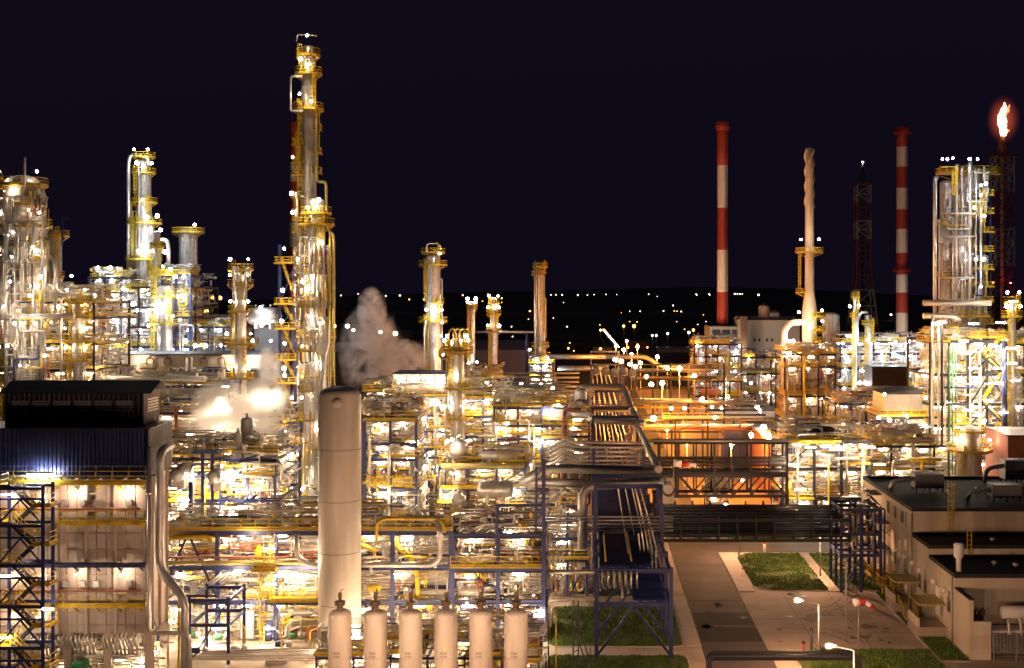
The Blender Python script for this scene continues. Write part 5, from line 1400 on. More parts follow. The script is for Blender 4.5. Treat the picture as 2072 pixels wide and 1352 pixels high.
unit('narrow pipe structure squeezed against the left side of the main rack', 1146, 1192, 232, 250, (905, 880, 858, 838), 1, 1, 'steel_blue', 110, 'in the narrow structure against the rack', 'white', 4, .7, clut=6)

# pumps on the plant floor beneath the front rack
for i, (u, Y) in enumerate(((405, 133.5), (450, 139), (485, 134.5), (575, 136), (600, 139.5), (618, 133), (640, 131.5), (392, 140), (560, 131.5))):
    x = X(u, Y); t = thing('pump', 'small pump with motor on a concrete plinth on the plant floor', 'pump', (x, Y, 0), 'pumps on the plant floor')
    build('plinth', MB().box(x-1.1, x+1.1, Y-.5, Y+.5, .004, .3), 'concrete', t)
    build('motor', MB().lathe_axis([(.1, 0), (.3, .05), (.34, .12), (.34, .85), (.25, .95), (.08, .98), (.08, 1.2)], (x-1.0, Y, .75), (1, 0, 0), 12), ('steel_blue', 'green_paint', 'silver')[i % 3], t)
    build('casing', MB().lathe_axis([(.15, 0), (.42, .06), (.46, .3), (.3, .45), (.2, .6)], (x+.25, Y, .75), (1, 0, 0), 14), 'silver2', t)
    pipe([(x+.5, Y, .8), (x+.5, Y, 2.2+.4*(i % 3)), (x+.5+(.8 if i % 2 else -.8), Y+1.4, 2.2+.4*(i % 3))], .2, ('cream', 'silver', 'yellow')[i % 3], '', parent=t, n=8)
for k in range(6): pipe(path_u((385+k*5, 1335-k*3, 128+k*.8), (640, 1335-k*5, 128+k*.8)), .16+.05*(k % 3), ('silver', 'cream', 'silver2')[k % 3], 'low pipe on sleepers across the plant floor', 'low pipes on the plant floor', n=8)

# ================================================================ left back: columns and cold-lit unit
FATC = column('fat silver column at the left edge with many yellow platforms', 46, 205, [(372, 70), (395, 88), (470, 88), (480, 72), (900, 74)],
       ((375, 12, 0, 360), (415, 6, 180, 360), (458, 12, 0, 360), (497, 8, 180, 360), (533, 12, 0, 360), (605, 14, 0, 360), (690, 18, 0, 360)), 'silver', n=30, lampc='white', lwhere='on the fat left column', lsize=.3)
pipe(path_u((50, 380, 200), (50, 318, 200)), .35, 'white_paint', 'upright vent pipe at the crown of the fat left column', n=8)
for k, (u, v0, v1, d, m) in enumerate(((12, 400, 800, .7, 'silver'), (86, 480, 790, .6, 'silver'), (66, 395, 800, .35, 'cream'), (30, 480, 800, .4, 'silver'), (76, 610, 800, .9, 'silver2'))):
    pipe(path_u((u, v0, 200.2), (u, v1, 200.2)), d, m, 'upright %s pipe running down the fat left column' % ('thick' if d > .5 else 'slim'), 'pipes down the fat left column', n=12)
pipe(path_u((0, 520, 202), (108, 520, 202), (112, 540, 202), (112, 640, 202)), .6, 'silver', 'silver pipe wrapping round the fat left column', rad=1, n=10)
pipe(path_u((38, 625, 199), (38, 640, 199), (150, 640, 199)), .8, 'silver', 'thick silver pipe elbow below the fat column deck', rad=1, n=12)
piping((X(2, 201), X(100, 201), 199.5, 201, Z(790, 200), Z(400, 200)), 120, FATC, 33, .07, .2, vert=.75)
column('plain grey column half behind the fat left column', 107, 262, [(475, 34), (800, 34)], ((478, 14, 0, 360), (560, 6, 180, 360)), 'silver2', rt=.12)
t = thing('davit', 'dark blue davit arm above the plain grey column', 'davit', P(126, 470, 258)); steel('mast', P(126, 500, 258), P(126, 440, 258), .25, .25, 'steel_blue', t); steel('arm', P(126, 442, 258), P(141, 441, 258), .2, .2, 'steel_blue', t)
unit('warm lit left structure with yellow decks beside the fat column', -30, 190, 208, 224, (745, 692, 640, 608), 4, 1, 'steel_dark', 130, 'in the left structure by the fat column', lstep=4.5, clut=16, lrow=(0, 6), rails='flr')
column('slim silver column with close yellow platforms left of the cold-lit unit', 158, 206, [(615, 20), (800, 22)], ((612, 16, 0, 360), (640, 18, 0, 360), (690, 20, 0, 360), (728, 16, 0, 360)), 'silver', lampc='white', lwhere='on the slim left column', lsize=.28)

def cool_lamps(lst, where, Y, size=.55):
    for u, v in lst: lamp(P(u, v, Y), where, 'ball', 'cool', size, parts=False)
column('silver stepped column with curved top pipe in the cold-lit unit', 291, 335, [(330, 27), (428, 30), (455, 40), (540, 44), (600, 40), (800, 42)],
       ((350, 10, 0, 360), (318, 10, 0, 360), (410, 12, 0, 360), (452, 16, 0, 360), (525, 14, 0, 360), (578, 18, 0, 360), (620, 20, 0, 360), (660, 20, 0, 360)), 'silver', rt=.14, n=24)
pipe(path_u((302, 335, 333), (298, 316, 333), (264, 312, 333), (260, 330, 333), (260, 700, 333)), 1.0, 'silver', 'tall hooked overhead pipe beside the stepped column', rad=2.2, n=14)
pipe(path_u((318, 485, 332), (338, 485, 332), (341, 500, 332), (341, 560, 332)), 1.0, 'silver', 'silver hooked side pipe on the stepped column', rad=2, n=12)
cool_lamps(((271, 302), (299, 302), (277, 330), (307, 330), (289, 405), (318, 437), (280, 508), (325, 465), (310, 507), (334, 510), (298, 440), (305, 462)), 'on the stepped column of the cold-lit unit', 328)
unit('cold-lit blue framed unit round the stepped column', 205, 395, 325, 345, (740, 700, 660, 620, 580), 5, 1, 'steel_dark', 150, 'in the cold-lit blue framed unit', 'cool', 4.2, .5, clut=16, lrow=(0,), w=.5, lk='ball', rmax=.3, parts=False)
unit('cold-lit drum structure at the left of the stepped column', 180, 245, 318, 330, (700, 640, 590, 560), 2, 1, 'steel_dark', 90, 'in the cold-lit drum structure', 'cool', 4, .5, clut=8, lrow=(0,), w=.45, lk='ball', rmax=.3, parts=False)
unit('cold-lit upper structure right of the stepped column', 328, 385, 322, 332, (700, 640, 590, 555), 2, 1, 'steel_blue', 90, 'in the cold-lit upper structure', 'cool', 3.8, .5, clut=8, lrow=(0,), w=.6, lk='ball', rmax=.3, parts=False)
cool_lamps(((198, 542), (223, 542), (145, 558), (300, 595), (250, 585), (270, 650), (355, 560), (372, 560), (345, 545), (330, 540), (362, 600), (320, 625), (350, 640), (300, 660), (235, 655), (215, 640), (260, 690), (290, 690), (395, 700), (375, 690), (230, 690), (200, 700), (340, 610), (270, 615)), 'on the cold-lit decks at the left', 316)
column('tall grey column with crown platform right of the cold-lit unit', 381, 345, [(470, 36), (720, 37)], ((470, 14, 0, 360),), 'silver2', rt=.15, lad=False)
risers('thin riser pipe on the tall grey column', 368, 396, 480, 700, 339, 5, .4, 'silver2', hook=False)
cool_lamps(((394, 455),), 'at the crown of the tall grey column', 340, .5)
column('slim column with twin hooked top pipes above the low sheds', 487, 262, [(560, 20), (650, 22), (800, 24)], ((545, 16, 0, 360), (577, 16, 0, 360), (630, 14, 0, 360), (695, 24, 0, 360), (765, 16, 0, 360)), 'silver', rt=.12, lampc='white', lwhere='on the slim column above the low sheds', lsize=.36)
for k, u in enumerate((478, 502)):
    pipe(path_u((u-5, 610, 258), (u-5, 542, 258), (u+3, 540, 258), (u+3, 570, 258)), .6, 'silver', 'hooked top pipe on the slim column', 'hooked pipes on the slim column', rad=1, n=10)
# sheds
def shed(name, label, u0, u1, v0, v1, Y, dep, wall, roof, pitch=.8, zb=0):
    x0, x1 = X(u0, Y), X(u1, Y); zt = Z(v0, Y)
    t = thing(name, label, 'building', ((x0+x1)/2, Y+dep/2, zb))
    build('wall', MB().box(x0, x1, Y, Y+dep, zb, zt), wall, t)
    n = max(2, int((x1-x0)/3))
    for i in range(n+1):
        x = x0+(x1-x0)*i/n; build('joint_strip', MB().box(x-.06, x+.06, Y-.06, Y-.004, zb, zt-.1), wall, t)
    r = MB()
    for (ya, za), (yb, zc) in (((Y-.6, zt), (Y+dep/2, zt+pitch)), ((Y+dep/2, zt+pitch), (Y+dep+.6, zt))):
        r.quad((x0-.5, ya, za), (x1+.5, ya, za), (x1+.5, yb, zc), (x0-.5, yb, zc))
    r.quad((x0-.5, Y-.6, zt-.25), (x1+.5, Y-.6, zt-.25), (x1+.5, Y-.6, zt), (x0-.5, Y-.6, zt))
    build('roof', r, roof, t)
    return t, x0, x1, zt
for k, (a, b) in enumerate(((255, 378), (385, 476), (486, 560))):
    t, x0, x1, zt = shed('process_shed', 'long cream shed with brown pipe loops, %s of the row' % ('left one', 'middle one', 'right one')[k], a, b, 716, 765, 296, 10, 'cream', 'clad_dark', .5)
    if k < 2:
        um = (a+b)/2+ (5 if k == 0 else 0)
        for du in (-18, 18):
            for dd in (-7, 7): pipe(path_u((um+du+dd*.2, 724, 294.5), (um+du+dd, 727, 294.5), (um+du+dd, 738, 294.5)), .35, 'brown_duct', '', parent=t, n=8, flanges=False)
        pipe(path_u((um-18, 727, 294.5), (um-18, 719, 294.5), (um+18, 719, 294.5), (um+18, 727, 294.5)), .4, 'brown_duct', '', parent=t, n=8, flanges=False)
        deck(t, X(um-32, 294), X(um+32, 294), 292, 295.5, Z(745, 294), .12, 'flr')
    lamp(P(a+22 if k != 1 else b-8, 730, 293), 'on the long cream sheds', 'ball', 'white', .5, parts=False)
shed('process_shed', 'dark brown panelled shed in front of the cream sheds', 346, 570, 749, 775, 268, 8, 'clad_grey', 'clad_dark', .3)
shed('warehouse', 'long violet grey warehouse behind the middle column', 818, 1064, 708, 760, 480, 30, 'clad_violet', 'clad_violet', 3.2)
shed('warehouse', 'violet grey warehouse behind the steam plume', 640, 812, 712, 760, 500, 30, 'clad_violet', 'clad_violet', 3.2)
shed('process_shed', 'plain grey box building left of the rack', 1012, 1092, 785, 815, 285, 12, 'beige_metal', 'clad_dark', .2)
shed('process_shed', 'small grey building with white door far left of the pipe rack', 1096, 1140, 783, 805, 300, 10, 'clad_grey', 'clad_dark', .2)
for u, v in ((676, 660), (703, 660), (800, 675), (770, 672), (715, 668)): lamp(P(u, v, 520), 'on the roofs of the violet warehouses', 'ball', 'white_far', 1.1, parts=False)
# columns in the middle distance
column('tall silver column with yellow balconies left of the warehouse', 876, 355, [(522, 30), (800, 32)], ((511, 10, 0, 360), (536, 14, 0, 360), (650, 14, 0, 360), (612, 8, 270, 400)), 'silver', rt=.15)
pipe(path_u((862, 650, 349), (858, 665, 349), (858, 745, 349)), .6, 'silver', 'silver side pipe low on the tall middle column', n=10)
pipe(path_u((863, 510, 350), (863, 493, 350), (888, 492, 350), (893, 505, 350)), .5, 'canopy', 'curved pipe at the crown of the tall middle column', rad=1, n=10)
for u, v in ((890, 513), (862, 627), (881, 627), (894, 627), (894, 653), (893, 680), (897, 718), (880, 640)): lamp(P(u, v, 348), 'on the tall middle column', 'ball', 'cool', .5, parts=False)
column('slender column with yellow crown behind the short column', 955, 390, [(612, 11), (700, 12)], ((618, 6, 0, 360), (625, 5, 0, 360)), 'silver', rt=.18, lampc='white', lwhere='on the slender column behind the short column', lsize=.55)
column('slender column with yellow side ladders before the warehouse', 999, 400, [(605, 14), (700, 15)], ((612, 5, 0, 360), (635, 8, 0, 360), (672, 8, 0, 360)), 'silver', rt=.18, lampc='white', lwhere='on the slender column before the warehouse', lsize=.55)
column('ribbed silver column standing alone left of the main rack', 1093, 400, [(545, 19), (700, 20), (760, 22)], ((540, 6, 0, 360), (556, 8, 180, 300), (700, 8, 0, 360), (720, 10, 0, 360)), 'silver2', rt=.18, rings=2.2)
pipe(path_u((1083, 720, 396), (1083, 528, 396)), .6, 'silver', 'straight pipe beside the ribbed lone column', n=8)
pipe(path_u((960, 672, 398), (1080, 672, 398)), .7, 'grey_paint', 'pale horizontal pipe bridging to the ribbed lone column', n=8)
pipe(path_u((1066, 672, 399), (1066, 760, 399)), .8, 'steel_blue', 'upright blue post under the pale bridging pipe', n=8)
unit('small cold-lit pipe structure at the foot of the ribbed column', 1070, 1120, 388, 398, (760, 735), 2, 1, 'steel_dark', 60, 'at the foot of the ribbed column', 'cool', 4, .5, clut=6, lk='ball', parts=False, rmax=.25, w=.4)
for u, v in ((1110, 725), (1086, 730), (1072, 708), (1108, 762), (1095, 778), (1055, 778), (965, 733), (948, 735), (1035, 800)): lamp(P(u, v, 330 if v > 750 else 385), 'on the low structures left of the far rack', 'ball', 'cool', .5, parts=False)
for k in range(5):
    pipe(path_u((1000, 755+k*9, 300-k*4), (1172, 755+k*9, 300-k*4)), .5+.1*(k % 2), 'silver2', 'long grey pipe entering the far rack from the left', 'long pipes left of the far rack', n=8)
unit('dark pipe structure with railings behind the small cooler boxes', 905, 1010, 262, 276, (830, 790, 765), 3, 1, 'steel_dark', 90, 'in the dark pipe structure by the coolers', 'white', 4.5, .8, clut=12)
# grey spherical drum and cold-lit shed behind the twin columns
hdrum('large grey horizontal drum left of the twin columns', P(535, 640, 300), 6, 2.2, 'x', 'silver', zsup=Z(665, 300))
shed('process_shed', 'pale cold-lit shed below the large grey drum', 515, 566, 660, 690, 305, 10, 'clad_grey', 'clad_dark', .3)
cool_lamps(((527, 622), (530, 658), (548, 690), (512, 690), (536, 632)), 'round the large grey drum', 297, .45)
unit('cold-lit piping left of the twin columns', 395, 480, 330, 345, (745, 690, 660), 3, 1, 'steel_blue', 90, 'in the cold-lit piping by the small column', 'cool', 4.5, .5, clut=8, lk='ball', parts=False, w=.5, rmax=.3)
for u, v, c in ((418, 630, 'orange_far'), (415, 650, 'orange_far'), (445, 655, 'white_far'), (402, 602, 'orange_far'), (430, 602, 'orange_far'), (445, 603, 'orange_far')): lamp(P(u, v, 900), 'in the far distance left of the twin columns', 'ball', c, 1.6, parts=False)
chimney('red and white chimney half hidden behind the tallest column', 596, 505, [(248, 19), (780, 24)], [248, 330, 368, 450, 500, 610, 700])

# ================================================================ right back
chimney('tall red and white chimney left of the beige boiler house', 1462, 500, [(248, 23), (420, 20.5), (800, 24)], [248, 335, 421, 506, 591, 677, 764], ((255, 3),))
chimney('tall banded chimney between the flare towers', 1825, 640, [(258, 21), (780, 25)], [258, 298, 338, 381, 424, 464, 512, 556, 592, 633, 676, 717], ((268, 8), (548, 7)))
for u, v, Y in ((1428, 694, 470), (1436, 700, 468), (1440, 716, 460), (1490, 714, 462), (1484, 740, 458), (1432, 740, 462), (1500, 700, 466)): lamp(P(u, v, Y), 'floodlighting the foot of the red and white chimney', 'ball', 'flood', .75, parts=False)
for u, v, Y in ((1800, 690, 600), (1812, 694, 598), (1842, 690, 600), (1852, 688, 602), (1866, 688, 604), (1790, 700, 596)): lamp(P(u, v, Y), 'floodlighting the foot of the banded chimney', 'ball', 'flood', .85, parts=False)
# beige boiler house
t, x0, x1, zt = shed('boiler_house', 'tall beige boiler house with low pitched roof', 1504, 1618, 648, 800, 470, 30, 'beige_metal', 'beige_metal', 1.4)
build('lower_band', MB().box(x0, x1, 469.8, 469.93, 0, Z(705, 470)), 'clad_grey', t)
for k, u in enumerate((1527, 1536, 1552, 1562)): build('vent', MB().box(X(u, 470)-.4, X(u, 470)+.4, 469.7, 469.92, Z(691, 470), Z(685, 470)), 'steel_dark', t)
build('flue_duct', MB().box(X(1497, 468), X(1510, 468), 465, 468, 0, Z(640, 468)), 'brown_duct', t)
hdrum('silver blow-off drum on the boiler house roof', P(1566, 637, 478), 3.2, 1.0, 'x', 'silver')
vdrum('white upright tank on the boiler house roof', X(1546, 482), 482, zt+.5, Z(617, 482), 2.2, 'tank_white', legs=False)
shed('boiler_house', 'lower grey boiler annex with dark window band behind the chimney', 1436, 1502, 660, 800, 490, 22, 'clad_grey', 'clad_dark', .3)
t = bpy.data.objects[[o.name for o in bpy.data.objects if o.name.startswith('boiler_house')][-1]]
for k in range(3): build('window', MB().box(X(1441+k*20, 490), X(1458+k*20, 490), 489.9, 489.97, Z(681, 490), Z(667, 490)), 'glass_dark', t)
unit('dark steel pipe structure at the foot of the red and white chimney', 1405, 1500, 425, 445, (800, 770, 745, 720, 695), 4, 1, 'steel_dark', 80, 'in the dark structure by the chimney foot', 'cool', 7, .5, clut=10, lk='ball', parts=False, w=.5, rmax=.3)
unit('dark steel structure before the boiler house', 1500, 1590, 440, 455, (790, 755, 722), 3, 1, 'steel_dark', 60, 'in the dark structure before the boiler house', 'white', 9, .5, clut=6, lk='ball', parts=False, w=.5, rmax=.3)
hdrum('brick red drum at the foot of the chimney', P(1440, 795, 420), 5, 1.6, 'x', 'rust')
column('white upright storage tank right of the helical stack', 1681, 450, [(640, 34), (800, 34)], (), 'tank_white', 'storage_tank', 'tank', lad=False, rings=12, nozz=False)
# helical stack
SYk = 352
hs = thing('vent_stack', 'cream vent stack wound with helical strakes', 'stack', (X(1638, SYk), SYk, 0))
sx = X(1638, SYk)
build('shell', MB().lathe(shell_prof([(0, M_(17, SYk)/2), (Z(720, SYk), M_(17, SYk)/2), (Z(690, SYk), M_(30, SYk)/2), (Z(630, SYk), M_(30, SYk)/2), (Z(590, SYk), M_(19, SYk)/2), (Z(300, SYk), M_(16, SYk)/2)], 0, 6, .06), sx, SYk, 24), 'tank_white', hs)
for k in range(3):
    pts = []; z0, z1 = Z(420, SYk), Z(302, SYk)
    for i in range(60):
        f_ = i/59; a = k*2.094+f_*2*math.pi*1.3; rr_ = M_(16.6, SYk)/2+.1
        pts.append((sx+rr_*math.cos(a), SYk+rr_*math.sin(a), z0+(z1-z0)*f_))
    build('strake', MB().tube(pts, .27, 6), 'tank_white', hs)
ring_platform(hs, sx, SYk, Z(510, SYk), M_(9, SYk), M_(29, SYk), 0, 360, .15); ring_platform(hs, sx, SYk, Z(592, SYk), M_(9, SYk), M_(28, SYk), 150, 210, .15)
ladder(hs, sx-M_(21, SYk), SYk-.6, Z(592, SYk), Z(508, SYk), t=.14)
for v in (640, 668, 690): ring_platform(hs, sx, SYk, Z(v, SYk), M_(14, SYk), M_(32, SYk), -80, 20, .14)
for u, v in ((1621, 485), (1657, 484), (1617, 632), (1663, 628), (1664, 650), (1640, 665), (1596, 690), (1605, 690), (1625, 710), (1598, 715), (1590, 720), (1660, 720), (1665, 705)): lamp(P(u, v, 345), 'on the helical vent stack', 'ball', 'white', .5, parts=False)
pipe(path_u((1628, 652, 348), (1600, 652, 348), (1587, 668, 348), (1587, 900, 348)), 1.7, 'tank_white', 'thick cream duct elbow joining the helical stack', rad=3, n=18)
pipe(path_u((1647, 700, 343), (1650, 730, 343), (1650, 880, 343)), 2.0, 'tank_white', 'thick cream upright duct in front of the helical stack', n=18)
unit('yellow railed structure round the helical stack', 1588, 1690, 340, 356, (850, 800, 740, 715), 3, 1, 'steel_blue', 110, 'in the structure round the helical stack', 'warm', 4.5, .9, clut=14, lrow=(0,), rmax=.22, w=.4)
# flare towers
t, cx, zt = lattice('dark red lattice flare tower beyond the helical stack', 1745, 700, 375, 27, 66, 14, ['lattice_red', 'lattice_white', 'lattice_red', 'lattice_red', 'lattice_white', 'lattice_red', 'lattice_white'], 'flare_tower', .45, knee=.55)
build('flare_stack', MB().lathe([(.7, 20), (.7, zt+2), (1.6, zt+3), (1.6, zt+6), (.6, zt+8), (.6, zt+10)], cx, 700, 12), 'steel_dark', t)
deck(t, cx-4.4, cx+4.4, 696, 704, zt, .25, 'fblr', 'lattice_red')
build('burner_tip', MB().lathe([(.5, zt+10), (.9, zt+10.5), (.9, zt+12)], cx, 700, 12), 'silver2', t)
lamp((cx, 699, zt+13), 'at the tip of the far flare tower', 'ball', 'cool_far', .7, parts=False)
t, cx, zt = lattice('dark red lattice flare tower carrying the burning flame', 2028, 600, 318, 36, 66, 15, ['lattice_red', 'lattice_red', 'lattice_white', 'lattice_red', 'lattice_white'], 'flare_tower', .4, knee=.45)
build('flare_stack', MB().lathe([(.8, 20), (.8, zt+3), (1.9, zt+3.2), (1.9, zt+8), (1.2, zt+8.5), (1.1, zt+10.5)], cx, 600, 14), 'rust', t)
deck(t, cx-5.6, cx+5.6, 594.5, 605.5, zt, .25, 'fblr', 'lattice_red')
FLARE = Vector((cx, 600, zt+10.2))
for k, u in enumerate((2010, 2045)): lamp(P(u, 572, 596), 'small obstruction lamp on the flare tower', 'ball', 'redlamp', .55, parts=False)
# cold-lit unit below the far flare
unit('cold-lit white unit below the far flare tower', 1700, 1870, 430, 448, (780, 745, 715, 690), 5, 1, 'steel_dark', 120, 'in the cold-lit unit below the far flare', 'cool', 5.5, .62, clut=16, lk='ball', parts=False, w=.5, rmax=.34)
column('slim hooked column in the cold-lit right unit', 1730, 425, [(590, 8), (780, 9)], ((600, 4, 0, 360), (640, 6, 0, 360)), 'silver', rt=.18)
column('second slim silver column in the cold-lit right unit', 1757, 428, [(640, 14), (780, 15)], ((655, 6, 0, 360), (690, 8, 0, 360)), 'silver', rt=.18)
pipe(path_u((1735, 700, 422), (1735, 648, 422), (1742, 632, 422), (1756, 632, 422)), .8, 'silver', 'bent silver pipe between the slim right columns', rad=1.5, n=10)
for u, v in ((1720, 620), (1738, 618), (1714, 680), (1722, 680), (1697, 695), (1756, 688), (1800, 687), (1812, 692), (1840, 690), (1850, 688), (1864, 686), (1722, 705), (1808, 715), (1786, 730), (1862, 750), (1812, 762), (1834, 768), (1700, 770), (1740, 775), (1880, 730)): lamp(P(u, v, 420), 'on the cold-lit decks below the far flare', 'ball', 'cool', .62, parts=False)
shed('process_shed', 'brown ribbed low building at the foot of the banded chimney', 1765, 1835, 742, 775, 405, 12, 'brown_duct', 'clad_dark', .3)
pipe(path_u((1735, 786, 330), (1850, 786, 330)), 1.3, 'silver', 'thick pale pipe before the brown ribbed building', n=12)
frame('pipe_structure', 'violet steel pipe frame before the brown ribbed building', 'pipe rack', (X(1735, 330), X(1800, 330), 330, 338), [Z(v, 330) for v in (840, 815, 795)], 3, 1, 'clad_violet', .4, decks=())

for u, v in ((20, 570), (58, 425), (30, 655), (72, 655), (15, 700), (60, 598), (24, 520), (82, 560), (40, 740), (90, 720), (8, 620), (66, 500)): lamp(P(u, v, 197.5), 'added to brighten the front of the fat left column', 'ball', 'white', .26, parts=True)  # extra lamps added where the column came out dark

column('stubby domed silver drum column left of the stepped column', 222, 322, [(572, 40), (740, 40)], ((570, 8, 0, 360), (640, 12, 0, 360)), 'silver', 'process_vessel', 'vessel', rt=.15)
column('stubby silver drum column right of the stepped column', 333, 320, [(585, 30), (740, 32)], ((556, 10, 0, 360), (600, 10, 0, 360), (655, 12, 0, 360)), 'silver', 'process_vessel', 'vessel', rt=.15)
column('slim silver column hugging the stepped column', 318, 326, [(470, 12), (740, 13)], ((500, 8, 0, 360), (545, 10, 0, 360)), 'silver', rt=.15)

# ================================================================ right process units
unit('yellow decked corner structure at the end of the truss bridge', 1592, 1758, 206, 222, (1005, 945, 890), 3, 1, 'steel_dark', 140, 'in the corner structure by the truss bridge', 'warm', 3.6, .85, clut=18, lrow=(0, 7), w=.45, braces=((0, 1, 2, '/'), (0, 0, 1, '\\')))
pipe(path_u((1600, 893, 204.8), (1690, 893, 204.8)), .7, 'yellow', 'yellow edge pipe along the corner structure', n=10)
t = thing('dome_cover', 'round black domed machine on the corner structure', 'machine', P(1665, 885, 210))
build('dome', MB().lathe([(2.4, Z(886, 210)), (2.5, Z(876, 210)), (2.2, Z(868, 210)), (1.2, Z(862, 210)), (.2, Z(860, 210))], X(1665, 210), 210, 20), 'steel_dark', t)
unit('bright pump structure behind the service building', 1760, 1890, 225, 240, (945, 900), 3, 1, 'steel_dark', 130, 'in the pump structure behind the service building', 'warm', 3.6, .85, clut=18, lrow=(0, 7))
pipe(path_u((1840, 930, 223), (1905, 930, 223)), .7, 'yellow', 'bright yellow beam pipe behind the service building', n=10)
ac = frame('air_cooler', 'striped air cooler house on a yellow railed deck', 'air cooler', (X(1782, 262), X(1920, 262), 262, 276), [Z(895, 262), Z(842, 262)], 3, 1, 'steel_dark', .4, braces=((0, 0, 1, 'x'), (2, 0, 1, 'x')))
a, b = X(1790, 264), X(1916, 264); za, zb_ = Z(832, 264), Z(797, 264)
build('casing', MB().box(a, b, 264, 275, za, zb_), 'silver2', ac)
n = 42
sl = bpy.data.meshes.new('slat'); m_ = MB().box(-.09, .09, -.12, 0, 0, (zb_-za)); sl.from_pydata(m_.v, [], m_.f); sl.materials.append(MAT['cream'])
for i in range(n):
    o = bpy.data.objects.new('slat', sl); COLL.objects.link(o); o.parent = ac; o.location = Vector((a+(b-a)*(i+.5)/n, 263.99, za)) - ORIG[ac.name]
rf = MB(); N_ = 8
for i in range(N_):
    f0, f1 = i/N_, (i+1)/N_; h0, h1 = math.sin(f0*math.pi)*.9, math.sin(f1*math.pi)*.9
    rf.quad((a-.3+(b-a+.6)*f0, 263.4, zb_+h0), (a-.3+(b-a+.6)*f1, 263.4, zb_+h1), (a-.3+(b-a+.6)*f1, 275.4, zb_+h1), (a-.3+(b-a+.6)*f0, 275.4, zb_+h0), True)
    rf.quad((a-.3+(b-a+.6)*f0, 263.4, zb_-.1), (a-.3+(b-a+.6)*f1, 263.4, zb_-.1), (a-.3+(b-a+.6)*f1, 263.4, zb_+h1), (a-.3+(b-a+.6)*f0, 263.4, zb_+h0), True)
build('curved_roof', rf, 'clad_dark', ac)
for k in range(9): steel('louvre', (X(1845, 261), 261, Z(890-k*5, 261)), (X(1912, 261), 261, Z(890-k*5, 261)), .15, .18, 'silver', ac)
piping((a, b, 262.5, 274, Z(895, 262)+.3, Z(845, 262)), 90, ac, 61, .06, .18)
for u, v in ((1790, 798), (1872, 805), (1800, 850), (1835, 842), (1872, 862), (1815, 870), (1925, 860), (1850, 880), (1778, 845)): lamp(P(u, v, 260), 'round the striped air cooler house', 'ball', 'white', .42)
# tall stair structure and reactor tower at the right
TR = unit('tall right steel structure with zigzag stairs and green pipes', 1882, 2035, 258, 276, (900, 858, 815, 755, 688), 4, 1, 'steel_dark', 120, 'in the tall right structure with zigzag stairs', 'warm', 3.8, .95, clut=12, lrow=(0, 7), w=.45)
lv = [Z(v, 257) for v in (985, 942, 900, 858, 815, 755, 722, 688)]
for i, (z0, z1) in enumerate(zip(lv, lv[1:])):
    xa, xb = X(1988, 257), X(2030, 257)
    if i % 2: xa, xb = xb, xa
    flight(TR, (xa, 256.4, z0), (xb, 256.4, z1), 1.1, 'steel_dark', 'yellow', .1)
    steel('brace', (X(1962, 257), 256.2, z0), (X(2000, 257), 256.2, z1), .28, .28, 'steel_dark', TR); steel('brace', (X(2034, 257), 256.2, z0), (X(2000, 257), 256.2, z1), .28, .28, 'steel_dark', TR)
for k, u in enumerate((1921, 1927, 1934)): pipe(path_u((u, 700, 256), (u, 960, 256)), .3, 'green_paint', 'dark green upright pipe on the right steel structure', 'green pipes on the right structure', n=8)
for k, u in enumerate((1886, 1899, 1906)): pipe(path_u((u, 640+k*6, 255), (u, 900, 255)), .5, 'silver' if k != 2 else 'steel_dark', 'tall straight riser at the left of the right structure', 'tall risers on the right structure', n=10)
pipe(path_u((2031, 690, 255), (2031, 880, 255)), .8, 'steel_blue', 'blue lift shaft pipe on the stair side', n=10)
pipe(path_u((1868, 613, 264), (2005, 613, 264)), 1.3, 'silver2', 'thick horizontal pipe sticking out above the right structure', n=16)
pipe(path_u((1868, 639, 262), (1930, 639, 262), (1942, 650, 262)), 1.2, 'silver', 'thick shorter pipe sticking out left of the right structure', n=16)
for u, v in ((1895, 655), (1905, 652), (1970, 655), (2025, 653), (1967, 712), (2025, 710), (1970, 745), (2020, 745), (1975, 775), (2020, 775), (2000, 810), (1980, 840), (2030, 835), (1940, 905), (1998, 880), (2010, 700), (1958, 830), (2048, 735), (2045, 705), (2050, 610), (2055, 770), (1942, 895), (1990, 940), (1935, 740), (1950, 690)): lamp(P(u, v, 254), 'on the tall right structure', 'tube', 'white', 1.2)
# reactor cluster
RYc = 292
column('left domed silver reactor of the right tower cluster', 1916, RYc, [(372, 28), (700, 28)], (), 'silver', 'reactor', 'reactor', lad=False)
column('main stout silver reactor of the right tower cluster', 1958, RYc+4, [(352, 62), (700, 62)], ((352, 34, 180, 360), (600, 10, 180, 360)), 'silver', 'reactor', 'reactor', lad=False, n=30)
rp = thing('platform_tower', 'yellow platforms and ladders on the right flank of the reactors', 'platform tower', (X(1992, 286), 286, 0))
for v in (395, 432, 470, 508, 545, 580, 610, 655): deck(rp, X(1976 if v % 5 else 1982, 286), X(2008, 286), 284.5, 289, Z(v, 286), .13, 'flr')
for v in (455, 560): deck(rp, X(1896, 286), X(1912, 286), 282.5, 286, Z(v, 286), .13, 'flr')
deck(rp, X(1898, 286), X(1992, 286), 281.5, 285.5, Z(640, 286), .13, 'flr')
ladder(rp, X(1990, 284), 284.2, Z(470, 284), Z(392, 284), t=.13); ladder(rp, X(1994, 284), 284.2, Z(600, 284), Z(545, 284), t=.13)
for u in (1978, 2004): steel('post', (X(u, 287), 287, 0), (X(u, 287), 287, Z(380, 287)), .4, .4, 'steel_blue', rp)
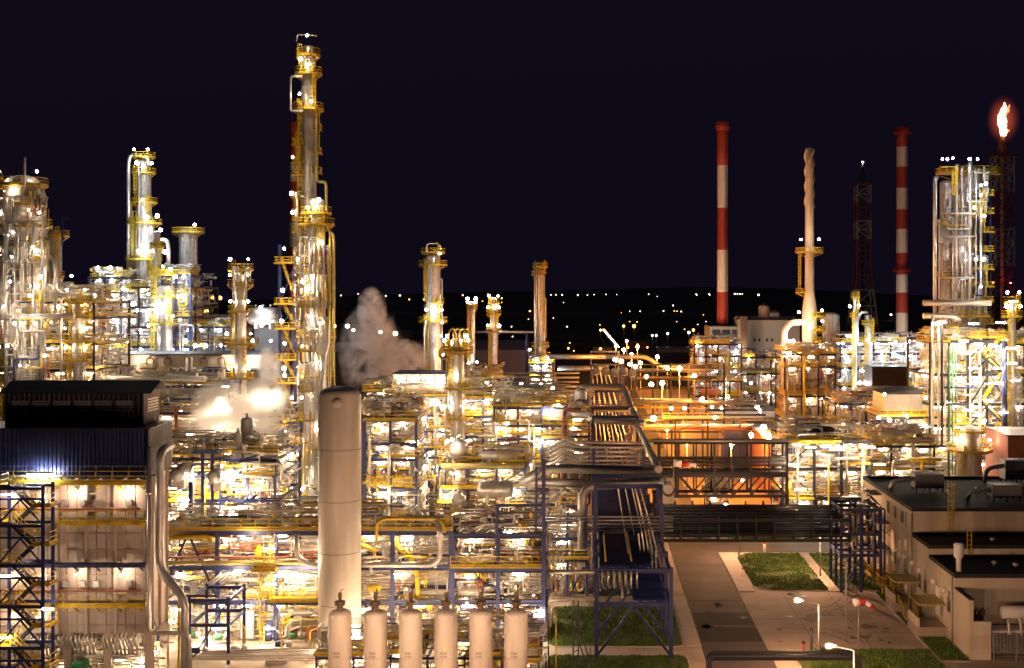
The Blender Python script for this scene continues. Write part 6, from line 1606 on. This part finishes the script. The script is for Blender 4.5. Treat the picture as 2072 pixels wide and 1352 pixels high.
for k, (u, v0, d, m) in enumerate(((1892, 360, .9, 'silver'), (1935, 335, .7, 'silver2'), (1946, 340, .4, 'silver'), (1962, 330, .8, 'silver'), (1975, 345, .4, 'silver2'), (1928, 440, .35, 'silver'), (1985, 420, .6, 'silver'), (1900, 445, .3, 'cream'), (1953, 440, .3, 'silver'))):
    pipe(path_u((u, 690, 284), (u, v0, 284), (u+4, v0, 288)), d, m, '%s upright pipe in front of the right reactors' % ('stout' if d > .5 else 'slender'), '%s pipes before the reactors' % ('stout' if d > .5 else 'slender'), n=10)
for v in (432, 478, 562): pipe(path_u((1912, v, 283), (1974, v, 283)), .4, 'cream', 'short horizontal tie pipe across the right reactors', 'tie pipes across the reactors', n=8, flanges=False)
piping((X(1895, 286), X(1990, 286), 283.5, 286, Z(690, 286), Z(340, 286)), 90, rp, 66, .07, .2, vert=.8)
for u, v in ((1907, 322), (1917, 322), (1928, 320), (1985, 375), (1995, 372), (1985, 395), (1992, 437), (1990, 525), (1975, 525), (1985, 580), (1978, 322), (1962, 322), (1972, 420)): lamp(P(u, v, 280), 'on the right reactor tower', 'ball', 'cool', .42, parts=False)
column('orange lit round vessel with yellow ring deck by the zigzag stairs', 1962, 244, [(872, 44), (980, 52)], ((910, 22, 0, 360), (872, 10, 0, 360)), 'cream', 'process_vessel', 'vessel', lampc='white', lwhere='round the vessel by the zigzag stairs', lsize=.4)
unit('far right steel structure beyond the zigzag stairs', 2036, 2110, 262, 280, (875, 815, 755, 695), 2, 1, 'steel_dark', 120, 'in the far right structure', 'warm', 3.8, .9, clut=8, lrow=(0, 6), w=.4)
column('slim column with yellow top cage at the right edge', 2048, 262, [(615, 14), (800, 16)], ((640, 14, 0, 360), (612, 10, 0, 360)), 'silver', rt=.12, lampc='white', lwhere='on the slim right edge column', lsize=.4)
shed('process_shed', 'orange lit brick building at the right edge', 2040, 2120, 880, 960, 236, 14, 'brick_red', 'clad_dark', .3)
unit('second bright structure between the stack and the air cooler', 1690, 1785, 300, 316, (900, 850, 815), 3, 1, 'steel_blue', 110, 'in the structure beside the air cooler', 'warm', 4, .9, clut=12, lrow=(0, 6))
risers('cream riser pipe between the stack and air cooler', 1700, 1770, 825, 900, 296, 8, .4, 'cream')
unit('low bright structure below the helical stack', 1590, 1700, 300, 318, (915, 880), 3, 1, 'steel_dark', 130, 'in the low structure below the helical stack', 'warm', 3.6, .9, clut=16, lrow=(0, 6))

# ================================================================ orange yard between rack and right units
t, x0, x1, zt = shed('brick_building', 'long brick red building lit orange along the yard', 1560, 1640, 893, 1000, 236, 46, 'brick_red', 'clad_dark', .4)
for i, (u0, u1, v, Y, d, m) in enumerate(((1290, 1560, 748, 372, .7, 'silver2'), (1290, 1450, 764, 360, .8, 'brown_duct'), (1275, 1400, 812, 300, 1.3, 'silver2'), (1398, 1540, 815, 300, 1.0, 'silver2'), (1280, 1390, 824, 292, .5, 'yellow'), (1390, 1545, 826, 292, .5, 'silver'), (1300, 1560, 844, 270, .5, 'silver2'), (1295, 1525, 862, 262, .9, 'silver2'), (1300, 1525, 868, 262, .4, 'rust'))):
    pipe(path_u((u0, v, Y), (u1, v, Y)), d, m, ('long pipe on trestles crossing the orange yard', 'brown duct crossing the far orange yard', 'thick grey pipe leaving the rack across the yard', 'grey pipe continuing toward the boiler house', 'bright yellow pipe below the thick yard pipe', 'silver pipe below the grey yard pipe', 'dark pipe on the upper yard trestle', 'thick pipe on the lower yard trestle', 'rust coloured pipe under the lower trestle')[i], n=10)
yr = thing('yard_trestle', 'dark steel pipe trestles crossing the orange yard', 'pipe rack', (X(1420, 262), 264, 0))
for u in range(1300, 1561, 65):
    for Y in (260, 271): steel('post', (X(u, 262), Y, 0), (X(u, 262), Y, Z(845, 265)), .35, .35, 'steel_dark', yr)
for v in (848, 872):
    for Y in (260, 271): steel('beam', (X(1298, 262), Y, Z(v, 262)), (X(1562, 262), Y, Z(v, 262)), .3, .4, 'steel_dark', yr)
build('railing', MB().rail([(X(1340, 262), 260, Z(848, 262)+.3), (X(1460, 262), 260, Z(848, 262)+.3)], .1), 'yellow', yr)
yt = thing('yard_trestle', 'far dark steel trestle before the chimney foot', 'pipe rack', (X(1380, 365), 368, 0))
for u in range(1285, 1470, 36): steel('post', (X(u, 366), 366, 0), (X(u, 366), 366, Z(735, 366)), .5, .5, 'steel_dark', yt)
for v in (738, 752, 768, 785): steel('beam', (X(1280, 366), 366, Z(v, 366)), (X(1440, 366), 366, Z(v, 366)), .35, .5, 'steel_dark', yt)
t = thing('container', 'white site container parked on the orange yard', 'container', (X(1405, 268), 272, 0)); build('body', MB().box(X(1394, 272), X(1414, 272), 271, 274, .1, 2.6), 'white_paint', t); build('door', MB().box(X(1396, 272), X(1403, 272), 270.94, 270.99, .3, 2.4), 'clad_grey', t)
t = thing('container', 'small white cabin on the orange yard near the trestle', 'container', (X(1362, 268), 268, 0)); build('body', MB().box(X(1357, 268), X(1367, 268), 267, 269, .1, 2.3), 'white_paint', t); build('door', MB().box(X(1359, 268), X(1362, 268), 266.95, 266.99, .2, 2.1), 'clad_grey', t)
t = thing('yard_shelter', 'open pale shelter with green floor on the orange yard', 'shelter', (X(1430, 280), 280, 0))
build('roof', MB().box(X(1385, 280), X(1462, 280), 278, 288, Z(858, 280), Z(856, 280)), 'beige_metal', t)
for u in (1388, 1424, 1460): steel('post', (X(u, 280), 278.4, 0), (X(u, 280), 278.4, Z(858, 280)), .2, .2, 'yellow', t)
build('back_wall', MB().box(X(1385, 280), X(1462, 280), 287.6, 287.9, 0, Z(860, 280)), 'beige_metal', t)
bt2 = thing('blue_tank', 'dark blue square tank structure on the orange yard', 'tank', (X(1490, 270), 272, 0))
build('body', MB().box(X(1465, 270), X(1512, 270), 270, 276, 0, Z(866, 270)), 'steel_blue', bt2)
for k in range(4): steel('stiffener', (X(1467+k*14.5, 270), 269.9, 0), (X(1467+k*14.5, 270), 269.9, Z(867, 270)), .25, .25, 'steel_blue', bt2)
for u, v, Y in ((1245, 728, 350), (1257, 731, 345), (1275, 737, 340), (1286, 742, 336), (1308, 762, 318), (1318, 778, 304), (1322, 847, 258), (1545, 865, 250), (1558, 885, 238), (1420, 810, 300)): lamp(P(u, v, Y), 'along the orange lit yard', 'ball', 'orange', .7, parts=False)
def mast_lamp(label, u, vt, Y, colour, size, vb=None):
    t = thing('lamp_mast', label, 'street lamp', (X(u, Y), Y, 0), 'lamp masts beyond the rack')
    q = P(u, vt, Y); build('pole', MB().tube([(q.x, Y, 0), (q.x, Y, q.z)], [.22, .12], 6), 'grey_paint', t)
    b_ = MB().lathe([(.1, q.z-size), (size*.8, q.z-size*.6), (size, q.z), (size*.8, q.z+size*.6), (.1, q.z+size)], q.x, Y-.1, 8); build('bulb', b_, 'lamp_'+colour, t)
mast_lamp('tall orange yard lamp on a pale mast by the trestles', 1375, 746, 300, 'orange', .55)
for u, v, Y in ((1310, 900, 235), (1390, 893, 240), (1480, 900, 238), (1350, 868, 285), (1520, 880, 246)): mast_lamp('added low orange lamp tinting the yard behind the truss bridge', u, v, Y, 'orange', .42)  # masts added so the yard ground glows orange
for u, v, Y in ((1262, 708, 470), (1278, 718, 430), (1246, 700, 540), (1296, 735, 385), (1330, 722, 420), (1290, 702, 510), (1268, 690, 620), (1350, 745, 372), (1405, 760, 360), (1340, 775, 318)): mast_lamp('added orange lamp mast extending the glow along the far rack', u, v, Y, 'orange', .6)  # masts added to carry the orange glow further back
for u, v in ((1358, 826), (1385, 826), (1441, 824), (1460, 826), (1532, 824), (1538, 832), (1447, 845), (1457, 785), (1508, 770), (1492, 714), (1520, 775), (1538, 795)): lamp(P(u, v, 262 if v > 815 else 415), 'on the yard trestles', 'ball', 'white', .38, parts=False)
for u, v in ((1605, 940), (1640, 905), (1700, 905), (1620, 990), (1760, 905), (1780, 940)): lamp(P(u, v, 203), 'on the corner structure front', 'tube', 'white', 1.1)
for u, v, Y in ((1502, 972, 215), (1576, 985, 212), (1468, 988, 214)): lamp(P(u, v, Y), 'behind the truss bridge', 'ball', 'white', .3)
t = thing('barrier', 'yellow black striped barrier boards behind the truss bridge', 'barrier', (X(1500, 212), 212, 0))
for k in range(8): build('stripe', MB().bar((X(1480+k*7, 212), 212, .3), (X(1486+k*7, 212), 212, 1.5), .3, .06), 'yellow' if k % 2 else 'black', t)
vdrum('small pale drum on legs behind the truss bridge', X(1418, 208), 208, 0, 3.0, .9, 'tank_white')
unit('low blue and red pump group behind the pipe bridge', 1430, 1470, 207, 211, (1000,), 1, 1, 'clad_violet', 40, 'at the pump group behind the bridge', 'warm', 9, .6, clut=10, w=.2)

# ================================================================ distance: lamps and buildings of the far town
far8 = [(160,135,'w',1),(213,135,'w',1),(298,145,'w',1.3),(368,143,'w',1.5),(415,163,'o',1.3),(487,163,'o',1.8),(682,142,'o',2.2),(780,172,'o',1.4),(808,138,'o',2),(876,157,'o',1.4),(876,178,'o',1.4),
 (1122,140,'w',1),(1147,140,'w',1.1),(1178,140,'w',1.1),(1185,178,'w',.9),(1256,141,'w',1.2),(1304,141,'w',.8),(1337,139,'w',.8),(1397,138,'w',1.1),(1450,138,'w',.6),(1610,137,'w',.9),(1847,137,'w',1.1),(1911,136,'w',.9),
 (1515,222,'w',.7),(1567,222,'w',.8),(1732,193,'w',1.3),(1684,220,'w',1.2),(1738,220,'o',1.4),(1752,222,'o',1),(1772,223,'w',1),(1515,273,'o',1),(1552,275,'o',1),(1017,221,'o',1.9),(1010,262,'o',.9),(1134,256,'w',.8),(1203,299,'w',1.1),
 (1750,274,'w',.8),(1789,312,'o',.9),(1896,273,'w',1),(1855,288,'w',1),(1366,290,'o',.9),(1706,331,'w',1.2),(930,348,'w',1.2),(925,299,'w',1.1),(1216,380,'o',1.2),(1236,420,'o',1.2),(1473,229,'o',.6),(1883,240,'o',.7),(1960,250,'w',.7)]
for x, y, c, s in far8:
    u, v = 660+x/2.467, 540+y/2.467
    Y = 31*F/(v-PV) if v > 614 else 3150
    Y = min(Y, 3150)
    lamp(P(u, v, Y), 'in the far town beyond the plant', 'ball', 'white_far' if c == 'w' else 'orange_far', max(.4, s*Y/F*.95), parts=False)
for u, v, c, s in ((1487, 595, 'w', 1), (1492, 595, 'w', 1), (1497, 595, 'w', 1), (1502, 595, 'w', .8), (1535, 597, 'w', 1.6), (1803, 637, 'w', 1.1), (690, 598, 'w', .8), (1410, 597, 'w', .8), (1436, 597, 'w', .7), (1330, 600, 'w', .5)):
    lamp(P(u, v, 3000 if v < 620 else 2000), 'on the far dark ridge', 'ball', 'white_far', s*1.6, parts=False)
for u, v, Y, c, h in ((1262, 660, 1000, 'orange_far', 1), (1283, 660, 1000, 'orange_far', 1.4), (1320, 679, 900, 'cool_far', .7), (1328, 679, 900, 'cool_far', .7), (1351, 675, 900, 'cool_far', .8), (1394, 673, 900, 'cool_far', .9), (1403, 668, 950, 'orange_far', 1), (1215, 668, 1000, 'white_far', .8)):
    mast_lamp('far lamp mast beyond the orange yard', u, v, Y, c, h)
cv = thing('conveyor', 'slanting conveyor strung with small white lights behind the rack', 'conveyor', P(1250, 705, 780))
steel('boom', P(1222, 668, 780), P(1254, 712, 780), 1.2, 1.2, 'steel_dark', cv)
for k in range(12): lamp(P(1222+k*2.7, 668+k*3.1, 778), 'along the slanting conveyor', 'ball', 'white_far' if k else 'orange_far', .75 if k else 1.3, parts=False)
steel('stay', P(1210, 672, 785), P(1226, 700, 785), .6, .6, 'steel_dark', cv)
k = 0
for u0, u1, v, Y, m, lb in ((1262, 1310, 690, 900, 'brick_red', 'low orange lit hall in the distance'), (1330, 1430, 705, 860, 'clad_grey', 'pale flat roofed hall beyond the yard'), (1200, 1240, 702, 880, 'stucco', 'small pale hall behind the far rack'), (1400, 1430, 682, 900, 'brick_red', 'small orange lit house beside the far masts'), (670, 735, 660, 900, 'clad_grey', 'grey hall with roof lamps behind the steam'), (760, 830, 672, 900, 'clad_grey', 'grey hall behind the violet warehouse'), (1100, 1190, 698, 980, 'yard', 'long low earth coloured shed behind the column')):
    shed('distant_hall', lb, u0, u1, v, v+20, Y, 20, m, 'clad_dark', 1.0)
for u, v in ((1290, 698), (1415, 690), (1215, 706), (1150, 705), (1270, 703), (1310, 703)): lamp(P(u, v, 850), 'before the distant halls', 'ball', 'orange_far', .9, parts=False)
# row of trees beyond the yard
rg = random.Random(17)
def tree(label, u, Y, h):
    x = X(u, Y); t = thing('tree', label, 'tree', (x, Y, 0), 'trees beyond the yard')
    tr = MB().tube([(x, Y, 0), (x+.2, Y, h*.5), (x, Y, h*.8)], [.3, .2, .08], 6)
    for k in range(5):
        a = rg.uniform(0, 6.28); tr.tube([(x+.1, Y, h*(.35+.08*k)), (x+math.cos(a)*h*.25, Y+math.sin(a)*h*.25, h*(.6+.07*k))], [.12, .04], 5)
    build('trunk', tr, 'brown_duct', t)
    cr = MB()
    for _ in range(420):
        a = rg.uniform(0, 6.28); z = h*(.3+.7*rg.random()); rr = h*.32*math.sin(min(1, (z/h-.22)/.78)*math.pi)**.6*rg.random()**.5
        c = Vector((x+rr*math.cos(a), Y+rr*math.sin(a), z)); d1 = Vector((rg.uniform(-1,1), rg.uniform(-1,1), rg.uniform(-1,1)))*.55; d2 = Vector((rg.uniform(-1,1), rg.uniform(-1,1), rg.uniform(-1,1)))*.55
        i = len(cr.v); cr.v += [tuple(c), tuple(c+d1), tuple(c+d2)]; cr.f.append((i, i+1, i+2)); cr.s.append(False)
    build('crown', cr, 'grass', t)
for i in range(16): tree('dark bushy tree in the row behind the far halls', 1105+i*16+rg.uniform(-5, 5), 960+rg.uniform(-20, 30), rg.uniform(7, 12))

# ================================================================ flame and steam
def volmat(name, dens, col, scale, seed, thr=.42, emis_=0):
    m = bpy.data.materials.new(name); m.use_nodes = True
    n, l = m.node_tree.nodes, m.node_tree.links; n.clear()
    o = n.new('ShaderNodeOutputMaterial'); v = n.new('ShaderNodeVolumePrincipled')
    v.inputs['Color'].default_value = (*col, 1); v.inputs['Anisotropy'].default_value = 0.2
    tc = n.new('ShaderNodeTexCoord'); ge = n.new('ShaderNodeTexNoise'); ge.noise_dimensions = '4D'
    ge.inputs['Scale'].default_value = scale; ge.inputs['Detail'].default_value = 6; ge.inputs['Roughness'].default_value = .62; ge.inputs['Distortion'].default_value = .6; ge.inputs['W'].default_value = seed
    l.new(tc.outputs['Object'], ge.inputs['Vector'])
    mr = n.new('ShaderNodeMapRange'); mr.inputs[1].default_value = thr; mr.inputs[2].default_value = thr+.22; mr.inputs[3].default_value = 0; mr.inputs[4].default_value = 1
    l.new(ge.outputs['Fac'], mr.inputs[0])
    # soft edge: fades toward the hull (generated coordinates run 0..1 over the plume)
    sub = n.new('ShaderNodeVectorMath'); sub.operation = 'SUBTRACT'; sub.inputs[1].default_value = (.5, .5, .5); l.new(tc.outputs['Generated'], sub.inputs[0])
    ln = n.new('ShaderNodeVectorMath'); ln.operation = 'LENGTH'; l.new(sub.outputs[0], ln.inputs[0])
    ed = n.new('ShaderNodeMapRange'); ed.inputs[1].default_value = .5; ed.inputs[2].default_value = .22; ed.inputs[3].default_value = 0; ed.inputs[4].default_value = 1
    l.new(ln.outputs['Value'], ed.inputs[0])
    mu = n.new('ShaderNodeMath'); mu.operation = 'MULTIPLY'; l.new(mr.outputs[0], mu.inputs[0]); l.new(ed.outputs[0], mu.inputs[1])
    m2 = n.new('ShaderNodeMath'); m2.operation = 'MULTIPLY'; m2.inputs[1].default_value = dens; l.new(mu.outputs[0], m2.inputs[0])
    l.new(m2.outputs[0], v.inputs['Density']); l.new(v.outputs[0], o.inputs['Volume'])
    MAT[name] = m
def plume(label, c, rx, ry, rz, mname):
    mb = MB(); n, k = 20, 12; c = Vector(c)
    prof = [(math.sin(math.pi*(i+.02)/(k+.04)), -math.cos(math.pi*(i+.02)/(k+.04))) for i in range(k+1)]
    mb.lathe(prof, 0, 0, n)
    mb.v = [(c.x+a*rx, c.y+b*ry, c.z+d*rz) for a, b, d in mb.v]
    o = stuff(build('steam', mb, mname, None, c)); return tag(o, label, 'steam')
volmat('steam_a', .9, (.97, .95, .94), .23, 1.0, .44); volmat('steam_b', 1.3, (.97, .95, .94), .30, 4.0, .42); volmat('steam_c', 1.7, (.97, .95, .94), .36, 9.0, .42)
plume('tall grey steam plume rising behind the tall cream vessel', P(752, 715, 300), 8.5, 6, 13, 'steam_a')
plume('thin upper wisp of the tall steam plume', P(752, 628, 302), 4.0, 3.5, 6, 'steam_b')
plume('steam drifting right from the tall plume', P(815, 725, 306), 7, 4, 5, 'steam_b')
plume('low steam cloud glowing orange right of the furnace', P(470, 868, 186), 8.5, 4, 4.2, 'steam_b')
plume('bright steam cloud over the lamps right of the furnace', P(450, 825, 190), 5.2, 4, 4.6, 'steam_c')
plume('bright steam streak beside the platform tower', P(535, 805, 196), 4.5, 3, 3.6, 'steam_c')
plume('thin steam wisp before the brown shed', P(545, 745, 230), 2.5, 2, 5, 'steam_c')
for u, v, Y in ((425, 835, 190), (462, 828, 191), (445, 812, 191), (545, 806, 196), (554, 800, 196.5), (520, 810, 196), (500, 870, 187), (440, 868, 187)): lamp(P(u, v, Y), 'shining through the steam by the platform tower', 'ball', 'warm', .5)
emis('flame_hot', (1, .70, .42), 1.6); emis('flame_edge', (1, .22, .06), .55)
fl = thing('flare_flame', 'bright orange gas flame burning on the flare tower tip', 'flame', FLARE)
rg = random.Random(2); pr = []; K = 22
def flame_mesh(scale, wob, seed):
    mb = MB(); n = 14; base = 0; h = 16.5*scale
    for i in range(K+1):
        f = i/K; r = (.9+1.5*math.sin(f*math.pi)**.8*(1-.35*f)+.5*noise.noise((f*5, seed, 0)))*scale*(1-f**6)
        if f > .97: r = .05
        ox = wob*noise.noise((f*2.6, seed, 3))*2.2+.9*f; oy = wob*noise.noise((f*2.6, seed, 7))
        for j in range(n):
            a = 2*math.pi*j/n; q = r*(1+.35*noise.noise((math.cos(a)*1.3, math.sin(a)*1.3, f*7+seed)))
            mb.v.append((FLARE.x+ox+q*math.cos(a), FLARE.y+oy+q*math.sin(a), FLARE.z+h*f))
    for i in range(K):
        for j in range(n): mb.f.append((i*n+j, i*n+(j+1) % n, (i+1)*n+(j+1) % n, (i+1)*n+j)); mb.s.append(True)
    return mb
build('flame_core', flame_mesh(1.0, 1.0, 1.5), 'flame_hot', fl)
tg = MB()
for k in range(16):
    q = FLARE+Vector((rg.uniform(-1.9, 2.4), rg.uniform(-2.2, -1.2), rg.uniform(1, 14.5))); s = rg.uniform(.6, 1.3)
    tg.tube([q, q+Vector((rg.uniform(-.6, .9), 0, s)), q+Vector((rg.uniform(-.4, 1.2), 0, s*2.2))], [.1, .42*s, .04], 7)
stuff(build('flame_tongue', tg, 'flame_edge', fl))

# inner deck lamps and the rear row added as fill light: one mass per colour
for colour, lst in HID.items():
    mb = MB()
    for p, size, kind in lst:
        i = len(mb.v); me = _bulb_mesh(kind, colour, size)
        mb.v += [tuple(p+v.co) for v in me.vertices]; mb.f += [tuple(i+k for k in f.vertices) for f in me.polygons]; mb.s += [False]*len(me.polygons)
    o = stuff(build('interior_fill_lamps', mb, 'lamp_'+colour)); tag(o, 'mass of small %s lamps inside the process structures, partly added as fill light' % ('cold' if colour == 'cool' else 'warm'), 'lamps')

# red halo round the flame: lens glow added as a faint glowing volume
m = bpy.data.materials.new('halo_glow'); m.use_nodes = True; n, l = m.node_tree.nodes, m.node_tree.links; n.clear()
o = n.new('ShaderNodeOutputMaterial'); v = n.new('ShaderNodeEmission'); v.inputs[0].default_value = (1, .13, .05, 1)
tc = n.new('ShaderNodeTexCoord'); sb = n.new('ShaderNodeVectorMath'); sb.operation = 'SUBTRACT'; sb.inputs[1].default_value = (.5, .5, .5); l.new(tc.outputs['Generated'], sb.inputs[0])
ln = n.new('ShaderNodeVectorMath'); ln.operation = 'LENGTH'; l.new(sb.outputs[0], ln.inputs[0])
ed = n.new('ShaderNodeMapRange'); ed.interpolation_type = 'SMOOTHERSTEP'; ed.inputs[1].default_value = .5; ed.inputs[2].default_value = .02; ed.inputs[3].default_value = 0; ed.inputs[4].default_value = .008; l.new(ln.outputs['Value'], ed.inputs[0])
l.new(ed.outputs[0], v.inputs[1]); l.new(v.outputs[0], o.inputs['Volume']); MAT['halo_glow'] = m
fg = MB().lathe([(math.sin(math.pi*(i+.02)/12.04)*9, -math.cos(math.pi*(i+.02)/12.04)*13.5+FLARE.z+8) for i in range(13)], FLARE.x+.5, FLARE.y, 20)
build('flame_halo', fg, 'halo_glow', fl)
